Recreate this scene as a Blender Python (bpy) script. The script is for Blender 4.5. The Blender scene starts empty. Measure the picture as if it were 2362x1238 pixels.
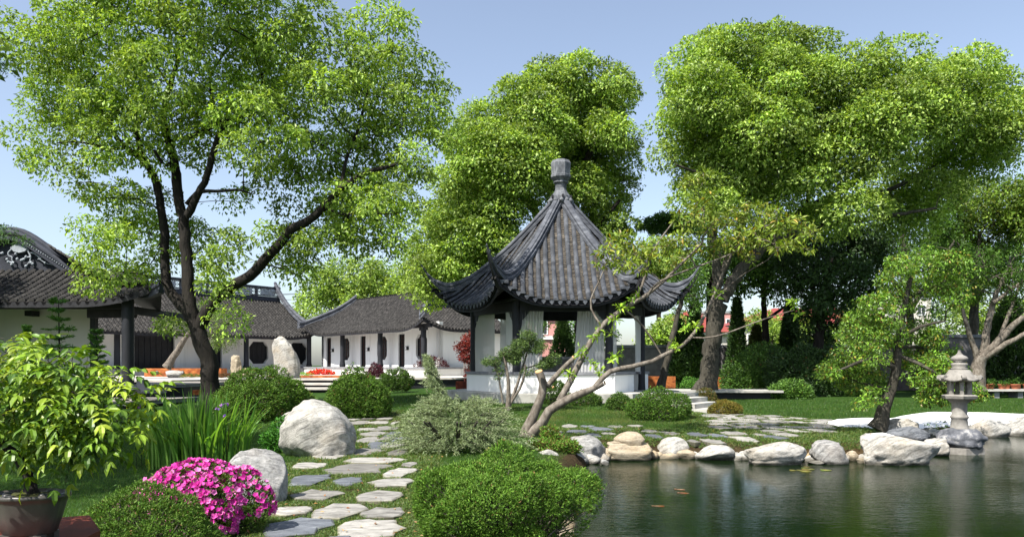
import bpy, math, random
import numpy as np
from mathutils import Vector, noise

# ---------------------------------------------------------------- camera, sky, sun, exposure
F = 1706.0; CX = 1181.0; HY = 841.0; EYE = 1.6
scene = bpy.context.scene
cam_data = bpy.data.cameras.new("camera"); cam = bpy.data.objects.new("camera", cam_data)
scene.collection.objects.link(cam)
cam_data.sensor_width = 36.0; cam_data.lens = 26.0; cam_data.sensor_fit = 'HORIZONTAL'
cam.location = (0, 0, EYE); cam.rotation_euler = (math.radians(90), 0, 0)
cam_data.shift_y = (HY-619.0)/2362.0
cam_data.clip_start = 0.1; cam_data.clip_end = 3000
scene.camera = cam
SUN_EL = math.radians(54); SUN_AZ = math.radians(222)     # azimuth of the sun clockwise from +Y
world = bpy.data.worlds.new("World"); scene.world = world; world.use_nodes = True
wn = world.node_tree.nodes; wl = world.node_tree.links; wn.clear()
sky = wn.new('ShaderNodeTexSky'); sky.sky_type = 'NISHITA'; sky.sun_disc = False
sky.sun_elevation = SUN_EL; sky.sun_rotation = SUN_AZ; sky.air_density = 1.0; sky.dust_density = 1.7; sky.ozone_density = 1.8
bg = wn.new('ShaderNodeBackground'); bg.inputs['Strength'].default_value = 0.125
wo = wn.new('ShaderNodeOutputWorld')
hs = wn.new('ShaderNodeHueSaturation'); hs.inputs['Saturation'].default_value = 0.80; hs.inputs['Value'].default_value = 0.92
wl.new(sky.outputs[0], hs.inputs['Color']); wl.new(hs.outputs[0], bg.inputs['Color']); wl.new(bg.outputs[0], wo.inputs['Surface'])
sd = bpy.data.lights.new("sun", 'SUN'); sun = bpy.data.objects.new("sun", sd); scene.collection.objects.link(sun)
sd.energy = 4.8; sd.angle = math.radians(0.5); sd.color = (1.0, 0.95, 0.87)
sv = Vector((math.sin(SUN_AZ)*math.cos(SUN_EL), math.cos(SUN_AZ)*math.cos(SUN_EL), math.sin(SUN_EL)))
sun.rotation_euler = sv.to_track_quat('Z', 'Y').to_euler()
scene.view_settings.view_transform = 'Standard'; scene.view_settings.look = 'None'
scene.view_settings.gamma = 1.0; scene.view_settings.use_curve_mapping = False
scene.view_settings.exposure = 1.0
scene.cycles.max_bounces = 7; scene.cycles.diffuse_bounces = 4; scene.cycles.transparent_max_bounces = 8
scene.cycles.transmission_bounces = 5; scene.cycles.caustics_reflective = False; scene.cycles.caustics_refractive = False

rng = np.random.default_rng(7); random.seed(7)
COL = scene.collection
A = np.array

def P(px, py, d): return A([(px-CX)/F*d, d, EYE-(py-HY)/F*d])
def G(px, py, z=0.0):
    d = (EYE-z)*F/(py-HY); return A([(px-CX)/F*d, d, z])
def unit(v): v = np.asarray(v, float); return v/(np.linalg.norm(v, axis=-1, keepdims=True)+1e-9)

# ---------------------------------------------------------------- scene-graph helpers
ROOT = {}
def tag(o, label=None, cat=None, group=None, kind=None):
    if label: o['label'] = label
    if cat: o['category'] = cat
    if group: o['group'] = group
    if kind: o['kind'] = kind
    return o
def thing(name, label, cat, loc=(0, 0, 0), group=None, kind=None):
    o = bpy.data.objects.new(name, None); o.empty_display_size = 0.2; COL.objects.link(o)
    o.location = tuple(loc); ROOT[o.name] = A(loc, float); return tag(o, label, cat, group, kind)
def base_of(parent):
    if parent is None: return np.zeros(3)
    return ROOT[parent.name]

class MB:
    """collects vertices and faces (numpy), then becomes ONE mesh object"""
    def __init__(s): s.V = []; s.F = []; s.T = []; s.C = []; s.n = 0; s.S = []
    def add(s, V, faces, col=None, smooth=True):
        V = np.asarray(V, float).reshape(-1, 3)
        if isinstance(faces, np.ndarray):
            s.F.append((faces+s.n).ravel()); s.T.append(np.full(len(faces), faces.shape[1])); nf = len(faces)
        else:
            if len(faces) == 0: return s
            s.F.append(np.concatenate([A(f) for f in faces])+s.n); s.T.append(A([len(f) for f in faces])); nf = len(faces)
        s.S.append(np.full(nf, smooth))
        if col is None: col = np.ones((len(V), 3))
        col = np.broadcast_to(np.asarray(col, float), (len(V), 3))
        s.C.append(col); s.V.append(V); s.n += len(V); return s
    def box(s, c, size, ax=None, **k):
        c = A(c, float); h = A(size, float)/2
        R = np.eye(3) if ax is None else np.asarray(ax, float)
        q = A([[x, y, z] for x in (-1, 1) for y in (-1, 1) for z in (-1, 1)])*h
        V = c+q@R
        return s.add(V, A([[0, 1, 3, 2], [4, 6, 7, 5], [0, 4, 5, 1], [2, 3, 7, 6], [0, 2, 6, 4], [1, 5, 7, 3]]), smooth=False, **k)
    def tube(s, pts, rad, sides=8, cap=True, col=None, wob=0.0, smooth=True):
        pts = np.asarray(pts, float); n = len(pts); rad = np.broadcast_to(np.asarray(rad, float), (n,))
        t = np.gradient(pts, axis=0); t = unit(t)
        ref = A([0.31, 0.95, 0.1]) if abs(t[0][1]) < 0.9 else A([1., 0, 0.1])
        a = unit(np.cross(t, ref)); b = np.cross(t, a)
        th = np.arange(sides)/sides*2*math.pi
        rr = rad[:, None]*np.ones(sides)
        if wob: rr = rr*(1+wob*rng.normal(size=rr.shape))
        V = pts[:, None]+rr[..., None]*(np.cos(th)[None, :, None]*a[:, None]+np.sin(th)[None, :, None]*b[:, None])
        i = np.arange(n-1)[:, None]*sides; j = np.arange(sides)[None]; j2 = (j+1) % sides
        Fq = np.stack([i+j, i+j2, i+sides+j2, i+sides+j], -1).reshape(-1, 4)
        s.add(V, Fq, col, smooth)
        if cap:
            s.add(V[0], [tuple(range(sides))[::-1]], col, False); s.add(V[-1], [tuple(range(sides))], col, False)
        return s
    def sweep(s, path, prof, lat=None, cap=True, scale=None, closed=True):
        """profile of (side, up) pairs carried along a path, up = z"""
        path = np.asarray(path, float); prof = np.asarray(prof, float); n = len(path); m = len(prof)
        if lat is None:
            t = np.gradient(path, axis=0); t[:, 2] = 0; t = unit(t); L = np.stack([-t[:, 1], t[:, 0], 0*t[:, 0]], -1)
        else: L = np.broadcast_to(unit(lat), (n, 3))
        sc = np.ones(n) if scale is None else np.asarray(scale)
        V = path[:, None]+sc[:, None, None]*(prof[None, :, 0:1]*L[:, None]+prof[None, :, 1:2]*A([0, 0, 1.]))
        mm = m if closed else m-1
        i = np.arange(n-1)[:, None]*m; j = np.arange(mm)[None]; j2 = (j+1) % m
        s.add(V, np.stack([i+j, i+j2, i+m+j2, i+m+j], -1).reshape(-1, 4), smooth=False)
        if cap and closed:
            s.add(V[0], [tuple(range(m))[::-1]], smooth=False); s.add(V[-1], [tuple(range(m))], smooth=False)
        return s
    def prism(s, poly, z0, z1, **k):
        poly = np.asarray(poly, float); m = len(poly)
        z0 = np.broadcast_to(z0, (m,)); z1 = np.broadcast_to(z1, (m,))
        V = np.concatenate([np.c_[poly[:, :2], z0], np.c_[poly[:, :2], z1]])
        fs = [tuple(range(m))[::-1], tuple(range(m, 2*m))]+[(i, (i+1) % m, m+(i+1) % m, m+i) for i in range(m)]
        return s.add(V, fs, smooth=False, **k)
    def lathe(s, c, prof, sides=16, rot=0.0, smooth=True, **k):
        c = A(c, float); prof = np.asarray(prof, float); th = rot+np.arange(sides)/sides*2*math.pi; n = len(prof)
        V = np.stack([prof[:, 0:1]*np.cos(th), prof[:, 0:1]*np.sin(th), prof[:, 1:2]+0*th], -1)+c
        i = np.arange(n-1)[:, None]*sides; j = np.arange(sides)[None]; j2 = (j+1) % sides
        s.add(V, np.stack([i+j, i+j2, i+sides+j2, i+sides+j], -1).reshape(-1, 4), smooth=smooth, **k)
        s.add(V[0], [tuple(range(sides))[::-1]], smooth=False, **k); s.add(V[-1], [tuple(range(sides))], smooth=False, **k)
        return s
    def build(s, name, mat, parent=None, kind=None, label=None):
        me = bpy.data.meshes.new(name)
        V = np.concatenate(s.V)-base_of(parent); Fi = np.concatenate(s.F).astype(np.int32); T = np.concatenate(s.T).astype(np.int32)
        me.vertices.add(len(V)); me.vertices.foreach_set('co', V.astype(np.float32).ravel())
        me.loops.add(len(Fi)); me.loops.foreach_set('vertex_index', Fi)
        me.polygons.add(len(T)); st = np.zeros(len(T), np.int32); st[1:] = np.cumsum(T)[:-1]
        me.polygons.foreach_set('loop_start', st); me.polygons.foreach_set('loop_total', T)
        me.polygons.foreach_set('use_smooth', np.concatenate(s.S))
        C = np.concatenate(s.C)
        if not np.allclose(C, 1):
            at = me.color_attributes.new('Col', 'FLOAT_COLOR', 'POINT')
            at.data.foreach_set('color', np.c_[C, np.ones(len(C))].astype(np.float32).ravel())
        me.update(calc_edges=True)
        me.materials.append(mat)
        o = bpy.data.objects.new(name, me); COL.objects.link(o)
        if parent is not None: o.parent = parent; ROOT[o.name] = base_of(parent)
        else: ROOT[o.name] = np.zeros(3)
        return tag(o, label=label, kind=kind)

def share(obj, name, parent, off, rz=0.0, scale=None):
    """another object on the same mesh, moved by off (world), parented the same way"""
    c = bpy.data.objects.new(name, obj.data); COL.objects.link(c)
    if parent is not None: c.parent = parent
    c.location = tuple(off); c.rotation_euler = (0, 0, rz)
    if scale is not None: c.scale = scale
    ROOT[c.name] = base_of(parent)
    if obj.get('kind') == 'stuff': c['kind'] = 'stuff'
    return c

# ---------------------------------------------------------------- materials
def newmat(name):
    m = bpy.data.materials.new(name); m.use_nodes = True; nt = m.node_tree; nt.nodes.clear()
    o = nt.nodes.new('ShaderNodeOutputMaterial'); b = nt.nodes.new('ShaderNodeBsdfPrincipled')
    nt.links.new(b.outputs[0], o.inputs[0]); return m, nt, b, o
def tc(nt, scale=(1, 1, 1), rot=(0, 0, 0)):
    t = nt.nodes.new('ShaderNodeTexCoord'); mp = nt.nodes.new('ShaderNodeMapping')
    mp.inputs['Scale'].default_value = scale; mp.inputs['Rotation'].default_value = rot
    g = nt.nodes.new('ShaderNodeNewGeometry')
    nt.links.new(g.outputs['Position'], mp.inputs[0]); return mp.outputs[0]
def ntex(nt, vec, scale, detail=4, rough=0.55, dist=0.0):
    n = nt.nodes.new('ShaderNodeTexNoise'); n.inputs['Scale'].default_value = scale
    n.inputs['Detail'].default_value = detail; n.inputs['Roughness'].default_value = rough; n.inputs['Distortion'].default_value = dist
    nt.links.new(vec, n.inputs['Vector']); return n.outputs['Fac']
def ramp(nt, fac, stops):
    r = nt.nodes.new('ShaderNodeValToRGB'); cr = r.color_ramp
    while len(cr.elements) < len(stops): cr.elements.new(0.5)
    for e, (p, c) in zip(cr.elements, stops):
        e.position = p; e.color = (*c, 1)
    nt.links.new(fac, r.inputs[0]); return r.outputs[0]
def bump(nt, b, h, strength=0.3, dist=0.02):
    n = nt.nodes.new('ShaderNodeBump'); n.inputs['Strength'].default_value = strength; n.inputs['Distance'].default_value = dist
    nt.links.new(h, n.inputs['Height']); nt.links.new(n.outputs[0], b.inputs['Normal']); return n
def mixc(nt, a, b_, fac, mode='MIX'):
    m = nt.nodes.new('ShaderNodeMix'); m.data_type = 'RGBA'; m.blend_type = mode
    for s_, v in ((m.inputs[6], a), (m.inputs[7], b_), (m.inputs[0], fac)):
        if isinstance(v, (int, float)): s_.default_value = v
        elif isinstance(v, tuple): s_.default_value = (*v, 1)
        else: nt.links.new(v, s_)
    return m.outputs[2]
def surf(name, stops, scale=3.0, rough=0.7, bmp=0.3, bdist=0.01, stretch=(1, 1, 1), detail=5, fine=None, spec=0.3, metal=0, dist=0.0, attr=False):
    m, nt, b, o = newmat(name); v = tc(nt, stretch)
    f = ntex(nt, v, scale, detail, 0.6, dist); c = ramp(nt, f, stops)
    if attr:
        a = nt.nodes.new('ShaderNodeVertexColor'); a.layer_name = 'Col'; c = mixc(nt, c, a.outputs[0], 1.0, 'MULTIPLY')
    nt.links.new(c, b.inputs['Base Color']); b.inputs['Roughness'].default_value = rough
    b.inputs['Specular IOR Level'].default_value = spec; b.inputs['Metallic'].default_value = metal
    h = ntex(nt, v, fine or scale*6, 5, 0.65); bump(nt, b, h, bmp, bdist); return m

def leafmat(name, rough=0.45, trans=0.35, spec=0.35, tint=(1.3, 1.25, 0.5), gain=1.0):
    m, nt, b, o = newmat(name)
    a = nt.nodes.new('ShaderNodeVertexColor'); a.layer_name = 'Col'
    c = mixc(nt, a.outputs[0], (gain, gain, gain), 1.0, 'MULTIPLY')
    nt.links.new(c, b.inputs['Base Color']); b.inputs['Roughness'].default_value = rough
    b.inputs['Specular IOR Level'].default_value = spec
    t = nt.nodes.new('ShaderNodeBsdfTranslucent'); nt.links.new(mixc(nt, a.outputs[0], tint, 1.0, 'MULTIPLY'), t.inputs[0])
    mx = nt.nodes.new('ShaderNodeMixShader'); mx.inputs[0].default_value = trans
    nt.links.new(b.outputs[0], mx.inputs[1]); nt.links.new(t.outputs[0], mx.inputs[2]); nt.links.new(mx.outputs[0], o.inputs[0]); return m

def stonemat(name, light, dark, band, seed=0.0, rot=(0.5, 0.4, 0), bs=1.0, warm=(0.42, 0.33, 0.22)):
    """pale boulder: fine mineral grain, thin darker veins along a tilted bedding, warm stains"""
    m, nt, b, o = newmat(name); v = tc(nt, (1, 1, 1), rot)
    mp = nt.nodes.new('ShaderNodeMapping'); mp.inputs['Scale'].default_value = (0.8, 0.8, 5.0); mp.inputs['Location'].default_value = (seed, seed, seed)
    nt.links.new(v, mp.inputs[0])
    bnd = ntex(nt, mp.outputs[0], 2.2*bs, 8, 0.72, 1.3)
    gr = ntex(nt, v, 14*bs, 8, 0.75); big = ntex(nt, v, 1.1*bs, 3, 0.5)
    c1 = ramp(nt, bnd, [(0.30, dark), (0.44, band), (0.54, light), (1.0, tuple(min(1, x*1.12) for x in light))])
    c2 = mixc(nt, c1, ramp(nt, gr, [(0.35, (0.55, 0.55, 0.54)), (0.6, (1.05, 1.05, 1.05))]), 0.75, 'MULTIPLY')
    st = nt.nodes.new('ShaderNodeMapRange'); st.inputs[1].default_value = 0.52; st.inputs[2].default_value = 0.78; st.inputs[3].default_value = 0.0; st.inputs[4].default_value = 0.55
    nt.links.new(big, st.inputs[0]); c3 = mixc(nt, c2, warm, st.outputs[0])
    # lichen flecks, and the damp line stones keep just above the water
    lf = ntex(nt, v, 34*bs, 4, 0.6); ls = nt.nodes.new('ShaderNodeMapRange'); ls.inputs[1].default_value = 0.60; ls.inputs[2].default_value = 0.66; ls.inputs[3].default_value = 0.0; ls.inputs[4].default_value = 0.6
    nt.links.new(lf, ls.inputs[0]); c3 = mixc(nt, c3, (0.10, 0.105, 0.075), ls.outputs[0])
    gp_ = nt.nodes.new('ShaderNodeNewGeometry'); sx_ = nt.nodes.new('ShaderNodeSeparateXYZ'); nt.links.new(gp_.outputs['Position'], sx_.inputs[0])
    ad = nt.nodes.new('ShaderNodeMath'); ad.operation = 'MULTIPLY_ADD'; ad.inputs[1].default_value = 0.10; nt.links.new(big, ad.inputs[0]); nt.links.new(sx_.outputs['Z'], ad.inputs[2])
    wt = nt.nodes.new('ShaderNodeMapRange'); wt.inputs[1].default_value = -0.215; wt.inputs[2].default_value = -0.165; wt.inputs[3].default_value = 0.75; wt.inputs[4].default_value = 0.0; nt.links.new(ad.outputs[0], wt.inputs[0])
    c3 = mixc(nt, c3, (0.055, 0.05, 0.035), wt.outputs[0])
    nt.links.new(c3, b.inputs['Base Color']); b.inputs['Roughness'].default_value = 0.8; b.inputs['Specular IOR Level'].default_value = 0.25
    hm = nt.nodes.new('ShaderNodeMath'); hm.operation = 'ADD'; nt.links.new(bnd, hm.inputs[0]); nt.links.new(gr, hm.inputs[1])
    bump(nt, b, hm.outputs[0], 0.55, 0.035); return m

M = {}
M['leaf'] = leafmat('camphor_leaf', 0.45, 0.42, 0.35)
M['leaf_dark'] = leafmat('dark_evergreen_leaf', 0.5, 0.15, 0.3)
M['leaf_glossy'] = leafmat('glossy_broad_leaf', 0.42, 0.32, 0.38, tint=(1.2, 1.15, 0.4))
M['needle'] = leafmat('conifer_needle', 0.6, 0.2, 0.2)
M['petal'] = leafmat('petal', 0.55, 0.35, 0.2, tint=(1.1, 0.8, 1.1))
M['bark_dark'] = surf('dark_bark', [(0.3, (0.006, 0.005, 0.004)), (0.55, (0.016, 0.013, 0.010)), (0.8, (0.036, 0.030, 0.024))], 9, 0.9, 0.9, 0.03, (1, 1, 0.22), 6, 22)
M['bark'] = surf('grey_brown_bark', [(0.3, (0.022, 0.020, 0.014)), (0.55, (0.055, 0.050, 0.038)), (0.8, (0.11, 0.10, 0.08))], 9, 0.9, 0.8, 0.025, (1, 1, 0.3), 6, 25)
M['bark_pale'] = surf('pale_smooth_bark', [(0.3, (0.05, 0.040, 0.032)), (0.5, (0.135, 0.115, 0.092)), (0.75, (0.25, 0.225, 0.19))], 11, 0.8, 0.5, 0.015, (1, 1, 0.5), 6, 40)
M['cut_wood'] = surf('fresh_cut_wood', [(0.3, (0.45, 0.24, 0.10)), (0.7, (0.62, 0.40, 0.20))], 30, 0.8, 0.2)
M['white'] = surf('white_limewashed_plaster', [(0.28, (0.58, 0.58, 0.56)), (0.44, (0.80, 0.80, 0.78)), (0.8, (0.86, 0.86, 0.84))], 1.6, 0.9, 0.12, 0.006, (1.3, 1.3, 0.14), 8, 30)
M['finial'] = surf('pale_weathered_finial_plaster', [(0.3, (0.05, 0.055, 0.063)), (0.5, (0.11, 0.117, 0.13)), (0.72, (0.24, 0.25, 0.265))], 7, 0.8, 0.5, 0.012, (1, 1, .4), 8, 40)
M['shaded_white'] = surf('shade_greyed_white_plaster', [(0.25, (0.50, 0.51, 0.47)), (0.5, (0.62, 0.63, 0.59)), (0.8, (0.66, 0.67, 0.63))], 0.8, 0.9, 0.12, 0.006, (1, 1, 0.5), 7, 30)  # white plaster with the tree shade on the near hall put into its colour
M['dark_wood'] = surf('charcoal_painted_wood', [(0.3, (0.011, 0.012, 0.016)), (0.7, (0.024, 0.026, 0.033))], 5, 0.62, 0.15, 0.005, (1, 1, 0.3), 4, 60)
M['soffit'] = surf('dark_roof_timber', [(0.3, (0.012, 0.012, 0.015)), (0.7, (0.028, 0.028, 0.032))], 5, 0.7, 0.15)
M['tile'] = surf('grey_clay_tile', [(0.25, (0.020, 0.023, 0.029)), (0.48, (0.044, 0.049, 0.058)), (0.64, (0.078, 0.084, 0.096)), (0.76, (0.21, 0.222, 0.24))], 3.2, 0.7, 0.5, 0.012, (1, 1, 1), 9, 26, attr=True)
M['pan'] = surf('weathered_brown_tile', [(0.25, (0.020, 0.018, 0.017)), (0.5, (0.060, 0.054, 0.046)), (0.78, (0.15, 0.13, 0.105))], 8, 0.85, 0.5, 0.01, (1, 1, 1), 6, 40, attr=True)
M['old_tile'] = surf('old_brown_grey_roof_tile', [(0.28, (0.011, 0.0105, 0.0105)), (0.48, (0.030, 0.0285, 0.027)), (0.68, (0.064, 0.060, 0.056)), (0.80, (0.15, 0.14, 0.13))], 4.5, 0.85, 0.5, 0.015, (1, 1, 1), 9, 30, attr=True)
M['ridge'] = surf('blue_grey_ridge_plaster', [(0.25, (0.03, 0.033, 0.042)), (0.48, (0.068, 0.074, 0.088)), (0.62, (0.115, 0.123, 0.14)), (0.76, (0.25, 0.265, 0.29))], 2.2, 0.75, 0.3, 0.01, (1, 1, 2.5), 9, 30)
M['relief'] = surf('pale_grey_plaster_relief', [(0.3, (0.22, 0.25, 0.28)), (0.7, (0.42, 0.46, 0.50))], 6, 0.8, 0.4)
M['gable'] = surf('dark_blue_gable_plaster', [(0.3, (0.022, 0.026, 0.036)), (0.7, (0.045, 0.05, 0.066))], 3, 0.75, 0.3)
M['concrete'] = surf('weathered_pale_concrete', [(0.25, (0.20, 0.195, 0.17)), (0.5, (0.40, 0.39, 0.355)), (0.75, (0.50, 0.485, 0.45))], 2.0, 0.85, 0.3, 0.008, (1, 1, 2), 8, 35)
M['cap'] = surf('grey_stone_coping', [(0.3, (0.13, 0.135, 0.15)), (0.7, (0.23, 0.235, 0.25))], 4, 0.6, 0.2)
M['paving'] = surf('pale_plaza_paving', [(0.3, (0.38, 0.355, 0.32)), (0.7, (0.52, 0.49, 0.45))], 2.5, 0.85, 0.2)
M['plank'] = surf('weathered_deck_plank', [(0.3, (0.20, 0.18, 0.155)), (0.7, (0.38, 0.35, 0.31))], 3, 0.85, 0.3, 0.01, (1, 6, 1))
M['corten'] = surf('rusted_steel', [(0.3, (0.13, 0.03, 0.01)), (0.5, (0.33, 0.10, 0.025)), (0.72, (0.50, 0.20, 0.06))], 3.5, 0.85, 0.3, 0.005, (1, 1, 2), 8)
M['corten_dark'] = surf('dark_rusted_steel', [(0.3, (0.07, 0.014, 0.008)), (0.7, (0.17, 0.035, 0.014))], 7, 0.75, 0.3, 0.003)
M['slate'] = surf('blue_grey_slate', [(0.3, (0.075, 0.085, 0.105)), (0.6, (0.15, 0.165, 0.19)), (0.8, (0.32, 0.34, 0.36))], 4, 0.75, 0.6, 0.03, (1, 2.5, 1), 8, 16, attr=True)
M['flag'] = surf('pale_flagstone', [(0.28, (0.12, 0.115, 0.105)), (0.46, (0.27, 0.262, 0.245)), (0.75, (0.46, 0.45, 0.42))], 4, 0.8, 0.6, 0.03, (1, 2.5, 1), 8, 16, attr=True)
M['rock'] = stonemat('pale_grey_veined_boulder', (0.44, 0.425, 0.39), (0.11, 0.105, 0.10), (0.29, 0.28, 0.255))
M['rock2'] = stonemat('grey_veined_boulder', (0.34, 0.335, 0.32), (0.085, 0.085, 0.088), (0.22, 0.217, 0.21), 3.1, (1.1, 0.2, 0.4), 1.3, (0.30, 0.25, 0.20))
M['rock_tan'] = stonemat('tan_bedded_boulder', (0.40, 0.34, 0.25), (0.12, 0.09, 0.06), (0.32, 0.265, 0.19), 7.7, (0.05, 0.0, 0.0), 1.2, (0.45, 0.30, 0.12))
M['rock_dark'] = stonemat('dark_bluish_boulder', (0.16, 0.17, 0.19), (0.03, 0.035, 0.045), (0.09, 0.10, 0.115), 5.2, (0.2, 0.3, 0), 1.6, (0.2, 0.18, 0.15))  # dark bluish tone over the whole boulder
M['lantern'] = surf('pale_granite', [(0.3, (0.15, 0.14, 0.125)), (0.55, (0.235, 0.222, 0.20)), (0.8, (0.31, 0.297, 0.27))], 8, 0.85, 0.35, 0.006, (1, 1, 1), 8, 90)
M['lantern_dark'] = surf('dark_weathered_granite', [(0.35, (0.05, 0.055, 0.065)), (0.55, (0.12, 0.125, 0.14)), (0.75, (0.42, 0.41, 0.39))], 7, 0.8, 0.6, 0.02, (1, 1, 1), 8, 30)
M['pot'] = surf('glazed_brown_grey_pot', [(0.3, (0.03, 0.028, 0.026)), (0.7, (0.085, 0.078, 0.07))], 9, 0.35, 0.2, 0.003, (1, 1, 0.4), 6, spec=0.5)
M['terracotta'] = surf('terracotta', [(0.3, (0.34, 0.10, 0.05)), (0.7, (0.45, 0.16, 0.09))], 9, 0.8, 0.2)
M['soil'] = surf('dark_soil', [(0.3, (0.025, 0.018, 0.012)), (0.7, (0.07, 0.055, 0.04))], 14, 0.95, 0.8, 0.02)
M['moss'] = surf('moss', [(0.3, (0.03, 0.035, 0.01)), (0.7, (0.08, 0.085, 0.02))], 20, 0.95, 0.8, 0.01)
M['boundary'] = surf('grey_boundary_plaster', [(0.3, (0.11, 0.105, 0.105)), (0.7, (0.20, 0.19, 0.19))], 3, 0.9, 0.2)
M['red_roof'] = surf('red_metal_roof', [(0.3, (0.20, 0.04, 0.032)), (0.7, (0.28, 0.065, 0.052))], 2, 0.6, 0.1)
M['pink'] = surf('pink_render', [(0.3, (0.48, 0.22, 0.20)), (0.7, (0.58, 0.29, 0.26))], 1.2, 0.85, 0.1)
M['cream'] = surf('cream_render', [(0.3, (0.48, 0.44, 0.39)), (0.7, (0.60, 0.56, 0.50))], 1.2, 0.85, 0.1)
M['white_trim'] = surf('white_painted_trim', [(0.3, (0.7, 0.7, 0.7)), (0.7, (0.8, 0.8, 0.8))], 3, 0.6, 0.05)
M['window_glass'] = surf('dark_window_glass', [(0.3, (0.02, 0.025, 0.03)), (0.7, (0.05, 0.055, 0.06))], 1, 0.08, 0.02, spec=0.6)
M['black_panel'] = surf('black_panel', [(0.3, (0.012, 0.013, 0.016)), (0.7, (0.022, 0.024, 0.028))], 3, 0.55, 0.1)
M['lattice'] = surf('red_brown_lattice_wood', [(0.3, (0.045, 0.02, 0.015)), (0.7, (0.09, 0.035, 0.025))], 5, 0.6, 0.1)
M['metal'] = surf('dark_metal', [(0.3, (0.02, 0.02, 0.022)), (0.7, (0.04, 0.04, 0.042))], 5, 0.4, 0.1)
M['pebble'] = surf('grey_pebble_bed', [(0.35, (0.05, 0.05, 0.055)), (0.6, (0.22, 0.22, 0.22))], 22, 0.9, 0.9, 0.02)
M['koi'] = surf('orange_koi_skin', [(0.4, (0.26, 0.08, 0.02)), (0.6, (0.24, 0.16, 0.09))], 18, 0.3, 0.1)

def sandmat():
    m, nt, b, o = newmat('white_sand'); v = tc(nt)
    nt.links.new(ramp(nt, ntex(nt, v, 60, 3), [(0.3, (0.70, 0.70, 0.68)), (0.7, (0.83, 0.83, 0.81))]), b.inputs['Base Color'])
    b.inputs['Roughness'].default_value = 0.95; bump(nt, b, ntex(nt, v, 90, 3), 0.4, 0.01); return m
M['sand'] = sandmat()
def watermat():
    m, nt, b, o = newmat('pond_water')
    v = tc(nt, (1.0, 1.0, 1.0))
    b.inputs['Base Color'].default_value = (0.004, 0.011, 0.002, 1); b.inputs['Roughness'].default_value = 0.02
    b.inputs['IOR'].default_value = 1.33; b.inputs['Specular IOR Level'].default_value = 0.22
    mp = nt.nodes.new('ShaderNodeMapping'); mp.inputs['Scale'].default_value = (1.1, 3.4, 1); nt.links.new(v, mp.inputs[0])
    mp2 = nt.nodes.new('ShaderNodeMapping'); mp2.inputs['Scale'].default_value = (1.6, 3.6, 1); mp2.inputs['Rotation'].default_value = (0, 0, 0.5); nt.links.new(v, mp2.inputs[0])
    n1 = ntex(nt, mp.outputs[0], 1.6, 3, 0.5, 0.8); n2 = ntex(nt, mp2.outputs[0], 5.5, 4, 0.6, 0.8)
    big = ntex(nt, v, 0.22, 2, 0.5)
    mr = nt.nodes.new('ShaderNodeMapRange'); mr.inputs[1].default_value = 0.38; mr.inputs[2].default_value = 0.62; mr.inputs[3].default_value = 0.25; mr.inputs[4].default_value = 1.0
    nt.links.new(big, mr.inputs[0])
    a = nt.nodes.new('ShaderNodeMath'); a.operation = 'MULTIPLY'; a.inputs[1].default_value = 0.85; nt.links.new(n2, a.inputs[0])
    s = nt.nodes.new('ShaderNodeMath'); s.operation = 'ADD'; nt.links.new(n1, s.inputs[0]); nt.links.new(a.outputs[0], s.inputs[1])
    q = nt.nodes.new('ShaderNodeMath'); q.operation = 'MULTIPLY'; nt.links.new(s.outputs[0], q.inputs[0]); nt.links.new(mr.outputs[0], q.inputs[1])
    bump(nt, b, q.outputs[0], 0.36, 0.021); return m
M['water'] = watermat()
def curtainmat():
    m, nt, b, o = newmat('sheer_white_curtain'); b.inputs['Base Color'].default_value = (0.78, 0.78, 0.77, 1); b.inputs['Roughness'].default_value = 0.9
    t = nt.nodes.new('ShaderNodeBsdfTranslucent'); t.inputs[0].default_value = (0.75, 0.75, 0.74, 1)
    tr = nt.nodes.new('ShaderNodeBsdfTransparent'); m1 = nt.nodes.new('ShaderNodeMixShader'); m1.inputs[0].default_value = 0.45
    m2 = nt.nodes.new('ShaderNodeMixShader'); m2.inputs[0].default_value = 0.2
    nt.links.new(b.outputs[0], m1.inputs[1]); nt.links.new(t.outputs[0], m1.inputs[2]); nt.links.new(m1.outputs[0], m2.inputs[1]); nt.links.new(tr.outputs[0], m2.inputs[2])
    nt.links.new(m2.outputs[0], o.inputs[0]); return m
M['curtain'] = curtainmat()
def groundmat():
    m, nt, b, o = newmat('lawn_ground'); v = tc(nt)
    a = nt.nodes.new('ShaderNodeVertexColor'); a.layer_name = 'Col'
    g = ramp(nt, ntex(nt, v, 9, 6, 0.7), [(0.3, (0.55, 0.55, 0.5)), (0.7, (1.25, 1.25, 1.1))])
    g2 = ramp(nt, ntex(nt, v, 0.5, 3, 0.5), [(0.3, (0.62, 0.62, 0.6)), (0.5, (0.95, 0.95, 0.9)), (0.7, (1.3, 1.25, 1.1))])
    nt.links.new(mixc(nt, mixc(nt, a.outputs[0], g, 1.0, 'MULTIPLY'), g2, 1.0, 'MULTIPLY'), b.inputs['Base Color'])
    b.inputs['Roughness'].default_value = 0.95; b.inputs['Specular IOR Level'].default_value = 0.1
    bump(nt, b, ntex(nt, v, 30, 5, 0.7), 0.8, 0.04); return m
M['ground'] = groundmat()

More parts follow.
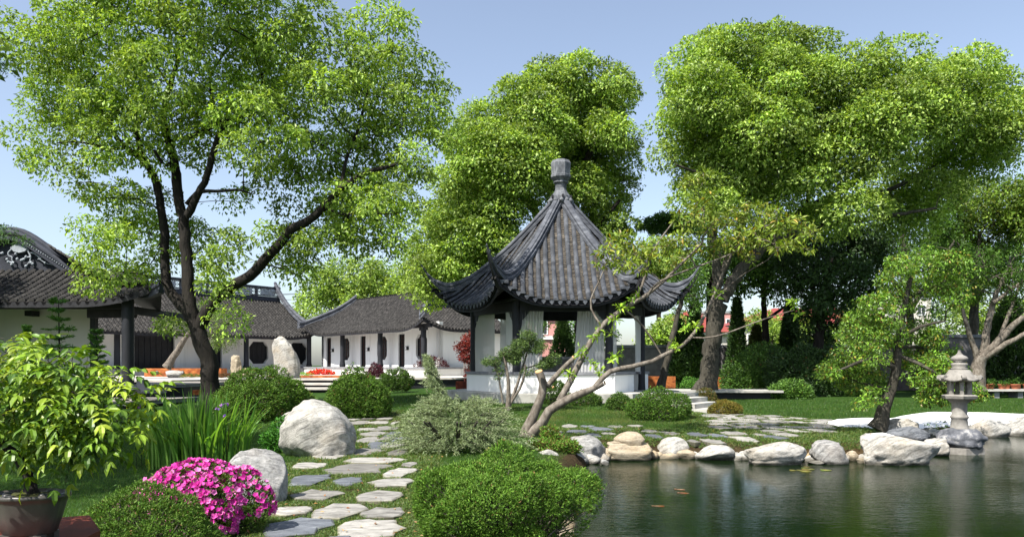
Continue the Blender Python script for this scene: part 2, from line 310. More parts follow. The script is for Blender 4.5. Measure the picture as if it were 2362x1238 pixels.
# ---------------------------------------------------------------- foliage generators
FOL = 1.35
def tmpl(kind):
    """leaf templates: verts as (along, side, up), faces"""
    if kind == 'quad': return A([[0, 0, 0], [.45, -.5, .10], [1, 0, -.12], [.45, .5, .10]]), A([[0, 1, 2, 3]])
    if kind == 'tri': return A([[0, -.5, 0], [0, .5, 0], [1, 0, 0]]), A([[0, 1, 2]])
    if kind == 'blade': return A([[0, -.5, 0], [0, .5, 0], [.55, .4, .10], [.55, -.4, .10], [1, 0, -.10]]), [(0, 1, 2, 3), (3, 2, 4)]
    if kind == 'big': return A([[0, 0, 0], [.3, -.42, .05], [.3, 0, 0.0], [.3, .42, .05], [.68, -.38, .0], [.68, 0, -.05], [.68, .38, .0], [1, 0, -.22]]), \
        [(0, 1, 2), (0, 2, 3), (1, 4, 5, 2), (2, 5, 6, 3), (4, 7, 5), (5, 7, 6)]
    if kind == 'petal': return A([[0, -.15, 0], [0, .15, 0], [.6, .5, .12], [1, 0, -.05], [.6, -.5, .12]]), [(0, 1, 2, 3, 4)]
def leaves(mb, pos, D, N, L, W, col, kind='quad'):
    n = len(pos); D = unit(D); S = unit(np.cross(N, D)); U = np.cross(D, S)
    T, fs = tmpl(kind); k = len(T)
    L = np.broadcast_to(L, (n,)); W = np.broadcast_to(W, (n,))
    V = pos[:, None]+T[None, :, 0:1]*(D*L[:, None])[:, None]+T[None, :, 1:2]*(S*W[:, None])[:, None]+T[None, :, 2:3]*(U*L[:, None])[:, None]
    off = np.arange(n)[:, None, None]*k
    C = np.repeat(np.broadcast_to(col, (n, 3)), k, axis=0)
    V = V.reshape(-1, 3)
    if isinstance(fs, np.ndarray): mb.add(V, (fs[None]+off).reshape(-1, fs.shape[1]), C, False)
    else:
        base = mb.n; groups = {}
        for f in fs: groups.setdefault(len(f), []).append(f)
        first = True
        for ln, g in groups.items():
            Fq = (A(g)[None]+off).reshape(-1, ln)
            if first: mb.add(V, Fq, C, False); first = False
            else:
                mb.F.append((Fq+base).ravel()); mb.T.append(np.full(len(Fq), ln)); mb.S.append(np.full(len(Fq), False))
def palette(cols, n, jit=0.18, weights=None):
    cols = A(cols, float)*FOL; i = rng.choice(len(cols), n, p=weights)
    j = rng.choice(len(cols), n, p=weights); t = rng.random((n, 1))*0.5
    c = cols[i]*(1-t)+cols[j]*t
    return c*np.clip(1+jit*rng.normal(size=(n, 1)), 0.4, 1.7)
def rsph(n): return unit(rng.normal(size=(n, 3)))

def resample(pts, step):
    pts = np.asarray(pts, float); d = np.r_[0, np.cumsum(np.linalg.norm(np.diff(pts[:, :3], axis=0), axis=1))]
    n = max(2, int(d[-1]/step)+1); s = np.linspace(0, d[-1], n)
    # catmull-like smoothing through dense linear + box filter
    q = np.stack([np.interp(s, d, pts[:, k]) for k in range(pts.shape[1])], -1)
    if n > 5:
        for _ in range(2): q[1:-1] = 0.25*q[:-2]+0.5*q[1:-1]+0.25*q[2:]
    return q
def limb_pts(raw, d):
    """raw: (px, py, radius_m[, depth offset]) -> world x,y,z,r"""
    out = []
    for r in raw:
        off = r[3] if len(r) > 3 else 0.0
        out.append([*P(r[0], r[1], d+off), r[2]])
    return A(out)
def clusters_of(lobes, n, d, depth, shell=0.72, squash=1.0, sd=None, d0=None, sep=0):
    """lobes: (px, py, r_px[, depth offset]) -> cluster centres spread through the shells of ball lobes"""
    L = []
    lr = np.random.default_rng(sd if sd is not None else 11)
    cx = np.mean([l[0] for l in lobes]); 
    for l in lobes:
        off = l[3] if len(l) > 3 else lr.uniform(-1, 1)*depth
        c = P(l[0], l[1], d+off); L.append([*c, l[2]/F*(d+off)])
    L = A(L); w = L[:, 3]**2; w = w/w.sum(); want = n
    if sep: n = n*8
    i = rng.choice(len(L), n, p=w); u = rsph(n)
    r = (shell+(1-shell)*rng.random(n))
    m = rng.random(n) < 0.18; r[m] = rng.random(m.sum())**0.5*shell
    c = L[i, :3]+u*(r*L[i, 3])[:, None]*A([1, 1, squash])
    if sep:
        acc = []; pts = np.zeros((len(c), 3)); m_ = 0
        for q in range(len(c)):
            if m_ == 0 or np.min(((pts[:m_]-c[q])**2).sum(1)) > sep*sep: pts[m_] = c[q]; m_ += 1; acc.append(q)
            if m_ >= want: break
        c = c[acc]; i = i[acc]
    return c, unit(c-L[i, :3]), L

def grow(limbs, targets, tip=0.011, gamma=2.25, sag=0.12, K=4, bias=0.55):
    """joins every cluster centre to the nearest branch node; returns nodes and parents with pipe-model radii"""
    nodes = [l[:, :3] for l in limbs]; N = np.concatenate(nodes); n0 = len(N)
    cap = n0+len(targets)*K+8
    X = np.zeros((cap, 3)); X[:n0] = N; par = np.full(cap, -1); n = n0
    cen = N[np.argmin(N[:, 2])]
    dist0 = np.array([np.min(np.linalg.norm(N-t, axis=1)) for t in targets])
    for k in np.argsort(dist0):
        t = targets[k]; dv = X[:n]-t; dd = np.sqrt((dv**2).sum(1))
        # prefer nodes below the target
        cost = dd*(1+bias*np.clip(dv[:, 2]/(dd+1e-6), -0.3, 1)); j = int(np.argmin(cost)); p0 = X[j]; L = dd[j]
        m = K if L > 0.5 else 2
        prev = j; perp = rng.normal(size=3)*L*0.07
        for q in range(1, m+1):
            f = q/m; w = math.sin(math.pi*f)
            X[n] = p0+(t-p0)*f+perp*w+A([0, 0, sag*L*w*0.6]); par[n] = prev; prev = n; n += 1
    X = X[:n]; par = par[:n]
    r = np.zeros(n); ch = np.zeros(n)
    for i in range(n-1, n0-1, -1):
        ri = (ch[i]**(1/gamma)) if ch[i] > 0 else tip
        r[i] = ri; p = par[i]
        if p >= 0: ch[p] += ri**gamma
    # limbs: their own thickness
    LR = np.concatenate([l[:, 3] for l in limbs]); r[:n0] = LR
    return X, par, r, n0
def branch_mesh(mb, X, par, r, n0, sides=4):
    i = np.arange(n0, len(X)); p = par[i]; A0 = X[p]; B0 = X[i]
    ra = np.minimum(r[p], r[i]*1.35+0.004); rb = r[i]
    t = unit(B0-A0); a = unit(np.cross(t, A([0.3, 0.9, 0.2]))); b = np.cross(t, a)
    th = np.arange(sides)/sides*2*math.pi
    ring = lambda c, rr: c[:, None]+rr[:, None, None]*(np.cos(th)[None, :, None]*a[:, None]+np.sin(th)[None, :, None]*b[:, None])
    V = np.concatenate([ring(A0, ra), ring(B0+t*rb[:, None]*0.5, rb)], 1)
    j = np.arange(sides); j2 = (j+1) % sides
    fq = np.stack([j, j2, sides+j2, sides+j], -1); off = np.arange(len(i))[:, None, None]*2*sides
    mb.add(V, (fq[None]+off).reshape(-1, 4))

def leafclumps(mb, C, O, per, rc, L, W, cols, kind='quad', droop=0.35, out=0.7, flat=0.7, jit=0.22, cj=0.17, weights=None, upn=0.5, shellp=False):
    """leaf balls round cluster centres C with outward directions O"""
    n = len(C)*per; idx = np.repeat(np.arange(len(C)), per)
    u = unit(rng.normal(size=(n, 3))+O[idx]*0.5+A([0, 0, 0.55*shellp])); rr = rc*(0.35+0.65*rng.random(n)**0.5)*np.repeat(0.7+0.6*rng.random(len(C)), per)
    if shellp:
        m_ = len(C); ph = np.repeat(rng.uniform(0, 6.28, (m_, 3)), per, axis=0); an = np.repeat(rng.uniform(.72, 1.25, (m_, 3)), per, axis=0)
        rr = rc*np.clip(0.90+0.09*rng.normal(size=n), .3, 1.15)*np.where(rng.random(n) < .16, rng.random(n)**.5, 1.0)*(1+.16*np.sin(4*u[:, 0]+ph[:, 0])*np.sin(4*u[:, 1]+ph[:, 1])+.10*np.sin(9*u[:, 2]+7*u[:, 0]+ph[:, 2]))
        u = u*an
    pos = C[idx]+u*rr[:, None]*A([1, 1, flat])
    u = unit(u) if shellp else u
    D = unit(u*out+rng.normal(size=(n, 3))*0.5+A([0, 0, -droop]))
    N = unit(u*0.9+A([0, 0, upn])+rng.normal(size=(n, 3))*0.35)
    col = palette(cols, n, jit, weights)*np.repeat(np.clip(1+cj*rng.normal(size=(len(C), 1)), .6, 1.5), per, axis=0)
    sz = 0.5+0.85*rng.random(n); leaves(mb, pos, D, N, L*sz, W*sz*(0.8+0.4*rng.random(n)), col, kind)

def tree(name, label, cat, d, limbs_raw, lobes, ncl, per, rc, L, W, cols, bark='bark_dark', leafm='leaf', depth=2.0, kind='quad', group=None,
         trunk_sides=12, shell=0.72, squash=1.0, twigs=True, sd=1, tip=0.011, K=4, weights=None, upn=0.5, droop=0.35, crown_name='crown', flat=0.7, out=0.7, shellp=False, sepf=1.1):
    limbs = [resample(limb_pts(l, d), 0.25 if d > 10 else 0.06) for l in limbs_raw]
    b = limbs[0][0]; root = thing(name, label, cat, (b[0], b[1], b[2]), group)
    tm = MB()
    for k, l in enumerate(limbs):
        rad = l[:, 3].copy()
        if k == 0: rad[:4] *= np.linspace(1.35, 1.0, 4)[:len(rad[:4])]
        pts = l[:, :3]+rng.normal(size=(len(l), 3))*l[:, 3:4]*0.10
        tm.tube(pts, rad, trunk_sides if l[0, 3] > 0.1 else 7, wob=0.05)
    tm.build('trunk', M[bark], root)
    C, O, LL = clusters_of(lobes, ncl, d, depth, shell, squash, sd, sep=rc*sepf if shellp else 0)
    if twigs:
        X, par, r, n0 = grow(limbs, C, tip=tip, K=K); bm_ = MB(); branch_mesh(bm_, X, par, r, n0); bm_.build('branches', M[bark], root, kind='stuff')
    lm = MB(); leafclumps(lm, C, O, per, rc, L, W, cols, kind, weights=weights, upn=upn, droop=droop, flat=flat, out=out, shellp=shellp)
    lm.build(crown_name, M[leafm], root, kind='stuff')
    return root

def mound(name, label, cat, c, R, n, L, W, cols, leafm='needle', group=None, lobes=None, kind='quad', noise_a=0.12, noise_f=3.0,
          tuft=4, up=0.25, bumps=0, bump_a=0.10, twig=None, ntwig=60, inner=0.35, spread=0.55, weights=None, flowers=None, low=-0.25, jit=0.2, root=None, nl=9, bare=None, lobe_r=.42, stray=.10):
    """shrub: leaf sprigs over an uneven union of lobes, with an inner layer and bare stems from the base"""
    c = A(c, float); R = A(R, float)
    if root is None: root = thing(name, label, cat, c, group)
    lr = np.random.default_rng(int(abs(c[0]*97+c[1]*31))+3)
    if lobes is None:
        lobes = [(0, 0, .40, .68)]
        for k in range(nl):
            a = k/nl*2*math.pi+lr.uniform(-.3, .3); q = lr.uniform(.35, .6)
            lobes.append((math.cos(a)*q, math.sin(a)*q, lr.uniform(.18, .5), lr.uniform(lobe_r*.8, lobe_r*1.2)))
    Lb = A(lobes); Lb[:, 2:] = Lb[:, 2:]
    ext = (np.abs(Lb[:, :2])+Lb[:, 3:4]).max(); top_ = (Lb[:, 2]+Lb[:, 3]).max(); R = R/A([ext, ext, top_]); w = Lb[:, 3]**2; w /= w.sum()
    m = int(n*2.2); i = rng.choice(len(Lb), m, p=w); u = rsph(m); 
    p = Lb[i, :3]+u*Lb[i, 3:4]
    keep = np.ones(m, bool)
    for k in range(len(Lb)):
        keep &= (np.linalg.norm(p-Lb[k, :3], axis=1) > Lb[k, 3]*0.93) | (i == k)
    keep &= p[:, 2] > max(low, -0.02) if low >= 0 else p[:, 2] > 0.0
    if bare: keep &= ~((p[:, 0] > bare[0]*ext) & (p[:, 2] < bare[1]*top_*(.7+.5*rng.random(m))) & (rng.random(m) < .85))
    p = p[keep]; u = u[keep]
    if len(p) > n: p = p[:n]; u = u[:n]
    k0 = rng.uniform(0, 6.28, (5, 3)); fr = rng.normal(size=(5, 3))*noise_f
    ns = sum(np.sin(p@fr[q]*1.7+k0[q, 0]) for q in range(5))/5
    sc = 1+(rng.random(len(p)) < .025)*rng.random(len(p))*stray+noise_a*ns*1.4-(rng.random(len(p)) < inner)*rng.random(len(p))*0.30
    if bumps:
        sd_ = p[rng.choice(len(p), bumps, replace=False)]; dm = np.full(len(p), 9.0)
        for q in sd_: dm = np.minimum(dm, np.linalg.norm(p-q, axis=1))
        rb_ = 1.9/math.sqrt(bumps)*1.25; sc = sc+bump_a*(1-np.clip(dm/rb_, 0, 1.6)**2)
    pos = c+p*R*sc[:, None]
    idx = np.repeat(np.arange(len(pos)), tuft); nn = len(idx)
    d0 = unit(u*A([1, 1, 1])+A([0, 0, up])+rng.normal(size=u.shape)*0.25)
    D = unit(d0[idx]+rng.normal(size=(nn, 3))*spread)
    N = unit(u[idx]+rng.normal(size=(nn, 3))*0.5)
    col = palette(cols, nn, jit, weights)*np.repeat(np.clip(1+.10*rng.normal(size=(len(pos), 1)), .6, 1.5), tuft, axis=0)
    br_ = rng.random(nn) < .012; col[br_] = A([.22, .12, .05])*rng.uniform(.6, 1.2, (int(br_.sum()), 1))
    mb = MB(); leaves(mb, pos[idx]+rng.normal(size=(nn, 3))*L*0.35, D, N, L*(.6+.8*rng.random(nn)), W*(.7+.6*rng.random(nn)), col, kind)
    mb.build('foliage', M[leafm], root, kind='stuff')
    tw = MB(); pos_t = pos
    if bare: pos_t = np.concatenate([pos, c+A([[rng.uniform(bare[0], .97), rng.uniform(-.8, .5), rng.uniform(.05, bare[1])] for _ in range(900)])*R*A([ext, ext, top_])*A([.92, .92, 1])])
    sel = rng.choice(len(pos_t), min(ntwig, len(pos_t)), replace=False)
    for s_ in sel:
        e = c+(pos_t[s_]-c)*0.93; b0 = c+A([rng.normal()*R[0]*.08, rng.normal()*R[1]*.08, 0.0])
        mid = (b0+e)/2+A([0, 0, -0.1*R[2]])+rng.normal(size=3)*R[2]*0.06; mid[2] = max(mid[2], c[2]+0.02)
        tw.tube([b0, mid, e], [R[2]*.022, R[2]*.015, R[2]*.006], 4, cap=False)
    if tw.n: tw.build('branches', M[twig or 'bark'], root, kind='stuff')
    return root, pos, u

# ================================================================ THE SETTING: ground, pond, sand
POND = A([(0.15, -4), (0.25, 6), (0.45, 9.5), (1.0, 12.9), (1.4, 14.4), (2.1, 15.1), (3.1, 15.25), (4, 15.1), (5.0, 14.85), (6.0, 14.85), (7.2, 14.8), (8.1, 15.4),
          (8.8, 16.1), (9.2, 18.0), (10.6, 19.3), (13.5, 20.3), (22, 21), (40, 22), (40, -4)])
WZ = -0.30
def poly_sd(x, y, poly):
    """signed distance to a polygon, negative inside"""
    x = np.asarray(x, float); y = np.asarray(y, float); dm = np.full(x.shape, 1e9); ins = np.zeros(x.shape, bool)
    for k in range(len(poly)):
        a = poly[k]; b = poly[(k+1) % len(poly)]; e = b-a
        t = np.clip(((x-a[0])*e[0]+(y-a[1])*e[1])/(e@e), 0, 1)
        dm = np.minimum(dm, np.hypot(x-a[0]-t*e[0], y-a[1]-t*e[1]))
        cr = ((a[1] > y) != (b[1] > y)) & (x < (b[0]-a[0])*(y-a[1])/(b[1]-a[1]+1e-12)+a[0]); ins ^= cr
    return np.where(ins, -dm, dm)
def sst(a, b, x): t = np.clip((x-a)/(b-a), 0, 1); return t*t*(3-2*t)
def gh(x, y):
    x = np.asarray(x, float); y = np.asarray(y, float)
    h = 0.27*sst(19.0, 24.5, y)*(1-sst(4.6, 6.6, x))*sst(-8, -3, x)
    h = h+0.10*sst(20, 34, y)*(1-sst(-8, -3, x))
    h = h+0.03*np.sin(x*0.7+1)*np.sin(y*0.55)*sst(3, 8, y)*(1-sst(30, 60, y))
    s = poly_sd(x, y, POND)
    h = np.where(s > 0, h-0.10*(1-sst(0.0, 0.5, s)), -0.10-0.9*sst(0.0, 0.35, -s))
    return h
def gz(x, y): return float(gh(A([x]), A([y]))[0])
def Gg(px, py):
    z = 0.0
    for _ in range(6):
        p = G(px, py, z); z = gz(p[0], p[1])
    return G(px, py, z)

# near path strip and far paved strip, as plan polygons traced from the ground of the photograph
def plan(pts): return A([G(x, y)[:2] for x, y in pts])
COVER = plan([(560, 1260), (640, 1160), (640, 1080), (735, 1050), (830, 1010), (800, 965), (930, 962), (1010, 1010), (1000, 1100), (1000, 1260)])
COVER2 = plan([(1230, 1000), (1240, 985), (1500, 990), (1620, 1000), (1590, 960), (1640, 950), (1900, 968), (1990, 985), (2010, 1035), (1700, 1045), (1350, 1030)])
SAND = plan([(1893, 972), (1930, 966), (1985, 964), (2050, 965), (2090, 957), (2125, 950), (2200, 951), (2290, 953), (2362, 957), (2480, 961), (2480, 992), (2360, 1008),
             (2260, 1012), (2205, 1012), (2120, 1022), (2040, 1018), (1988, 1012), (2000, 1000), (2090, 990), (1990, 986), (1935, 985)])
ax = np.r_[-600, -300, -150, -90, -60, -45, np.arange(-34, -16, 1.5), np.arange(-16, 22, 0.22), np.arange(22, 46, 1.5), 60, 90, 150, 300, 600]
ay = np.r_[-200, -60, -20, -6, np.arange(0, 32, 0.22), np.arange(32, 70, 1.5), 80, 110, 160, 300, 700, 1500]
gx, gy = np.meshgrid(ax, ay); H = gh(gx, gy)
s1 = poly_sd(gx, gy, COVER); s2 = poly_sd(gx, gy, COVER2); sp = poly_sd(gx, gy, POND)
lawn = A([0.030, 0.070, 0.012]); dry = A([0.085, 0.10, 0.03]); soil = A([0.065, 0.045, 0.028])
wobn = 0.12*np.sin(gx*5)*np.sin(gy*4.3)
k1 = np.clip(sst(0.15, -0.25, np.minimum(s1, s2)+wobn), 0, 1)[..., None]*0.75
k2 = sst(0.55, 0.05, sp+wobn)[..., None]
k3 = (sst(16.5, 20, gy)*sst(26, 22, gy)*sst(5.5, 4, gx)*sst(-3, 0, gx)*(0.5+0.5*np.sin(gx*2.1+gy*1.3)*np.sin(gx*0.9-gy*2.2)))[..., None]*0.9
gc = lawn*(1-k3)+dry*k3; gc = gc*(1-k1)+soil*k1; gc = gc*(1-k2)+soil*0.9*k2
g = MB(); nx = len(ax); ny = len(ay); i = np.arange(ny-1)[:, None]*nx; j = np.arange(nx-1)[None]
g.add(np.stack([gx, gy, H], -1).reshape(-1, 3), np.stack([i+j, i+j+1, i+nx+j+1, i+nx+j], -1).reshape(-1, 4), gc.reshape(-1, 3))
g.build('ground', M['ground'], kind='structure')
w = MB(); w.add([(-2, -8, WZ), (60, -8, WZ), (60, 24, WZ), (-2, 24, WZ)], [(0, 1, 2, 3)]); w.build('pond_water', M['water'], kind='structure')
# raked white sand: a thin bed following the ground
sx, sy = np.meshgrid(np.arange(6.5, 20, 0.09), np.arange(14.5, 26, 0.09)); ssd = np.maximum(poly_sd(sx, sy, SAND)+0.03*np.sin(sx*9)*np.sin(sy*7), 0.12-poly_sd(sx, sy, POND))
sm = MB(); nxs = sx.shape[1]; fillm = 1; ids = (np.arange(sx.shape[0]-1)[:, None]*nxs+np.arange(nxs-1)[None])
ok = (ssd[:-1, :-1] < 0) & (ssd[1:, 1:] < 0) & (ssd[:-1, 1:] < 0) & (ssd[1:, :-1] < 0); q = ids[ok]
zs = np.maximum(gh(sx, sy), -0.12)+0.015+0.05*sst(0, -0.5, ssd)+0.008*np.sin(sx*3)*np.sin(sy*4)
sm.add(np.stack([sx, sy, zs], -1).reshape(-1, 3), np.stack([q, q+1, q+nxs+1, q+nxs], -1)); sm.build('white_sand', M['sand'], kind='stuff')

# ================================================================ paving stones
path = thing('stone_path', None, None, (0, 0, 0), kind='structure')
STONES = []
def flagstone(c, w, dp, mat, top=0.035, rot=None, poly=None, shade=1.0):
    if poly is None:
        m = random.choice([6, 7, 8, 9]); th = np.sort(np.arange(m)/m*2*math.pi+rng.uniform(-.28, .28, m))
        rr = rng.uniform(0.84, 1.08, m); e = 0.75
        x = np.sign(np.cos(th))*np.abs(np.cos(th))**e*w/2*rr; y = np.sign(np.sin(th))*np.abs(np.sin(th))**e*dp/2*rr
        if rot: x, y = x*math.cos(rot)-y*math.sin(rot), x*math.sin(rot)+y*math.cos(rot)
        poly = np.c_[x+c[0], y+c[1]]
    poly = np.asarray(poly); m = len(poly); cc = poly.mean(0)
    # subdivide edges for broken outlines
    P2 = []
    for k in range(m):
        a = poly[k]; b = poly[(k+1) % m]; P2 += [a, (a+b)/2+rng.normal(size=2)*np.linalg.norm(b-a)*0.085]
    poly = A(P2); m = len(poly); z = gz(*cc)
    tz = z+top+rng.normal(0, 0.006)
    tilt = rng.normal(0, 0.012, 2); zt = tz+(poly-cc)@tilt+rng.normal(0, 0.003, m)
    inn = cc+(poly-cc)*0.90; zi = tz+0.008+(inn-cc)@tilt+rng.normal(0, 0.005, m)
    V = np.concatenate([np.c_[poly, np.full(m, z-0.06)], np.c_[poly, zt], np.c_[inn, zi], [[*cc, tz+0.012]]])
    fs = []
    for k in range(m):
        n2 = (k+1) % m
        fs += [(k, n2, m+n2, m+k), (m+k, m+n2, 2*m+n2, 2*m+k), (2*m+k, 2*m+n2, 3*m)]
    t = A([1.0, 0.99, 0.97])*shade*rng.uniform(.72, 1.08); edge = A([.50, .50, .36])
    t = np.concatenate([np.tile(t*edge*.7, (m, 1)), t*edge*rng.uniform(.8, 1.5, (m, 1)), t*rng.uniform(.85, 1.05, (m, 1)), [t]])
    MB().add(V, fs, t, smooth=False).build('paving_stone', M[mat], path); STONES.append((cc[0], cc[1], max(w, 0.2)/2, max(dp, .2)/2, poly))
near = [(795, 1000, 400, 110, 0), (360, 985, 400, 110, 1), (305, 888, 215, 50, 0), (610, 888, 300, 85, 0), (880, 898, 240, 55, 2), (475, 780, 280, 62, 2), (870, 795, 275, 62, 0),
        (420, 685, 225, 65, 1), (680, 697, 165, 50, 1), (935, 705, 290, 50, 0), (1000, 640, 175, 55, 0), (740, 615, 370, 60, 2), (415, 600, 180, 35, 0), (850, 562, 330, 45, 0),
        (560, 533, 190, 35, 0), (785, 505, 215, 60, 2), (985, 510, 100, 50, 2), (850, 465, 160, 32, 1), (960, 463, 140, 32, 0), (810, 430, 130, 30, 2), (835, 392, 160, 36, 0),
        (900, 358, 160, 28, 2), (1000, 430, 110, 32, 1), (900, 418, 90, 26, 2), (740, 322, 140, 38, 2), (870, 318, 130, 25, 0), (790, 360, 110, 20, 0), (960, 393, 100, 26, 1),
        (700, 297, 80, 14, 0), (800, 296, 90, 12, 2), (900, 297, 90, 12, 0), (965, 322, 40, 20, 0), (1060, 590, 90, 30, 2), (560, 1090, 260, 80, 1), (930, 1120, 300, 80, 0), (420, 1160, 300, 90, 2)]
for x, y, w_, h_, k in near:
    px = 560+x/2.747; py = 860+y/2.747; p = Gg(px, py); d = p[1]
    flagstone(p, w_/2.747/F*d*1.16, min(h_/2.747*d*d/(F*EYE)*1.25, 1.35), ['flag', 'slate', 'flag'][k], 0.028, shade=[1.0, 1.0, 0.72][k])
far = [(385, 305, 100, 22, 0), (510, 305, 90, 14, 1), (600, 322, 150, 24, 1), (690, 302, 110, 14, 2), (440, 340, 150, 20, 1), (310, 352, 60, 26, 2), (545, 362, 100, 40, 1), (640, 353, 90, 14, 0),
       (915, 336, 90, 18, 2), (945, 372, 95, 38, 1), (1050, 346, 130, 50, 2), (1205, 397, 70, 22, 2), (1228, 358, 140, 34, 1), (1362, 364, 130, 40, 1), (1335, 402, 130, 38, 2),
       (1425, 425, 110, 26, 1), (1560, 425, 100, 30, 1), (1540, 390, 150, 40, 0), (1475, 352, 150, 28, 2), (1380, 310, 140, 28, 2), (1755, 380, 140, 26, 1), (1650, 358, 90, 18, 2),
       (1812, 358, 150, 26, 0), (820, 300, 90, 12, 0), (250, 330, 60, 20, 0)]
for x, y, w_, h_, k in far:
    px = 1180+x/2.88; py = 880+y/2.88; p = Gg(px, py); d = p[1]
    flagstone(p, w_/2.88/F*d*1.12, min(h_/2.88*d*d/(F*EYE)*1.15, 1.05), ['flag', 'slate', 'flag'][k], 0.03, shade=[1.0, 1.0, 0.75][k])
FIELD = plan([(1618, 962), (1640, 953), (1700, 956), (1790, 960), (1850, 966), (1905, 972), (1890, 1000), (1800, 1003), (1700, 1000), (1640, 985)])
seeds = []
yy = FIELD[:, 1].min()-1; row = 0
while yy < FIELD[:, 1].max()+1:
    xx = FIELD[:, 0].min()-1+(row % 2)*0.36
    while xx < FIELD[:, 0].max()+1:
        seeds.append((xx+rng.uniform(-.17, .17), yy+rng.uniform(-.2, .2))); xx += 0.66
    yy += 0.86; row += 1
seeds = A(seeds); sdf = poly_sd(seeds[:, 0], seeds[:, 1], FIELD)
def clip(poly, n, o):
    out = []
    for k in range(len(poly)):
        a = poly[k]; b = poly[(k+1) % len(poly)]; da = a@n-o; db = b@n-o
        if da <= 0: out.append(a)
        if da*db < 0: out.append(a+(b-a)*da/(da-db))
    return out
for k in np.where(sdf < 0.1)[0]:
    s = seeds[k]
    if any(abs(s[0]-q[0]) < q[2]+.12 and abs(s[1]-q[1]) < q[3]+.2 for q in STONES): continue
    poly = [s+A(v) for v in ((-.6, -.8), (.6, -.8), (.6, .8), (-.6, .8))]
    for o_ in seeds[np.linalg.norm(seeds-s, axis=1) < 2.2]:
        dv = o_-s; L_ = np.linalg.norm(dv)
        if L_ < 1e-6: continue
        poly = clip(poly, dv/L_, (dv/L_)@s+L_/2-rng.uniform(0.03, 0.07))
    if len(poly) >= 4: flagstone(s, .6, .8, 'flag', 0.03, poly=A(poly), shade=rng.choice([1, .8, .92]))

# ================================================================ boulders
import bmesh
_ico = {}
def ico(sub):
    if sub not in _ico:
        bm = bmesh.new(); bmesh.ops.create_icosphere(bm, subdivisions=sub, radius=1.0); bm.verts.ensure_lookup_table()
        _ico[sub] = (A([v.co[:] for v in bm.verts]), A([[v.index for v in f.verts] for f in bm.faces])); bm.free()
    return _ico[sub]
def rockmesh(c, R, seed, sub=4, planes=9, rough=0.10, tilt=0.0, pw=1.0, rz=0.0, layered=0.0, ax_t=None, prof=None):
    V, Fc = ico(sub); V = V.copy(); r_ = np.random.default_rng(seed)
    V = np.sign(V)*np.abs(V)**pw
    for _ in range(planes):
        n = unit(r_.normal(size=3)+A([0, 0, 0.2])); o = r_.uniform(.55, .85); e = np.clip(V@n-o, 0, None)
        V -= e[:, None]*n*r_.uniform(.7, .95)
    off = r_.uniform(0, 50, 3)
    nz = A([noise.fractal(Vector(v*1.5+off), 0.9, 2.1, 5) for v in V])
    nf = A([noise.ridged_multi_fractal(Vector(v*2.6+off), 0.9, 2.2, 3, 1.0, 2.0) for v in V])
    V = V*(1+rough*nz*1.6+rough*0.35*(nf-1.2))[:, None]
    if layered: V = V*(1+layered*np.sign(np.sin((V[:, 2:3]+0.1*nz[:, None])*9))*A([1, 1, 0.0]))
    lo, hi = V.min(0), V.max(0); V = (V-(lo+hi)/2)/((hi-lo)/2)
    if prof is not None:
        px_, pz_ = zip(*prof); V[:, 2] = (V[:, 2]+1)*np.interp(V[:, 0], px_, pz_)-1
    V = V*A(R)
    if ax_t is not None:   # taper/lean: x shift with height
        V[:, 0] += ax_t*V[:, 2]
    ct, st = math.cos(tilt), math.sin(tilt); V = np.c_[V[:, 0]*ct-V[:, 2]*st, V[:, 1], V[:, 0]*st+V[:, 2]*ct]
    cr, sr = math.cos(rz), math.sin(rz); V = np.c_[V[:, 0]*cr-V[:, 1]*sr, V[:, 0]*sr+V[:, 1]*cr, V[:, 2]]
    return V+A(c), Fc
def rock(label, px, by, w_, h_, mat='rock', seed=1, zb=None, thick=0.8, under=0.28, group=None, cat='boulder', name='boulder', **k):
    """px centre, by = waterline/ground line of its front in the photo, w_ h_ size in photo pixels"""
    zb = WZ if zb is None else zb; d = (EYE-zb)*F/(by-HY); W_ = w_/F*d; H_ = h_/F*d; rx = W_/2; ry = max(rx*thick, .08)
    yc = d+ry*0.75; xc = (px-CX)/F*yc; W2 = W_*yc/d/2; H2 = EYE-(by-h_-HY)*yc/F-zb
    Rz = H2*(1+under)/2; c = (xc, yc, zb+H2-Rz)
    V, Fc = rockmesh(c, (W2, ry, Rz), seed, **k)
    o = MB().add(V, Fc).build(name, M[mat]); o.location = (0, 0, 0)
    tag(o, label, cat, group); return o, c, (W2, ry, Rz)
BR = 'boulders along the pond edge'
rock('large pale humped boulder beside the near stepping stones, leaning left', 735, 1052, 172, 132, 'rock', 21, 0.0, 0.75, 0.35, planes=2, rough=0.075, sub=5, pw=.78, prof=[(-1, .92), (-.4, 1), (.1, 1), (.5, .93), (1, .72)])
rock('low rounded pale shoulder of rock touching the left flank of the large humped boulder', 672, 1010, 66, 62, 'rock', 22, 0.0, 0.8, 0.3, planes=5, rough=0.07)
rock('smooth grey round boulder behind the pink azalea', 588, 1166, 150, 132, 'rock2', 33, 0.0, 0.7, 0.3, planes=1, rough=0.06, sub=5, pw=.85)
rock('mauve and white boulder with a dark right side, leftmost large one at the pond', 1350, 1066, 94, 66, 'rock2', 41, tilt=-0.25, group=BR, planes=7)
o_, c_, r_ = rock('tan stacked boulder with horizontal cracks at the pond edge', 1451, 1062, 108, 46, 'rock_tan', 42, group=BR, planes=4, rough=0.05, layered=0.03, pw=0.75)
V, Fc = rockmesh((c_[0]+.02, c_[1]+.05, c_[2]+r_[2]*0.98), (r_[0]*.68, r_[1]*.7, r_[2]*.82), 43, planes=3, rough=0.05, layered=0.02)
tag(MB().add(V, Fc).build('boulder', M['rock_tan']), 'rounded tan cap stone on top of the cracked tan boulder', 'boulder', BR)
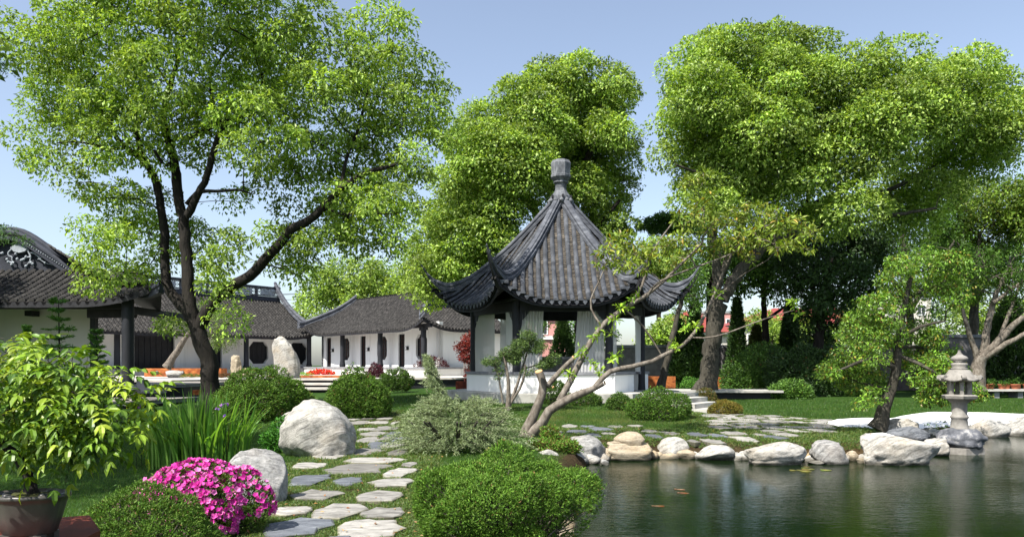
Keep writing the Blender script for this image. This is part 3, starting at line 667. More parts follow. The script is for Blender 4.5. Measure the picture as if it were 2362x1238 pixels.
rock('round white boulder with pink grey veins between the tan and the low boulder', 1553, 1056, 74, 50, 'rock', 44, group=BR, planes=5, rough=.06)
rock('low smooth white boulder at the waterline, left of the longest one', 1651, 1062, 88, 38, 'rock', 45, group=BR, planes=4, rough=.05)
rock('longest pale boulder with furrowed face at the middle of the pond edge', 1790, 1073, 148, 56, 'rock', 46, group=BR, planes=6, thick=.5, rough=.08, sub=5)
rock('grey veined boulder tilted to the right of the longest one', 1914, 1071, 92, 57, 'rock2', 47, tilt=-0.38, group=BR, planes=6, thick=.6)
rock('biggest pale pond boulder with a hollow underside, in front of the leaning tree', 2076, 1073, 184, 74, 'rock', 48, group=BR, planes=8, thick=.45, rough=.10, sub=5)
rock('small pointed pale boulder between the biggest boulder and the lantern plinth', 2158, 1052, 64, 42, 'rock', 49, group=BR, planes=6)
rock('pale layered boulder in front of the white sand beside the lantern', 2283, 1008, 96, 44, 'rock', 50, group=BR, planes=6, thick=.5)
rock('pale layered boulder in the far corner of the pond beyond the lantern', 2352, 1005, 72, 46, 'rock', 51, group=BR, planes=6, thick=.5)
rock('flat pale rock under the leaning tree, behind the dark rock', 2080, 1004, 92, 42, 'rock', 52, zb=-.1, group=BR, planes=6)
rock('dark bluish rock behind the biggest pond boulder', 2092, 1016, 96, 34, 'rock_dark', 53, zb=-.12, group=BR, planes=6)
rock('low pale rock beside the foot of the lantern', 2150, 1010, 52, 24, 'rock', 54, zb=-.15, group=BR)
rock('sharp pale wedge rock at the left bank below the green cover plants', 1330, 1072, 70, 42, 'rock', 55, tilt=-.4, group=BR, planes=9)
rock('flat cracked pale rock at the left bank, just behind the front juniper', 1263, 1062, 62, 26, 'rock', 56, zb=-.1, group=BR, planes=9)
rock('small white rock at the foot of the crooked tree', 1224, 1030, 28, 16, 'rock', 57, zb=-.02, group=BR)
rock('upright brown rock under the overhang of the front juniper', 1300, 1262, 60, 78, 'rock_tan', 58, group=BR, planes=9, thick=.6, rough=.12)
rock('dark wet rock at the very foot of the front juniper', 1262, 1290, 60, 60, 'rock_tan', 59, group=BR, planes=9, thick=.6, rough=.12)
fill = [(1402, 1062, 24, 30, 'rock_tan'), (1510, 1058, 18, 20, 'rock_tan'), (1602, 1056, 30, 16, 'rock'), (1703, 1060, 26, 14, 'rock'), (1868, 1062, 22, 22, 'rock_tan'), (1885, 1071, 42, 10, 'rock'),
        (1966, 1062, 36, 16, 'rock'), (1990, 1068, 26, 12, 'rock_tan'), (2225, 1009, 40, 14, 'rock_tan'), (1395, 1072, 20, 14, 'rock2')]
for k, (x, y, w_, h_, m_) in enumerate(fill):
    lb = ['small brown rock wedged between the mauve and the tan boulder', 'small brown rock right of the tan boulder', 'small pale rock left of the low smooth boulder', 'small pale rock left of the longest boulder',
          'small brown rock right of the longest boulder', 'thin pale rock at the water right of the longest boulder', 'small pale rock right of the tilted grey boulder', 'small brown rock left of the biggest boulder',
          'small brown rock behind the lantern', 'small wet rock at the water left of the tan boulder'][k]
    rock(lb, x, y, w_, h_, m_, 70+k, sub=3, group='small rocks filling gaps in the pond edge', name='small_rock', cat='rock')

k = 0
sh_ = POND[4:13]; dd_ = np.r_[0, np.cumsum(np.linalg.norm(np.diff(sh_, axis=0), axis=1))]
t_ = 0.1
while t_ < dd_[-1]:
    x_ = np.interp(t_, dd_, sh_[:, 0]); y_ = np.interp(t_, dd_, sh_[:, 1]); r1 = random.uniform(.12, .26); V, Fc = rockmesh((x_, y_-.12+random.uniform(-.06, .06), WZ+random.uniform(.0, .07)), (r1, r1*.8, random.uniform(.10, .17)), 300+k, sub=3, planes=7)
    o = MB().add(V, Fc).build('bank_stone', M[(bm_ := random.choice(['rock', 'rock_tan', 'rock']))]); tag(o, 'small low %s stone packed between the boulders at the waterline' % ('tan' if bm_ == 'rock_tan' else 'pale grey'), 'stone', 'small stones packed along the waterline'); t_ += r1*1.5; k += 1

# ================================================================ roofs: rows of overlapping clay tiles
def tile_row(mb, path, lat, r, n, arc=5, rise=0.9, saw=0.80, col=None):
    """path: f(s) for s in 0..1 from eave to top -> point; half-round tiles overlapping downhill"""
    s = np.linspace(0, 1, n+1); pts = A([path(t) for t in s]); lat = unit(lat)
    th = np.linspace(0, math.pi, arc); cs = np.cos(th)*r; sn = np.sin(th)*r*rise
    up = A([0, 0, 1.0])
    lo = pts[:-1]; hi = pts[1:]; rr = rng.uniform(.96, 1.05, n)
    jit = rng.normal(0, r*0.04, (n, 1))*lat
    V0 = (lo+jit)[:, None]+rr[:, None, None]*(cs[None, :, None]*lat+sn[None, :, None]*up)
    V1 = (hi+jit)[:, None]+(rr*saw)[:, None, None]*(cs[None, :, None]*lat+sn[None, :, None]*up)
    V = np.stack([V0, V1], 1).reshape(-1, 3); m = arc
    base = np.arange(n)[:, None]*2*m; j = np.arange(m-1)[None]
    q1 = np.stack([base+j, base+j+1, base+m+j+1, base+m+j], -1).reshape(-1, 4)
    b2 = np.arange(1, n)[:, None]*2*m          # lip of the next tile over this one
    q2 = np.stack([b2-m+j, b2-m+j+1, b2+j+1, b2+j], -1).reshape(-1, 4)
    c = np.repeat(rng.uniform(.72, 1.18, n), 2*m)[:, None]*np.ones(3)
    mb.add(V, np.concatenate([q1, q2]), c, smooth=False)
    mb.add(V0[0], [tuple(range(m))], smooth=False)
def surf_fn(O, u, b, z0, z1, depth, sag=0.35, lifts=()):
    """roof plane: t metres along the eave, v 0..1 up the slope; lifts = (t0, width, height) upswept corners"""
    O = A(O, float); u = A([*u, 0.]); b = A([*b, 0.])
    def f(t, v):
        z = z0+(z1-z0)*(v*(1-sag)+sag*v*v)
        for (t0, w_, h_) in lifts: z += h_*max(0, 1-abs(t-t0)/w_)**2.2*(1-v)**1.2
        return A([O[0], O[1], 0.])+u*t+b*depth*v+A([0, 0, z])
    return f
def tiled_slope(parent, f, L, u, spacing, r, nt, vmin=lambda t: 0.0, vmax=lambda t: 1.0, mat='old_tile', separate=False, t0=0.0, arc=4, thick=0.16, rise=0.9):
    lat = A([*u, 0.]); n = max(2, int(round((L-t0)/spacing))); bs = MB()
    ts = np.linspace(t0, L, n+1); vv = np.linspace(0, 1, 9)
    g0 = A([[f(t, min(v*1.0, 1)*vmax(t)) for v in vv] for t in ts])
    i = np.arange(n)[:, None]*9; j = np.arange(8)[None]
    bs.add(g0.reshape(-1, 3), np.stack([i+j, i+9+j, i+9+j+1, i+j+1], -1).reshape(-1, 4), (0.75, 0.72, 0.70), smooth=False)
    bs.build('tile_bed', M[mat], parent)
    un = MB(); g1 = g0-A([0, 0, thick]); un.add(g1.reshape(-1, 3), np.stack([i+j, i+j+1, i+9+j+1, i+9+j], -1).reshape(-1, 4), smooth=False)
    e = g0[:, 0]; k = np.arange(n)
    un.add(np.concatenate([e, e-A([0, 0, thick])]), np.stack([k, k+1, k+n+2, k+n+1], -1), smooth=False); un.build('eave_board', M['soffit'], parent)
    allr = MB()
    for q in range(n+1):
        t = ts[q]; vm = vmax(t)
        if vm < 0.03: continue
        mm = max(2, int(nt*vm)); path = lambda s, t=t, vm=vm: f(t, s*vm)+A([0, 0, r*0.15])
        if separate: mb = MB(); tile_row(mb, path, lat, r, mm, arc, rise); mb.build('tile_row', M[mat], parent)
        else: tile_row(allr, path, lat, r, mm, arc, rise)
        # drip tile hanging between the rows at the eave
        if q < n:
            p = f((ts[q]+ts[q+1])/2, 0); h_ = spacing*0.42; x = lat*spacing*0.30
            allr.add([p-x, p+x, p+x*0.7-A([0, 0, h_*.6]), p-A([0, 0, h_]), p-x*0.7-A([0, 0, h_*.6])], [(0, 1, 2, 3, 4)], smooth=False)
    if allr.n: allr.build('tile_rows' if not separate else 'drip_tiles', M[mat], parent, kind='stuff')
RIDGE = A([(-.16, 0), (-.16, .12), (-.10, .15), (-.10, .26), (-.15, .29), (-.15, .38), (-.07, .46), (.07, .46), (.15, .38), (.15, .29), (.10, .26), (.10, .15), (.16, .12), (.16, 0)])
def solve_t(O, u, px):
    k = (px-CX)/F; return (k*O[1]-O[0])/(u[0]-k*u[1])
def wall_open(parent, O, u, n, L, z0, z1, thick, openings, mat='white'):
    """wall on the line O+u*t, n = outward normal; openings (t0, t1, za, zb, 'rect'|'oct')"""
    O = A([*O, 0.]); u = A([*u, 0.]); n = A([*n, 0.]); mb = MB(); ax_ = A([u, n, [0, 0, 1.]])
    def seg(a, b, za, zb):
        if b-a > 1e-3 and zb-za > 1e-3: mb.box(O+u*(a+b)/2-n*thick/2+A([0, 0, (za+zb)/2]), (b-a, thick, zb-za), ax_)
    t = 0.0
    for (a, b, za, zb, kd) in sorted(openings):
        seg(t, a, z0, z1); seg(a, b, z0, za); seg(a, b, zb, z1); t = b
        if kd == 'oct':
            c = (b-a)*0.21
            for (cx_, sx_) in ((a, 1), (b, -1)):
                for (cz_, sz_) in ((za, 1), (zb, -1)):
                    tri = [O+u*cx_+A([0, 0, cz_]), O+u*(cx_+sx_*c)+A([0, 0, cz_]), O+u*cx_+A([0, 0, cz_+sz_*c*1.15])]
                    V = A(tri+[p-n*thick for p in tri]); mb.add(V, [(0, 1, 2), (5, 4, 3), (0, 3, 4, 1), (1, 4, 5, 2), (2, 5, 3, 0)], smooth=False)
    seg(t, L, z0, z1); mb.build('wall', M[mat], parent)
def lattice(parent, O, u, n, a, b, za, zb, depth, nv=4, nh=8, name='window', glass='window_glass', frame='dark_wood', bars='lattice'):
    O = A([*O, 0.]); u = A([*u, 0.]); n = A([*n, 0.]); ax_ = A([u, n, [0, 0, 1.]])
    mid = O+u*(a+b)/2-n*depth+A([0, 0, (za+zb)/2]); W_ = b-a; H_ = zb-za
    fr = MB(); t_ = 0.08
    for s_ in (-1, 1): fr.box(mid+u*s_*(W_/2-t_/2), (t_, .09, H_), ax_); fr.box(mid+A([0, 0, s_*(H_/2-t_/2)]), (W_-2*t_, .086, t_), ax_)
    wn_ = fr.build(name, M[frame], parent)
    MB().box(mid-n*0.03, (W_-2*t_, .02, H_-2*t_), ax_).build('pane', M[glass], wn_)
    br = MB()
    for k in range(1, nv): br.box(mid+u*(-W_/2+W_*k/nv), (.025, .035, H_-2*t_), ax_)
    for k in range(1, nh): br.box(mid+A([0, 0, -H_/2+H_*k/nh]), (W_-2*t_, .030, .025), ax_)
    br.build('lattice_bars', M[bars], wn_); return wn_

# ================================================================ middle wing: white guest rooms with a verandah
mw = thing('guest_wing', 'white single-storey wing with narrow dark doors, octagonal windows and swooping grey tiled roof', 'building', (-11, 60, .8))
E0 = A([-18.2, 65.0]); E1 = A([-6.28, 52.0]); um = unit(E1-E0); nm = A([um[1], -um[0]]); 
if nm@(-E0) < 0: nm = -nm
Lm = float(np.linalg.norm(E1-E0)); FZ = 1.42
fm = surf_fn(E0, um, -nm, 4.15, 7.45, 4.6, 0.30, ((0, 3.2, .75), (Lm, 3.0, 0.75)))
vmx = lambda t: min(1.0, max(0.0, 0.28+(t+.2)*0.9)) if t < 0.9 else (1.0 if t < 14.4 else max(0.0, min(1.0, (Lm-t)/3.3*0.5)))
tiled_slope(mw, fm, Lm, um, 0.30, 0.115, 24, vmax=vmx, arc=5, rise=1.35)
us = -nm; fs_ = surf_fn(E1, us, -um, 4.15, 6.0, 3.2, 0.25, ((0, 3.0, .75),))
tiled_slope(mw, fs_, 8.6, us, 0.30, 0.115, 14, rise=1.35, vmax=lambda s: min(1.0, s/2.1+0.02), arc=4)
fb = surf_fn(E0-nm*9.2, um, nm, 4.15, 7.45, 4.6, 0.3); tiled_slope(mw, fb, Lm-3.3, um, 0.5, 0.12, 20, arc=3)
rd = MB()
sw = [fm(.9, 1), fm(.75, .86), fm(.45, .66), fm(.1, .42), fm(-.3, .2), fm(-.6, .04), fm(-.5, -.08)]
sw = A(sw)+A([0, 0, 0.0]); sw = resample(np.c_[sw, np.zeros(len(sw))], .3)[:, :3]; sw[:, 2] += 0.28*np.linspace(0, 1, len(sw))**3
rd.sweep(sw, RIDGE*1.25)
rd.build('verge_ridge', M['ridge'], mw)
rd = MB(); v2 = A([fm(14.4, 1), fm(14.45, .8), fm(14.5, .62), fm(14.55, .46)]); rd.sweep(resample(np.c_[v2, v2[:, 0]], .3)[:, :3]+A([0, 0, .05]), RIDGE*1.1)
h2 = A([fm(14.5, .47), fm(15.6, .28), fm(16.8, .10), fm(17.64, 0)+A([0, 0, 0.0]), fm(18.1, 0)+A([0, 0, .45])]); rd.sweep(resample(np.c_[h2, h2[:, 0]], .3)[:, :3]+A([0, 0, .03]), RIDGE*.9)
rd.build('verge_ridge', M['ridge'], mw)
rd = MB(); rd.sweep([fm(.6, 1.0), fm(14.5, 1.0)], A([(-.12, -.05), (-.12, .14), (.12, .14), (.12, -.05)])); rd.build('ridge', M['old_tile'], mw)
gp = MB(); a_, b_, c_ = fm(14.35, 1.0), fm(14.35, .46), fm(14.35, 1.0)-A([*nm, 0])*2.6*1.0; c_[2] = b_[2]
gp.add([a_, b_, c_, a_+A([*um, 0])*.1, b_+A([*um, 0])*.1, c_+A([*um, 0])*.1], [(0, 1, 2), (5, 4, 3), (0, 3, 4, 1), (1, 4, 5, 2), (2, 5, 3, 0)], smooth=False); gp.build('gable_panel', M['gable'], mw)
WO = E0-nm*1.75; ops = []; doors = []; wins = []
for px in (758, 837, 926):
    t = solve_t(WO, um, px); ops.append((t-.42, t+.42, FZ, FZ+2.55, 'rect')); doors.append(t)
for px in (796, 881, 972):
    t = solve_t(WO, um, px); ops.append((t-.72, t+.72, FZ+.58, FZ+2.45, 'oct')); wins.append(t)
tl = solve_t(WO, um, 742); tr = solve_t(WO, um, 1013)
wall_open(mw, WO+um*tl, um, nm, tr-tl, 0.8, 4.75, .35, [(a-tl, b-tl, c, d_, k) for a, b, c, d_, k in ops])
wc = WO+um*tr; wall_open(mw, wc, us, um, 9.0, 0.5, 4.3, .35, []); wall_open(mw, WO+um*tl, us, -um, 6.0, .8, 4.75, .35, [], 'gable')  # left return wall coloured dark to stand in for a shaded gap
for t in doors: lattice(mw, WO, um, nm, t-.42, t+.42, FZ, FZ+2.55, .16, 3, 9, 'door', 'black_panel')
for t in wins: lattice(mw, WO, um, nm, t-.72, t+.72, FZ+.58, FZ+2.45, .22, 5, 6, 'window')
CO = E0-nm*.75; col0 = MB()
tcs = [solve_t(CO, um, px) for px in (713, 790, 877, 977)]
col0.lathe((*(CO+um*tcs[0]), 0), [(.24, FZ+.02), (.27, FZ+.1), (.22, FZ+.28), (.20, FZ+.5), (.20, 4.35)], 14); c0 = col0.build('column', M['dark_wood'], mw)
for t in tcs[1:]: share(c0, 'column', mw, (*(um*(t-tcs[0])), 0))
bm0 = MB()
for t in tcs: bm0.box([*(CO+um*t+nm*0.0), 4.2], (.9, .14, .22), A([[*um, 0], [*nm, 0], [0, 0, 1]]))
bm0.box([*(CO+um*Lm/2), 4.42], (Lm, .18, .28), A([[*um, 0], [*nm, 0], [0, 0, 1]])); bm0.build('beam', M['dark_wood'], mw)
pl_ = MB(); f0 = E0+nm*.1; m_ = f0+um*(Lm/2+.3)-nm*2.6; AXM = A([[*um, 0], [*nm, 0], [0, 0, 1]])
pl_.box([*m_, 1.03], (Lm+1.2, 5.2, .62), AXM); pl_.build('plinth', M['white'], mw)
MB().box([*m_, FZ-.045], (Lm+1.4, 5.4, .13), AXM).build('floor_edge', M['cap'], mw)
for k, px in enumerate((769, 851, 941)):
    t = solve_t(WO, um, px); p = A([*(WO+um*t+nm*.10), FZ+1.45]); r0 = thing('wall_lamp', ['small square black wall lamp beside the farthest narrow door', 'small square black wall lamp beside the middle narrow door',
        'small square black wall lamp beside the nearest narrow door'][k], 'wall lamp', p, 'wall lamps of the guest wing')
    MB().box(p, (.22, .2, .28), AXM).build('housing', M['metal'], r0); MB().box(p+A([*nm, 0])*.11, (.14, .02, .2), AXM).build('glass', M['white_trim'], r0)

# ================================================================ long hall behind the courtyard
lh = thing('long_hall', 'long white hall with dark columns, octagonal windows and a carved openwork roof ridge', 'building', (-24, 58, .8))
H0 = A([-30.4, 48.6]); H1 = A([-17.6, 66.0]); uh = unit(H1-H0); nh_ = A([uh[1], -uh[0]])
if nh_@(-H0) < 0: nh_ = -nh_
Lh = float(np.linalg.norm(H1-H0)); fh = surf_fn(H0, uh, -nh_, 3.9, 7.5, 5.2, 0.28, ((Lh, 3.0, .5),))
tiled_slope(lh, fh, Lh, uh, 0.31, 0.12, 26, vmax=lambda t: 1.0, arc=5, rise=1.35)
fhb = surf_fn(H0-nh_*10.4, uh, nh_, 3.9, 7.5, 5.2, .28); tiled_slope(lh, fhb, Lh, uh, .6, .12, 14, arc=3)
r0 = fh(0, 1); r1 = fh(Lh, 1); AXH = A([[*uh, 0], [*nh_, 0], [0, 0, 1]])
rg = MB()
rg.box((r0+r1)/2+A([0, 0, .10]), (Lh, .42, .26), AXH); rg.box((r0+r1)/2+A([0, 0, .30]), (Lh, .34, .12), AXH); rg.box((r0+r1)/2+A([0, 0, 1.22]), (Lh+.2, .34, .14), AXH)
rg.build('ridge', M['gable'], lh)
fr = MB(); pn = MB(); npn = 9
for k in range(npn+1): fr.box(r0+(r1-r0)*k/npn+A([0, 0, .76]), (.14, .3, .8), AXH)
fr.box((r0+r1)/2+A([0, 0, .44]), (Lh, .22, .07), AXH); fr.box((r0+r1)/2+A([0, 0, 1.08]), (Lh, .22, .07), AXH)
for k in range(int(Lh/.22)):      # openwork: crossed bars with gaps
    c = r0+(r1-r0)*(k+.5)/int(Lh/.22)
    for s_ in (-1, 1):
        a = unit(A([*uh, 0])+A([0, 0, s_*1.0])); fr.box(c+A([0, 0, .76]), (.30, .05, .035), A([a, [*nh_, 0], np.cross(a, A([*nh_, 0]))]))
for s_ in (.50, 1.0): 
    for k in range(int(Lh/.16)): fr.box(r0+(r1-r0)*(k+.5)/int(Lh/.16)+A([0, 0, s_]), (.05, .1, .1), AXH)
fr.build('openwork_lattice', M['ridge'], lh, kind='stuff')
for k in range(npn):               # carved relief panels in the middle of each bay
    c = r0+(r1-r0)*(k+.5)/npn+A([0, 0, .76]); pm = MB(); pm.box(c, (Lh/npn*.62, .08, .46), AXH)
    for q in range(16):
        a0 = c+A([*uh, 0])*rng.uniform(-.28, .28)*Lh/npn+A([0, 0, rng.uniform(-.16, .16)])+A([*nh_, 0])*.06
        pm.lathe(a0-A([0, 0, .05]), [(.03, 0), (.07, .05), (.02, .11)], 6)
    pm.build('relief_panel', M['relief'], lh)
rr_ = MB(); vg = A([fh(Lh-.3, 1.02), fh(Lh-.2, .78), fh(Lh-.1, .5), fh(Lh, .22), fh(Lh+.1, -.02)]); vg = resample(np.c_[vg, vg[:, 0]], .3)[:, :3]; vg[:, 2] += .1+1.05*np.linspace(1, 0, len(vg))**3
rr_.sweep(vg, RIDGE*1.25); rr_.build('verge_ridge', M['ridge'], lh)
fin = MB(); e = r1+A([0, 0, 1.2])
for q in range(9): fin.lathe(e+A([*uh, 0])*(-q*.13)+A([0, 0, -.5+.1*rng.random()]), [(.05, 0), (.16, .2), (.10, .4), (.02, .6-.03*q)], 7)
fin.tube([e, e+A([*uh, 0])*.1+A([0, 0, .3]), e+A([*uh, 0])*.02+A([0, 0, .55])], [.08, .06, .02], 6); fin.build('ridge_finial', M['relief'], lh)
WH = H0-nh_*2.2; ops = []; th0 = 0.0
z0h = 1.30
for px in (597,): t = solve_t(WH, uh, px); ops.append((t-.95, t+.95, z0h+.40, z0h+2.3, 'oct'))
t = solve_t(WH, uh, 688); ops.append((t-1.0, t+1.0, z0h+.35, z0h+2.3, 'oct'))
ta, tb = solve_t(WH, uh, 310), solve_t(WH, uh, 403); ops.append((ta, tb, z0h, z0h+2.55, 'rect'))
ta2, tb2 = solve_t(WH, uh, 493), solve_t(WH, uh, 512); ops.append((ta2, tb2, z0h, z0h+2.5, 'rect'))
wall_open(lh, WH, uh, nh_, Lh+1.0, .8, 4.4, .35, ops)
for (a, b, za, zb, kd) in ops:
    lattice(lh, WH, uh, nh_, a, b, za, zb, .24, 7 if b-a > 3 else 4, 6, 'door' if kd == 'rect' else 'window', 'black_panel', bars='dark_wood')
CH = H0-nh_*.9; pxs = (270, 470, 568, 713); tcs = [solve_t(CH, uh, px) for px in pxs]
c0 = MB().lathe((*(CH+uh*tcs[0]), 0), [(.26, z0h-.1), (.26, z0h+.15), (.21, z0h+.3), (.20, 4.25)], 12).build('column', M['dark_wood'], lh)
for t in tcs[1:]: share(c0, 'column', lh, (*(uh*(t-tcs[0])), 0))
MB().box([*(CH+uh*Lh/2), 4.08], (Lh, .2, .3), AXH).build('beam', M['dark_wood'], lh)
MB().box([*(H0+uh*Lh/2-nh_*3), 1.05], (Lh+2, 6.4, .5), AXH).build('plinth', M['cap'], lh)

# ================================================================ near left gabled hall
gl = thing('gabled_hall', 'near white hall at the left edge with dark carved gable and upswept tiled corner', 'building', (-19, 30, .6))
def Q(px, py, d): return P(px, py, d)
EO = A([-27.0, 28.4]); ug = unit(A([1.0, -.05])); ng = A([-ug[1]*-1, -1.0]); ng = unit(A([-0.05, -1.0])); Lg = 13.9
fg = surf_fn(EO, ug, -ng, 3.98, 5.50, 3.0, 0.2, ((Lg, 3.4, .72),))
tiled_slope(gl, fg, Lg, ug, 0.34, 0.135, 24, vmax=lambda t: 1.0 if t < Lg-2.6 else max(0, (Lg-t)/2.6), separate=True, arc=6, rise=.95, thick=.22)
# slope on the far side of the hip, turning away to the right
ub = unit(A([-.49, 1.0])); CB = EO+ug*Lg; fgb = surf_fn(CB, ub, -ug, 3.98, 7.0, 5.4, .25, ((0, 3.4, .72),))
tiled_slope(gl, fgb, 6, ub, 0.4, 0.135, 34, vmax=lambda s: min(1.0, .02+s/4.5), arc=4)
gt = fg(7.0, 1)[2]; apx = P(26, 520, 31.6)
AXG = A([[*ug, 0], [*(-ng), 0], [0, 0, 1]])
gab = MB(); yb = 31.5
gl_pts = [P(-260, 628, yb), P(190, 628, yb), P(150, 600, yb), P(105, 565, yb), P(62, 540, yb), P(26, 532, yb), P(-12, 540, yb), P(-60, 565, yb), P(-130, 600, yb)]
V = A(gl_pts+[p+A([0, .25, 0]) for p in gl_pts]); m_ = len(gl_pts)
gab.add(V, [tuple(range(m_)), tuple(range(2*m_-1, m_-1, -1))]+[(k, (k+1) % m_, m_+(k+1) % m_, m_+k) for k in range(m_)], smooth=False); gab.build('gable_panel', M['gable'], gl)
vr = A([P(-150, 604, yb-.15), P(-60, 560, yb-.15), P(-15, 534, yb-.15), P(26, 526, yb-.15), P(62, 541, yb-.15), P(110, 575, yb-.15), P(160, 610, yb-.15), P(205, 634, yb-.3), P(262, 650, 30.2), P(325, 662, 28.6), P(352, 660, 27.9), P(372, 648, 27.3)])
vr = resample(np.c_[vr, vr[:, 0]], .3)[:, :3]
MB().sweep(vr-A([0, 0, .44]), RIDGE*.95, lat=A([0.25, 1, 0])).build('verge_ridge', M['gable'], gl)
MB().sweep(vr[8:-6]+A([0, .25, -.30]), RIDGE*1.0, lat=A([0.25, 1, 0])).build('verge_ridge', M['gable'], gl)
bd = MB(); dd = resample(np.c_[A([P(58, 560, yb-.3), P(110, 592, yb-.3), P(168, 628, yb-.3)]), np.zeros(3)], .11)
for p in dd: bd.lathe(p[:3], [(.01, -.03), (.035, 0), (.01, .03)], 6)
bd.build('bead_moulding', M['relief'], gl, kind='stuff')
# right slope of the main roof above the hip
fr_ = surf_fn(A([vr[14, 0], yb]), A([0, 1.]), A([-1., 0]), 5.4, 7.4, 3.2, .1)
cv = MB()   # plaster relief: shield, scrolls and buds
def pl(x, y): return P(x/2.579, 480+y/2.579, yb-.14)
sh = [(65, 235), (95, 215), (120, 205), (145, 215), (170, 240), (150, 258), (118, 266), (85, 258)]
V = A([pl(*q) for q in sh]); cv.add(np.concatenate([V-A([0, .06, 0]), V+A([0, .1, 0])]), [tuple(range(8))]+[(k, (k+1) % 8, 8+(k+1) % 8, 8+k) for k in range(8)], smooth=False)
for st in ([(70, 245), (48, 265), (52, 285), (75, 290), (70, 310), (85, 325)], [(85, 325), (60, 322), (42, 312)], [(165, 240), (172, 265), (185, 290), (178, 315), (160, 340)], [(178, 312), (195, 330)],
           [(185, 265), (205, 268), (225, 285), (245, 310), (275, 328), (325, 338)], [(225, 285), (245, 296), (225, 305)], [(0, 270), (15, 268)], [(185, 290), (160, 292), (140, 302)], [(205, 268), (212, 255)]):
    pts = resample(np.c_[A([pl(*q) for q in st]), np.zeros(len(st))], .04)[:, :3]; cv.tube(pts, np.linspace(.045, .018, len(pts)), 6)
for q in ((103, 303), (128, 310), (95, 272), (42, 305), (50, 320), (70, 335), (155, 345), (195, 332), (185, 325), (212, 258), (245, 300), (270, 325), (15, 268), (155, 290), (140, 305)):
    cv.lathe(pl(*q)-A([0, 0, .06]), [(.02, 0), (.06, .05), (.055, .09), (.01, .13)], 8)
cv.build('carved_relief', M['relief'], gl)
zf = .62
wl_ = MB(); wx1 = P(208, 800, 31.0)[0]; wl_.box(((-30+wx1)/2, 31.2, (zf+4.4)/2), (wx1+30, .4, 4.4-zf)); wl_.build('wall', M['shaded_white'], gl)
c0 = MB().lathe((P(295, 800, 28.3)[0], 28.3, 0), [(.22, zf), (.22, 4.1)], 16).build('column', M['dark_wood'], gl)
MB().lathe((P(295, 800, 28.3)[0], 28.3, 0), [(.36, .45), (.40, .55), (.38, .72), (.27, .80), (.27, .86)], 16).build('column_base', M['cap'], gl)
pb_ = MB(); pb_.box((P(217, 800, 30.3)[0], 30.3, 2.35), (.22, .22, 3.5)); pb_.build('post', M['dark_wood'], gl)
pb_ = MB(); pb_.box((P(252, 728, 29)[0]-.0, 29.2, 3.62), (1.9, .16, .34)); pb_.box((P(290, 728, 28.3)[0], 31, 3.72), (.2, 5.4, .3))
pb_.box(((-27+P(295, 700, 28.3)[0])/2, 28.5, 3.86), (27+P(295, 700, 28.3)[0], .2, .22)); pb_.build('beam', M['soffit'], gl)
pb_ = MB(); pb_.box((P(74, 704, 30.6)[0], 30.6, 3.72), (.3, .5, .22)); pb_.build('bracket', M['dark_wood'], gl)
# curved foot stone beside the column
ft = MB(); x0 = P(318, 860, 27.6)[0]; prof = [(0, .62), (0, 1.05), (.16, 1.05), (.25, .92), (.34, .74), (.50, .68), (.66, .66), (.66, .60)]
V = A([(x0+a, 27.5, b) for a, b in prof]+[(x0+a, 28.0, b) for a, b in prof]); ft.add(V, [tuple(range(8))[::-1], tuple(range(8, 16))]+[(k, (k+1) % 8, 8+(k+1) % 8, 8+k) for k in range(8)], smooth=False)
tag(ft.build('drum_stone', M['gable']), 'dark curved foot stone beside the near hall column', 'foot stone')

# ================================================================ pavilion
PC = A([1.90, 28.8]); RE = 4.75
pv = thing('garden_pavilion', 'open hexagonal pavilion with steep grey tiled roof, swept horns and lantern-shaped finial', 'pavilion', (*PC, .6))
HIP_R = A([.30, 1.38, 2.0, 2.67, 3.3, 3.96, 4.4, 4.75]); HIP_Z = A([7.78, 6.62, 6.0, 5.42, 4.92, 4.55, 4.46, 4.56])
CEN_A = A([.26, 1.2, 2.31, 3.0, 3.43, 4.11]); CEN_Z = A([7.70, 6.42, 5.10, 4.42, 4.06, 3.62])
def zroof(a, s):
    a = max(a, .26); k = min(1.0, abs(s)*math.sqrt(3)/a); zc = np.interp(a, CEN_A, CEN_Z); zh = np.interp(a*1.1547, HIP_R, HIP_Z)
    return zc+(zh-zc)*k**2.6
AE = RE*math.cos(math.pi/6)
def eave_a(s): return AE-0.22*(1-(abs(s)/(RE/2))**2)+0.0
faces = []
for k in range(6):
    ang = -math.pi/2+k*math.pi/3; nrm = A([math.cos(ang), math.sin(ang)]); lat2 = A([-nrm[1], nrm[0]]); faces.append((nrm, lat2))
def rp(nrm, lat2, a, s, dz=0.0): p = PC+nrm*a+lat2*s; return A([p[0], p[1], zroof(a, s)+dz])
NR = 17; sp_ = RE/NR
dt = MB()   # drip tile template at origin, facing -Y
pts = [(-.5, 0), (.5, 0), (.45, -.35), (.25, -.62), (0, -.95), (-.25, -.62), (-.45, -.35)]
V = A([(x*.17, 0, z*.17) for x, z in pts]+[(x*.17, .025, z*.17) for x, z in pts]); 
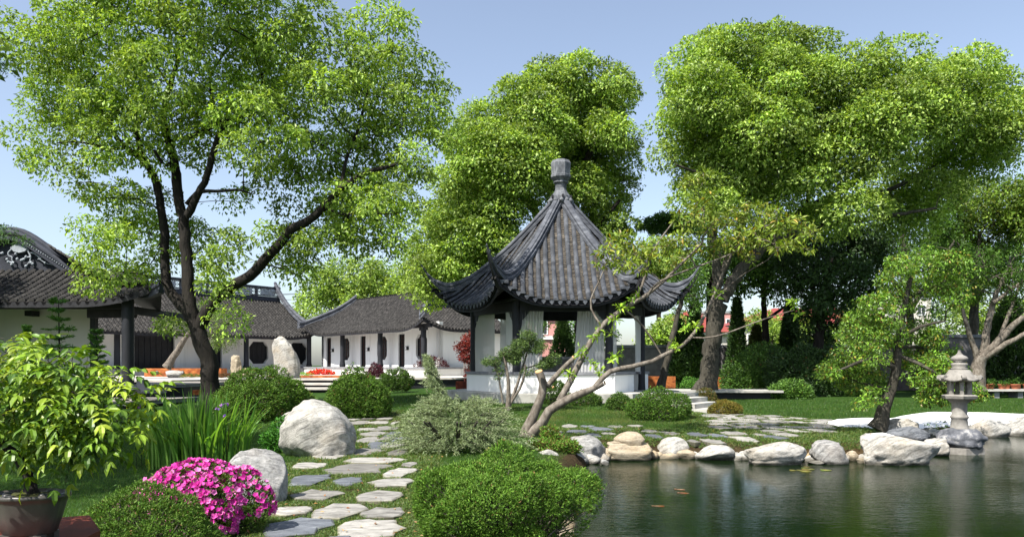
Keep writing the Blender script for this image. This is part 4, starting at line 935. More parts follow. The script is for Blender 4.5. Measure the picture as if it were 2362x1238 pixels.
for k, (nrm, lat2) in enumerate(faces):
    L3 = A([*lat2, 0.]); vis = k in (0, 1, 5)
    bed = MB(); ns = 24; na = 14
    S_ = np.linspace(-1, 1, ns+1); grid = []
    for s_ in S_:
        for v in np.linspace(0, 1, na+1):
            s = s_*RE/2; a1 = eave_a(s); a0 = max(.3, abs(s)*math.sqrt(3)); a = a1+(a0-a1)*v if a1 > a0 else a1; grid.append(rp(nrm, lat2, a, s*(1 if a1 > a0 else .999)))
    grid = A(grid); i = np.arange(ns)[:, None]*(na+1); j = np.arange(na)[None]
    qd = np.stack([i+j, i+na+1+j, i+na+1+j+1, i+j+1], -1).reshape(-1, 4)
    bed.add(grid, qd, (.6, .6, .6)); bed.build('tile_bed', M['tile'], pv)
    un = MB(); un.add(grid-A([0, 0, .16]), qd[:, ::-1]); un.build('soffit', M['soffit'], pv)
    fa = MB()   # curved fascia board
    e = A([rp(nrm, lat2, eave_a(s_*RE/2)-.10, s_*RE/2, -.05) for s_ in np.linspace(-.985, .985, 25)])
    fa.sweep(e, A([(-.03, 0), (.03, 0), (.03, -.24), (-.03, -.24)]), lat=A([*nrm, 0.])); fa.build('fascia_board', M['dark_wood'], pv)
    pan = MB()
    for q in range(NR+1):
        s = -RE/2+q*sp_; 
        if q in (0, NR): continue
        a1 = eave_a(s)+.06; a0 = max(.42, abs(s)*math.sqrt(3)+.12)
        if a1-a0 > .15:
            f = lambda t, s=s, a1=a1, a0=a0: rp(nrm, lat2, a1+(a0-a1)*t, s, .035)
            mb = MB(); tile_row(mb, f, L3, .092, max(2, int((a1-a0)/.27)), 7, 1.0, .93)
            if vis:
                c = f(0); mb.lathe(c+A([*nrm, 0])*0+A([0, 0, .02]), [(.0, 0)]*1+[(.01, .001)], 6) if False else None
            mb.build('cover_tile_row', M['tile'], pv)
    for q in range(NR):
        s = -RE/2+(q+.5)*sp_; a1 = eave_a(s)+.02; a0 = max(.36, abs(s)*math.sqrt(3)+.05)
        if a1-a0 > .12:
            f = lambda t, s=s, a1=a1, a0=a0: rp(nrm, lat2, a1+(a0-a1)*t, s, .0)
            n_ = max(2, int((a1-a0)/.075)); ss = np.linspace(0, 1, n_+1); pp = A([f(t) for t in ss])
            lo = pp[:-1]+A([0, 0, .055]); hi = pp[1:]+A([0, 0, .02]); x = L3*.062; b_ = A([0, 0, -.012])
            Vp = np.stack([lo-x, lo+b_, lo+x, hi-x, hi+b_, hi+x], 1).reshape(-1, 3); b6 = np.arange(n_)[:, None]*6
            qq = np.concatenate([b6+A([[0, 1, 4, 3]]), b6+A([[1, 2, 5, 4]])]); b7 = np.arange(1, n_)[:, None]*6
            qq = np.concatenate([qq, b7+A([[-3, -2, 1, 0]]), b7+A([[-2, -1, 2, 1]])])
            pan.add(Vp, qq, np.repeat(rng.uniform(.6, 1.25, n_), 6)[:, None]*A([1, .97, .92]), smooth=False)
        if vis or True:
            c = rp(nrm, lat2, eave_a(s)+.04, s, .03); ct = A([*nrm, 0.]); V2 = c+V[:, 0:1]*L3-V[:, 1:2]*ct+V[:, 2:3]*A([0, 0, 1.]); m7 = 7
            o = MB().add(V2, [tuple(range(7)), tuple(range(13, 6, -1))]+[(a, (a+1) % 7, 7+(a+1) % 7, 7+a) for a in range(7)], (1.25, 1.25, 1.25), smooth=False).build('drip_tile', M['tile'], pv)
    pan.build('pan_tile_stacks', M['pan'], pv, kind='stuff')
HP = A([(-.19, -.06), (-.19, .08), (-.13, .11), (-.13, .17), (-.16, .19), (-.16, .25), (-.10, .28), (-.08, .34), (0, .37), (.08, .34), (.10, .28), (.16, .25), (.16, .19), (.13, .17), (.13, .11), (.19, .08), (.19, -.06)])
for k in range(6):
    ang = -math.pi/2-math.pi/6+k*math.pi/3; dv = A([math.cos(ang), math.sin(ang)])
    rr = np.r_[np.linspace(.34, 4.75, 26), 4.95, 5.15, 5.32, 5.45]; zz = np.interp(rr[:26], HIP_R, HIP_Z); zz = np.r_[zz, 4.74, 5.0, 5.27, 5.50]
    pth = np.c_[PC+rr[:, None]*dv, zz]; sc = np.r_[np.linspace(.92, .82, 26), .55, .36, .24, .14]
    pth[1:-1] = pth[:-2]*.25+pth[1:-1]*.5+pth[2:]*.25
    MB().sweep(pth, HP, scale=sc).build('hip_ridge', M['ridge'], pv)
    b_ = MB(); b_.sweep(pth[17:]-A([0, 0, .2]), A([(-.12, 0), (.12, 0), (.10, -.22), (-.10, -.22)]), scale=sc[17:]); b_.build('corner_beam', M['soffit'], pv)
    # scroll end at the eave corner
    c = A([*(PC+dv*4.86), 4.42]); sc_ = MB(); L3 = A([-dv[1], dv[0], 0]); D3 = A([*dv, 0])
    th = np.linspace(0, 4.5, 12); spn = c+np.cos(th)[:, None]*D3*(.15-.022*th)[:, None]+np.sin(th)[:, None]*A([0, 0, 1.])*(.15-.022*th)[:, None]
    sc_.tube(spn+L3*.06, np.linspace(.05, .03, 12), 6); sc_.tube(spn-L3*.06, np.linspace(.05, .03, 12), 6); sc_.build('corner_scroll', M['tile'], pv)
# finial: pierced base, stem and faceted head
zt = 7.95
fb_ = MB(); fb_.lathe((*PC, zt), [(.34, -.25), (.42, -.05), (.40, .18), (.30, .30), (.24, .40)], 12, smooth=False)
for q in range(12):
    a = q/12*2*math.pi; c = A([PC[0]+.42*math.cos(a), PC[1]+.42*math.sin(a), zt-.02]); fb_.lathe(c-A([0, 0, .08]), [(.02, 0), (.09, .06), (.09, .12), (.02, .2)], 8)
fb_.build('finial_base', M['finial'], pv)
for q in range(6):
    a = -math.pi/2+q*math.pi/3+.12; c = A([PC[0]+.425*math.cos(a), PC[1]+.425*math.sin(a), zt+.14]); MB().box(c, (.07, .06, .12), A([[-math.sin(a), math.cos(a), 0], [math.cos(a), math.sin(a), 0], [0, 0, 1]])).build('piercing', M['soffit'], pv)
MB().lathe((*PC, zt), [(.24, .38), (.21, .50), (.23, .66), (.30, .72), (.28, .78), (.36, .86)], 12, smooth=False).build('finial_stem', M['finial'], pv)
fh_ = MB(); fh_.lathe((*PC, zt), [(.33, .84), (.41, .92), (.415, 1.0), (.385, 1.02), (.41, 1.46), (.34, 1.58), (.20, 1.62), (.16, 1.58)], 8, rot=.35, smooth=False); fh_.build('finial_head', M['finial'], pv)
# columns, beams, low wall
TZ = .62; RCc = 3.27; cols = []
c0 = None
for k in range(6):
    ang = -math.pi/2-math.pi/6+k*math.pi/3; c = PC-A([.12, 0])+RCc*A([math.cos(ang), math.sin(ang)]); cols.append(c)
for k, c in enumerate(cols):
    if c0 is None: c0 = MB().lathe((*c, 0), [(.15, TZ), (.135, TZ+.3), (.13, 4.0)], 14).build('column', M['dark_wood'], pv)
    else: share(c0, 'column', pv, (*(c-cols[0]), 0))
for k in range(6):
    a, b = cols[k], cols[(k+1) % 6]; uu = unit(b-a); nn = A([uu[1], -uu[0]]); m_ = (a+b)/2; AX = A([[*uu, 0], [*nn, 0], [0, 0, 1]]); L_ = np.linalg.norm(b-a)
    MB().box([*m_, 3.66], (L_-.26, .16, .36), AX).build('beam', M['dark_wood'], pv)
    for s_, c in ((1, a), (-1, b)):
        br = MB(); base = A([*(c+uu*s_*.13), 3.48]); V3 = A([base, base+A([*uu, 0])*s_*.34, base+A([*uu, 0])*s_*.22-A([0, 0, .18]), base+A([*uu, 0])*s_*.10-A([0, 0, .30]), base+A([*uu, 0])*s_*.04-A([0, 0, .62]), base-A([0, 0, .66])])
        V3 = np.concatenate([V3-A([*nn, 0])*.04, V3+A([*nn, 0])*.04]); br.add(V3, [tuple(range(6)), tuple(range(11, 5, -1))]+[(q, (q+1) % 6, 6+(q+1) % 6, 6+q) for q in range(6)], smooth=False)
        br.build('corner_bracket', M['dark_wood'], pv)
cl_ = MB(); hexr = lambda r: A([[PC[0]-.12+r*math.cos(-math.pi/2-math.pi/6+k*math.pi/3), PC[1]+r*math.sin(-math.pi/2-math.pi/6+k*math.pi/3)] for k in range(6)])
cl_.prism(hexr(3.6), 3.84, 3.9); cl_.build('ceiling', M['soffit'], pv)
RW = 3.58; hw = hexr(RW)
for k in range(6):
    a, b = hw[k], hw[(k+1) % 6]; uu = unit(b-a); AX = A([[*uu, 0], [uu[1], -uu[0], 0], [0, 0, 1]]); L_ = np.linalg.norm(b-a)
    if k == 1: L_ *= .52; m_ = a+uu*L_/2     # the side with the entrance is only half walled
    else: m_ = (a+b)/2
    nn = A([uu[1], -uu[0]]); m2 = m_-nn*.16
    MB().box([*m2, (TZ+1.24)/2], (L_-.0-.185*(k != 1), .32, 1.24-TZ), AX).build('low_wall', M['white'], pv)
    MB().box([*(m_-nn*.2), 1.30], (L_-.24*(k != 1)+.1, .5, .10), AX).build('coping', M['cap'], pv)
# terrace under the pavilion
hx = hexr(4.55); tr_ = thing('pavilion_terrace', 'raised pale concrete terrace with steps under the hexagonal pavilion', 'terrace', (*PC, 0))
MB().prism(hx, TZ-.30, TZ).build('slab', M['concrete'], tr_)
MB().prism(hexr(4.42), -.1, TZ-.302).build('plinth', M['concrete'], tr_)
# four steps going down to the right
sdir = unit(A([.80, -.60])); sl = unit(A([.60, .80])); AXS = A([[*sdir, 0], [*sl, 0], [0, 0, 1]])
land = A([6.05, 25.9]); MB().box([*(land-sdir*1.3), TZ-.155], (2.6, 2.4, .29), AXS).build('slab', M['concrete'], tr_)
for k in range(1, 5):
    c = land+sdir*(.46*k-.23)-sl*.12*k; zt_ = TZ-.155*k; MB().box([*c, (zt_-.2)/2], (.46, 2.1, zt_+.2), AXS).build('step', M['concrete'], tr_)
# curtains tied beside the columns
def curtain(c, uu, w_, label, taper=.0, zlo=1.34, w2=None):
    z0, z1 = zlo, 3.5; n = 40; m = 12; w2 = w_ if w2 is None else w2; V = []; nn = A([uu[1], -uu[0]])
    ph = rng.random()*6
    for j in range(m+1):
        f = j/m; ww = w_+(w2-w_)*f*1.0
        for i in range(n+1):
            t = i/n; amp = .035+.015*math.sin(3*f+t*4); q = c+uu*(t*ww)+nn*amp*math.sin(t*w_*62+ph+.6*math.sin(f*2+t*3)); V.append([q[0], q[1], z1+(z0-z1)*f])
    i = np.arange(m)[:, None]*(n+1); j = np.arange(n)[None]
    o = MB().add(V, np.stack([i+j, i+j+1, i+n+2+j, i+n+1+j], -1).reshape(-1, 4)).build('curtain', M['curtain']); tag(o, label, 'curtain', 'white curtains of the pavilion')
for (k, e, w_, w2, lb) in ((0, 0, .80, .74, 'white curtain in the front opening of the pavilion, beside its left front column'), (0, 1, .95, 1.1, 'white curtain in the front opening of the pavilion, beside its right front column'),
                      (5, 0, 1.55, 1.5, 'wide white curtain filling the left front side of the pavilion'), (1, 0, .45, .5, 'narrow white curtain just right of the right front column'),
                      (1, 1, .55, .42, 'white curtain gathered at the rightmost pavilion column'), (5, 1, .6, .55, 'sheer white curtain left of the left front column, partly overlapping it'),
                      (4, 0, 1.1, 1.1, 'white curtain at the back left side of the pavilion')):
    a, b = cols[k], cols[(k+1) % 6]; uu = unit(b-a)
    if k == 0: pass
    if e == 0: curtain(a+uu*.16, uu, w_, lb, w2=w2)
    else: curtain(b-uu*.16, -uu, w_, lb, w2=w2)

# ================================================================ courtyard plaza and decks at the left
pz = thing('courtyard_plaza', 'pale paved courtyard plaza with overhanging slab edge and long steps', 'plaza', (-12, 42, .6), kind=None)
def slab(poly_px, z, th, mat, parent, name='slab'):
    pl2 = A([G(x, y, z)[:2] for x, y in poly_px]); MB().prism(pl2, z-th, z).build(name, M[mat], parent); return pl2
Z1 = .82
pA = [(-34, 52), (-34, 39), (-17.5, 38), (-14.5, 42.2), (-9.2, 42.2), (-6.2, 44.0), (1.5, 46), (6, 56), (-2, 60), (-20, 80), (-34, 70)]
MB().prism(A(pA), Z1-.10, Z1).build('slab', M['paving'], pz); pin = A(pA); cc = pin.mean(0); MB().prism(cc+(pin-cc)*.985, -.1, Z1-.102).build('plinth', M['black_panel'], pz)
for k, (z, y0) in enumerate(((.58, 41.2), (.36, 40.0))):
    MB().prism(A([(-15.5, y0-.3), (-8.6+k*.2, y0-.3), (-8.2+k*.2, y0+1.6), (-15.5, y0+1.6)]), z-.10, z).build('step', M['paving'], pz)
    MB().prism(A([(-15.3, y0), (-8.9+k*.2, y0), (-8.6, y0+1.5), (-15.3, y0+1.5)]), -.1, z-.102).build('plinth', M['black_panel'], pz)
def deck(label, pts, z, th=.14):
    """plank deck: every board its own piece, laid along the length"""
    pts = A(pts); t = thing('deck', label, 'deck', (*pts.mean(0), z-th), 'wooden decks left of the big tree')
    # pts: front-left, front-right, back-right, back-left
    n = max(3, int(np.linalg.norm(pts[3]-pts[0])/.24)); 
    for k in range(n):
        f0, f1 = (k+.02)/n, (k+.96)/n; a = pts[0]+(pts[3]-pts[0])*f0; b = pts[1]+(pts[2]-pts[1])*f0; c = pts[1]+(pts[2]-pts[1])*f1; d_ = pts[0]+(pts[3]-pts[0])*f1
        MB().prism([a, b, c, d_], z-.035, z+rng.uniform(-.002, .002)).build('plank', M['plank'], t)
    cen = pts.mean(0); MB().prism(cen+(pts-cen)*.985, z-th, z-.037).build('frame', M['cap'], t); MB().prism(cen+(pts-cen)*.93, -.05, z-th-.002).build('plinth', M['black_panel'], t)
def pd(px, z, d): return P(px, HY, d)[:2]
deck('upper wooden deck slab behind the big left tree with an angled corner', [pd(300, 0, 31.5), pd(425, 0, 33), pd(535, 0, 39), pd(345, 0, 38)], .74)
deck('small low deck slab in front of the near hall column', [pd(200, 0, 29.5), pd(386, 0, 30.5), pd(380, 0, 31.8), pd(200, 0, 31)], .56, .12)
deck('long lowest walkway deck running in front of the courtyard', [pd(-200, 0, 24.0), pd(300, 0, 26.4), pd(482, 0, 30.5), pd(-200, 0, 27.5)], .30, .16)
def planter(label, c, L_, D_, H_, z, ang=0.0, mat='corten', group='rusted steel planters', studs=0, soil=True):
    ux = A([math.cos(ang), math.sin(ang), 0]); uy = A([-math.sin(ang), math.cos(ang), 0]); AX = A([ux, uy, [0, 0, 1]]); c = A([c[0], c[1], z])
    t = thing('planter_box', label, 'planter', c, group); m = MB(); th = .05
    for s_ in (-1, 1): m.box(c+uy*s_*(D_/2-th/2)+A([0, 0, H_/2]), (L_, th, H_), AX); m.box(c+ux*s_*(L_/2-th/2)+A([0, 0, H_/2]), (th, D_-2*th, H_), AX)
    m.build('box', M[mat], t); MB().box(c+A([0, 0, H_*.42]), (L_-2*th, D_-2*th, H_*.84), AX).build('soil', M['soil'], t)
    for q in range(studs):
        p = c-uy*(D_/2+.02)+ux*(-L_/2+L_*(q+.5)/studs)+A([0, 0, H_*.5]); sm_ = MB(); r_ = H_*.22
        sm_.tube([p, p-uy*.05], [r_, r_*.5], 12); sm_.build('boss', M['pot'], t)
    return t
pc = P(425, 866, 49); planter('long rusted steel planter of small bonsai in front of the long hall', (pc[0]-.1, 49.5), 5.1, 1.0, .55, Z1, 0.0, studs=3)
pc = P(480, 890, 30); planter('short low rusted steel box behind the foot of the big tree', (P(468, 800, 31)[0], 31.4), 1.0, .5, .2, .34)
planter('low rusted edging box right of the standing stone', (P(700, 0, 44.5)[0], 45.6), 4.6, 1.2, .12, Z1)
planter('orange rusted planter at the right of the pavilion steps', (P(1500, 0, 33)[0]+.4, 34.0), 1.7, .9, .52, .55, mat='corten')
planter('rusted planter behind the spreading silver conifer', (P(1075, 0, 31)[0], 31.5), .9, .6, .7, .2, mat='corten_dark')
planter('distant rusted planter of purple azaleas beside the boundary wall', (P(1665, 0, 42)[0], 42.5), 1.6, .6, .9, 0, mat='corten')
# low concrete walkway right of the pavilion
wk = MB(); wk.box((9.6, 35.5, .36), (6.0, 2.4, .10)); o = wk.build('walkway_slab', M['concrete']); tag(o, 'pale concrete walkway slab behind the pavilion steps', 'walkway')
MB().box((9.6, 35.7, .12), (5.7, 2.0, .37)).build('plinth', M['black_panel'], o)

# standing stones on the plaza
def srock(label, px, by, w_, h_, d, z, mat, seed, **k):
    W_ = w_/F*d; H_ = h_/F*d; c = (P(px, 0, d)[0], d, z+H_*.46); V, Fc = rockmesh(c, (W_/2, k.pop('ry', W_*.35), H_*.55), seed, sub=5, **k)
    tag(MB().add(V, Fc).build('standing_stone' if h_ > 60 else 'rock', M[mat]), label, 'rock')
srock('tall pale grey standing stone in front of the middle of the courtyard', 660, 868, 62, 96, 43.5, Z1, 'rock', 91, planes=7, rough=.07, pw=.62, ax_t=-.10)
srock('pale carved-looking stone stump with pointed peaks', 545, 868, 30, 54, 42.3, Z1, 'rock_tan', 92, planes=7, rough=.14, pw=.8)
srock('low hollow stone block joined to the right of the pointed stump', 573, 868, 36, 24, 42.2, Z1, 'rock_tan', 93, planes=7, rough=.10, pw=.8)
srock('low white rounded rock in front of the long rusted planter', 401, 866, 44, 17, 45, Z1, 'rock', 94, planes=4, rough=.04)
pb = MB(); V, Fc = ico(3); pb.add(V*A([2.6, 1.1, .03])+A([P(640, 0, 43.4)[0], 43.6, Z1+.0]), Fc); pb.add(V*A([2.0, 1.0, .03])+A([P(385, 0, 44)[0], 43.8, Z1]), Fc); tag(pb.build('pebble_bed', M['pebble']), kind='stuff')

# ================================================================ boundary wall, houses beyond
def wallrun(label, a, b, z1, seg=2.4):
    a = A(a, float); b = A(b, float); u = unit(b-a); L_ = np.linalg.norm(b-a); AX = A([[*u, 0], [-u[1], u[0], 0], [0, 0, 1]]); t = thing('boundary_wall', label, 'wall', (*((a+b)/2), 0))
    n = max(1, int(L_/seg)); m = MB(); m.box([*((a+b)/2), z1/2-.1], (L_, .24, z1+.1), AX); m.build('wall', M['boundary'], t)
    cp = MB(); cp.box([*((a+b)/2), z1+.0], (L_, .40, .09), AX); cp.box([*((a+b)/2), z1+.09], (L_, .28, .08), AX); cp.build('coping', M['cap'], t)
    for k in range(n+1): MB().box([*(a+u*L_*k/n), z1/2-.06], (.3, .34, z1+.0), AX).build('pier', M['boundary'], t)
wallrun('grey boundary wall with a dark coping behind the right lawn', (6, 46.5), (30, 46.5), 2.72)
wallrun('grey boundary wall behind the pavilion, half hidden by its curtains', (-3, 48.2), (5.8, 47.2), 2.0)
wallrun('dark grey garden wall behind the pale-barked tree at the right edge', (24.5, 42.0), (38, 44.5), 3.2)
def house(label, c, W_, D_, H_, mat, roof, rh, wins, z0=0, trimz=None, over=.6, hip=True):
    c = A(c, float); t = thing('house', label, 'house', (c[0], c[1], z0), 'houses beyond the boundary wall'); MB().box((c[0], c[1], z0+H_/2), (W_, D_, H_)).build('wall', M[mat], t)
    MB().box((c[0], c[1], z0+H_+.13), (W_+over*1.2, D_+over*1.2, .26)).build('cornice', M['white_trim'], t)
    r = MB(); a, b = W_/2+over, D_/2+over; hx_ = max(0.2, a-b) if hip else a; zz = z0+H_+.27
    V = [(c[0]-a, c[1]-b, zz), (c[0]+a, c[1]-b, zz), (c[0]+a, c[1]+b, zz), (c[0]-a, c[1]+b, zz), (c[0]-hx_, c[1], zz+rh), (c[0]+hx_, c[1], zz+rh)]
    r.add(V, [(0, 1, 5, 4), (1, 2, 5), (2, 3, 4, 5), (3, 0, 4), (3, 2, 1, 0)], smooth=False); r.build('roof', M[roof], t)
    for (x, z, w_, h_) in wins:
        f = MB(); p = A([c[0]+x, c[1]-D_/2-.03, z0+z])
        for s_ in (-1, 1): f.box(p+A([s_*(w_/2), 0, 0]), (.12, .12, h_+.12)); f.box(p+A([0, 0, s_*h_/2]), (w_-.12, .116, .12))
        f.box(p, (.07, .08, h_-.1)); wf = f.build('window', M['white_trim'], t); MB().box(p+A([0, .02, 0]), (w_-.1, .05, h_-.1)).build('pane', M['window_glass'], wf)
house('cream house with a red hipped roof seen between the trunks at the right', (32.5, 82), 17, 10, 5.6, 'cream', 'red_roof', 2.0, [(-7.2, 3.5, 1.6, 2.6), (-4, 3.5, 1.6, 2.6), (-.5, 3.5, 1.6, 2.6), (3.5, 3.5, 1.6, 2.6), (7, 3.5, 1.4, 2.6)])
house('cream house with low red roof just right of the pavilion', (18.6, 78), 6.5, 8, 4.6, 'cream', 'red_roof', 2.4, [(-1.6, 3, 1.4, 1.8), (1.6, 3, 1.4, 1.8)])
house('pink rendered house with white bands seen through the pavilion', (3.4, 84), 4.6, 9, 6.9, 'pink', 'red_roof', 1.4, [(-.2, 5.6, 1.2, 1.4)])
o = MB().box((3.4, 79.4, 4.5), (4.7, .2, .35)).build('string_course', M['white_trim']); o.parent = bpy.data.objects['house.002']; o.location = tuple(-ROOT['house.002'])
house('distant pale pink terrace building with white balconies above the red roof', (30.5, 120), 9, 12, 9.6, 'pink', 'white_trim', .5, [(-3.2+2.1*k, z, 1.2, 1.5) for k in range(4) for z in (4.6, 7.9)], over=.3)
0 and house('far white house with a red roof behind the right lawn trees', (50, 95), 14, 10, 5.4, 'cream', 'red_roof', 3, [(-5, 3.2, 1.4, 2), (-1, 3.2, 1.4, 2), (3, 3.2, 1.4, 2)])
house('far pale grey block high behind the leaning tree', (64, 125), 8, 10, 13, 'cream', 'white_trim', .6, [(-2.4, 10.5, 1.3, 1.6), (0, 10.5, 1.3, 1.6), (2.4, 10.5, 1.3, 1.6)])

# ================================================================ utility pole with wires behind the halls
up_ = thing('utility_pole', 'distant utility pole with crossarms between the hall roofs', 'utility pole', (*P(700, 0, 110)[:2], 0))
x, y, _ = P(699, 0, 110); MB().tube([(x, y, 0), (x, y, 12.5)], [.18, .13], 8).build('pole', M['metal'], up_)
ca = MB(); ca.box((x, y, 11.7), (3.2, .14, .14)); ca.box((x, y, 10.9), (2.4, .14, .14)); ca.build('crossarm', M['metal'], up_)
for k, (z, dx) in enumerate(((11.8, -1.4), (11.8, 1.2), (11.0, .9))):
    pts = [(x+dx+(q*5), y-q*1.5, z+2.0*q/6+0.35*(q-3)**2*.12) for q in range(-2, 14)]
    tag(MB().tube(pts, .03, 4).build('overhead_wire', M['metal']), ['topmost overhead wire left of the courtyard tree gap', 'middle overhead wire in the sky gap between roofs', 'lowest overhead wire in the sky gap between roofs'][k], 'wire', 'overhead wires')

# ================================================================ stone lantern
ld = 1.9*F/(1048-HY)+.35; lx = P(2213, 0, ld)[0]; sc = ld/F
sl_ = thing('stone_lantern', 'pale granite garden lantern with curled roof, on a dark carved plinth in the pond', 'stone lantern', (lx, ld, WZ))
def zz(y): return EYE-(y-HY)*sc
bs_ = MB(); bs_.lathe((lx, ld, 0), [(.47, -.8), (.48, zz(1029))], 6, rot=.25, smooth=False); bs_.build('plinth', M['lantern'], sl_)
V, Fc = rockmesh((lx, ld, zz(1012)), (.50, .50, .26), 88, sub=4, planes=0, rough=.10, layered=.03); MB().add(V, Fc).build('carved_base', M['lantern_dark'], sl_)
MB().lathe((lx, ld, 0), [(.36, zz(1006)), (.33, zz(1000)), (.22, zz(994)), (.18, zz(990)), (.155, zz(966)), (.17, zz(964)), (.185, zz(961)), (.17, zz(958)), (.15, zz(955)), (.15, zz(930)), (.19, zz(926)), (.22, zz(923))], 20).build('shaft', M['lantern'], sl_)
MB().lathe((lx, ld, 0), [(.20, zz(924)), (.34, zz(918)), (.36, zz(912)), (.30, zz(909))], 6, rot=.2, smooth=False).build('middle_platform', M['lantern'], sl_)
fbx = MB()
for q in range(6):
    a = .2+q*math.pi/3; c = A([lx+.20*math.cos(a), ld+.20*math.sin(a), (zz(909)+zz(879))/2]); fbx.box(c, (.07, .07, zz(879)-zz(909)), A([[math.cos(a), math.sin(a), 0], [-math.sin(a), math.cos(a), 0], [0, 0, 1]]))
fbx.build('light_chamber', M['lantern'], sl_)
rf = MB(); ns = 24; prof = [(.10, 851), (.20, 853), (.24, 860), (.28, 868), (.35, 874), (.37, 878), (.33, 880), (.18, 879)]
V = []
for r_, y_ in prof:
    for q in range(ns):
        a = q/ns*2*math.pi; c6 = abs(math.cos(3*(a-.2))); k = 1+.13*c6**3*(r_ > .25); zq = zz(y_)+(.045*c6**4 if r_ > .3 else 0); V.append((lx+r_*k*math.cos(a), ld+r_*k*math.sin(a), zq))
i = np.arange(len(prof)-1)[:, None]*ns; j = np.arange(ns)[None]; rf.add(V, np.stack([i+j, i+ns+j, i+ns+(j+1) % ns, i+(j+1) % ns], -1).reshape(-1, 4))
rf.build('roof', M['lantern'], sl_)
cu = MB()
for q in range(6):
    a = .2+q*math.pi/3; D3 = A([math.cos(a), math.sin(a), 0]); T3 = A([-math.sin(a), math.cos(a), 0]); c = A([lx, ld, zz(870)])+D3*.385
    cu.tube([c-T3*.045, c+T3*.045], .055, 10); cu.tube([c-D3*.22+A([0, 0, .05]), c-D3*.08+A([0, 0, .01]), c], [.03, .035, .03], 6)
cu.build('roof_scrolls', M['lantern'], sl_)
MB().lathe((lx, ld, 0), [(.15, zz(852)), (.17, zz(849)), (.13, zz(847)), (.16, zz(842)), (.165, zz(838)), (.12, zz(836)), (.10, zz(835)), (.16, zz(830)), (.17, zz(826)), (.14, zz(822)), (.07, zz(818)), (.035, zz(813)), (.03, zz(809)), (.038, zz(807))], 18).build('jewel_finial', M['lantern'], sl_)

# ================================================================ bench of potted plants far right
bx0, bx1 = P(2225, 0, 36)[0], P(2480, 0, 36)[0]
tb = thing('plant_bench', 'long low concrete plant bench at the far right of the lawn', 'bench', ((bx0+bx1)/2, 36.3, 0)); MB().box(((bx0+bx1)/2, 36.3, .37), (bx1-bx0, 1.0, .10)).build('top', M['concrete'], tb)
for x in np.linspace(bx0+.4, bx1-.4, 5): MB().box((x, 36.3, .15), (.25, .7, .33)).build('leg', M['cap'], tb)
def potplant(x, y, z, r, h, label, k, cols, group='terracotta pots on the long plant bench'):
    t = thing('potted_plant', label, 'potted plant', (x, y, z), group)
    MB().lathe((x, y, z), [(r*.7, 0), (r*.95, h*.8), (r*1.05, h*.82), (r*1.05, h), (r*.9, h), (r*.88, h*.9), (.01, h*.88)], 12).build('pot', M['terracotta'], t)
    C = A([[x, y, z+h*1.15]]).repeat(9, 0)+rng.normal(size=(9, 3))*A([r*.55, r*.5, r*.35]); lm = MB(); leafclumps(lm, C, unit(C-A([x, y, z])), 45, r*.5, .09, .04, cols, 'quad'); lm.build('foliage', M['leaf'], t, kind='stuff')
GR = [(.04, .10, .015), (.07, .15, .02), (.03, .07, .015)]
pk = ['terracotta pot at the left end of the bench, half behind the lantern', 'terracotta pot right beside the first one on the bench', 'wide terracotta pot right of the lantern roof on the bench', 'small terracotta pot with thin leaves, third right of the lantern',
      'terracotta pot with a low bushy plant in the middle of the row', 'terracotta pot right of the middle bushy one', 'pale rimmed terracotta pot towards the frame edge', 'terracotta pot second from the frame edge', 'terracotta pot at the very right edge of the picture']
for k, px in enumerate((2238, 2262, 2275, 2295, 2314, 2334, 2345, 2358, 2372)):
    xx = P(px, 0, 36)[0]; potplant(xx, 36.1+.25*(k % 2), .42, .17+.03*(k % 3 == 0), .24+.03*(k % 2), pk[k], k, GR)

# ================================================================ near bonsai on its rusted table
bt = thing('bonsai_stand', 'dark rusted steel table top under the near bonsai pot', 'table', (-2.1, 3.3, 0)); 
tzz = .885; tp = A([G(x, y, tzz)[:2] for x, y in ((-140, 1300), (150, 1262), (231, 1222), (206, 1187), (-140, 1215))]); MB().prism(tp, tzz-.04, tzz).build('top', M['corten_dark'], bt)
MB().box((tp[:, 0].mean()-.1, tp[:, 1].mean(), (tzz-.04)/2), (.3, .3, tzz-.04)).build('pedestal', M['corten_dark'], bt)
bd_ = 3.02; bx_ = P(68, 0, bd_)[0]; bp = thing('bonsai_pot', 'oval dark glazed bonsai pot with lobed rim and short feet', 'pot', (bx_, bd_, tzz+.001)); bp['label'] = 'oval dark glazed bonsai pot on the rusted table'
pm = MB(); ns = 48; prof = [(.60, .03), (.66, .035), (.80, .10), (.90, .155), (.93, .172), (1.0, .178), (1.0, .192), (.93, .195), (.90, .175), (.88, .165)]; V = []
for r_, z_ in prof:
    for q in range(ns):
        a = q/ns*2*math.pi; lob = 1-.05*abs(math.cos(3*a))**6; V.append((bx_+.158*r_*lob*math.cos(a), bd_+.115*r_*lob*math.sin(a), tzz+z_))
i = np.arange(len(prof)-1)[:, None]*ns; j = np.arange(ns)[None]; pm.add(V, np.stack([i+j, i+(j+1) % ns, i+ns+(j+1) % ns, i+ns+j], -1).reshape(-1, 4)); pm.add(V[:ns], [tuple(range(ns))[::-1]]); pm.build('bowl', M['pot'], bp)
for q in range(4):
    a = math.pi/4+q*math.pi/2; MB().box((bx_+.085*math.cos(a), bd_+.06*math.sin(a), tzz+.016), (.05, .035, .031)).build('foot', M['pot'], bp)
so = MB(); V, Fc = ico(3); V = V[:, :]*A([.138, .10, .03]); V[:, 2] = np.clip(V[:, 2], -.01, .03)+.004*np.sin(V[:, 0]*90)*np.cos(V[:, 1]*80); so.add(V+A([bx_, bd_, tzz+.165]), Fc); so.build('moss', M['moss'], bp)
fe = MB()
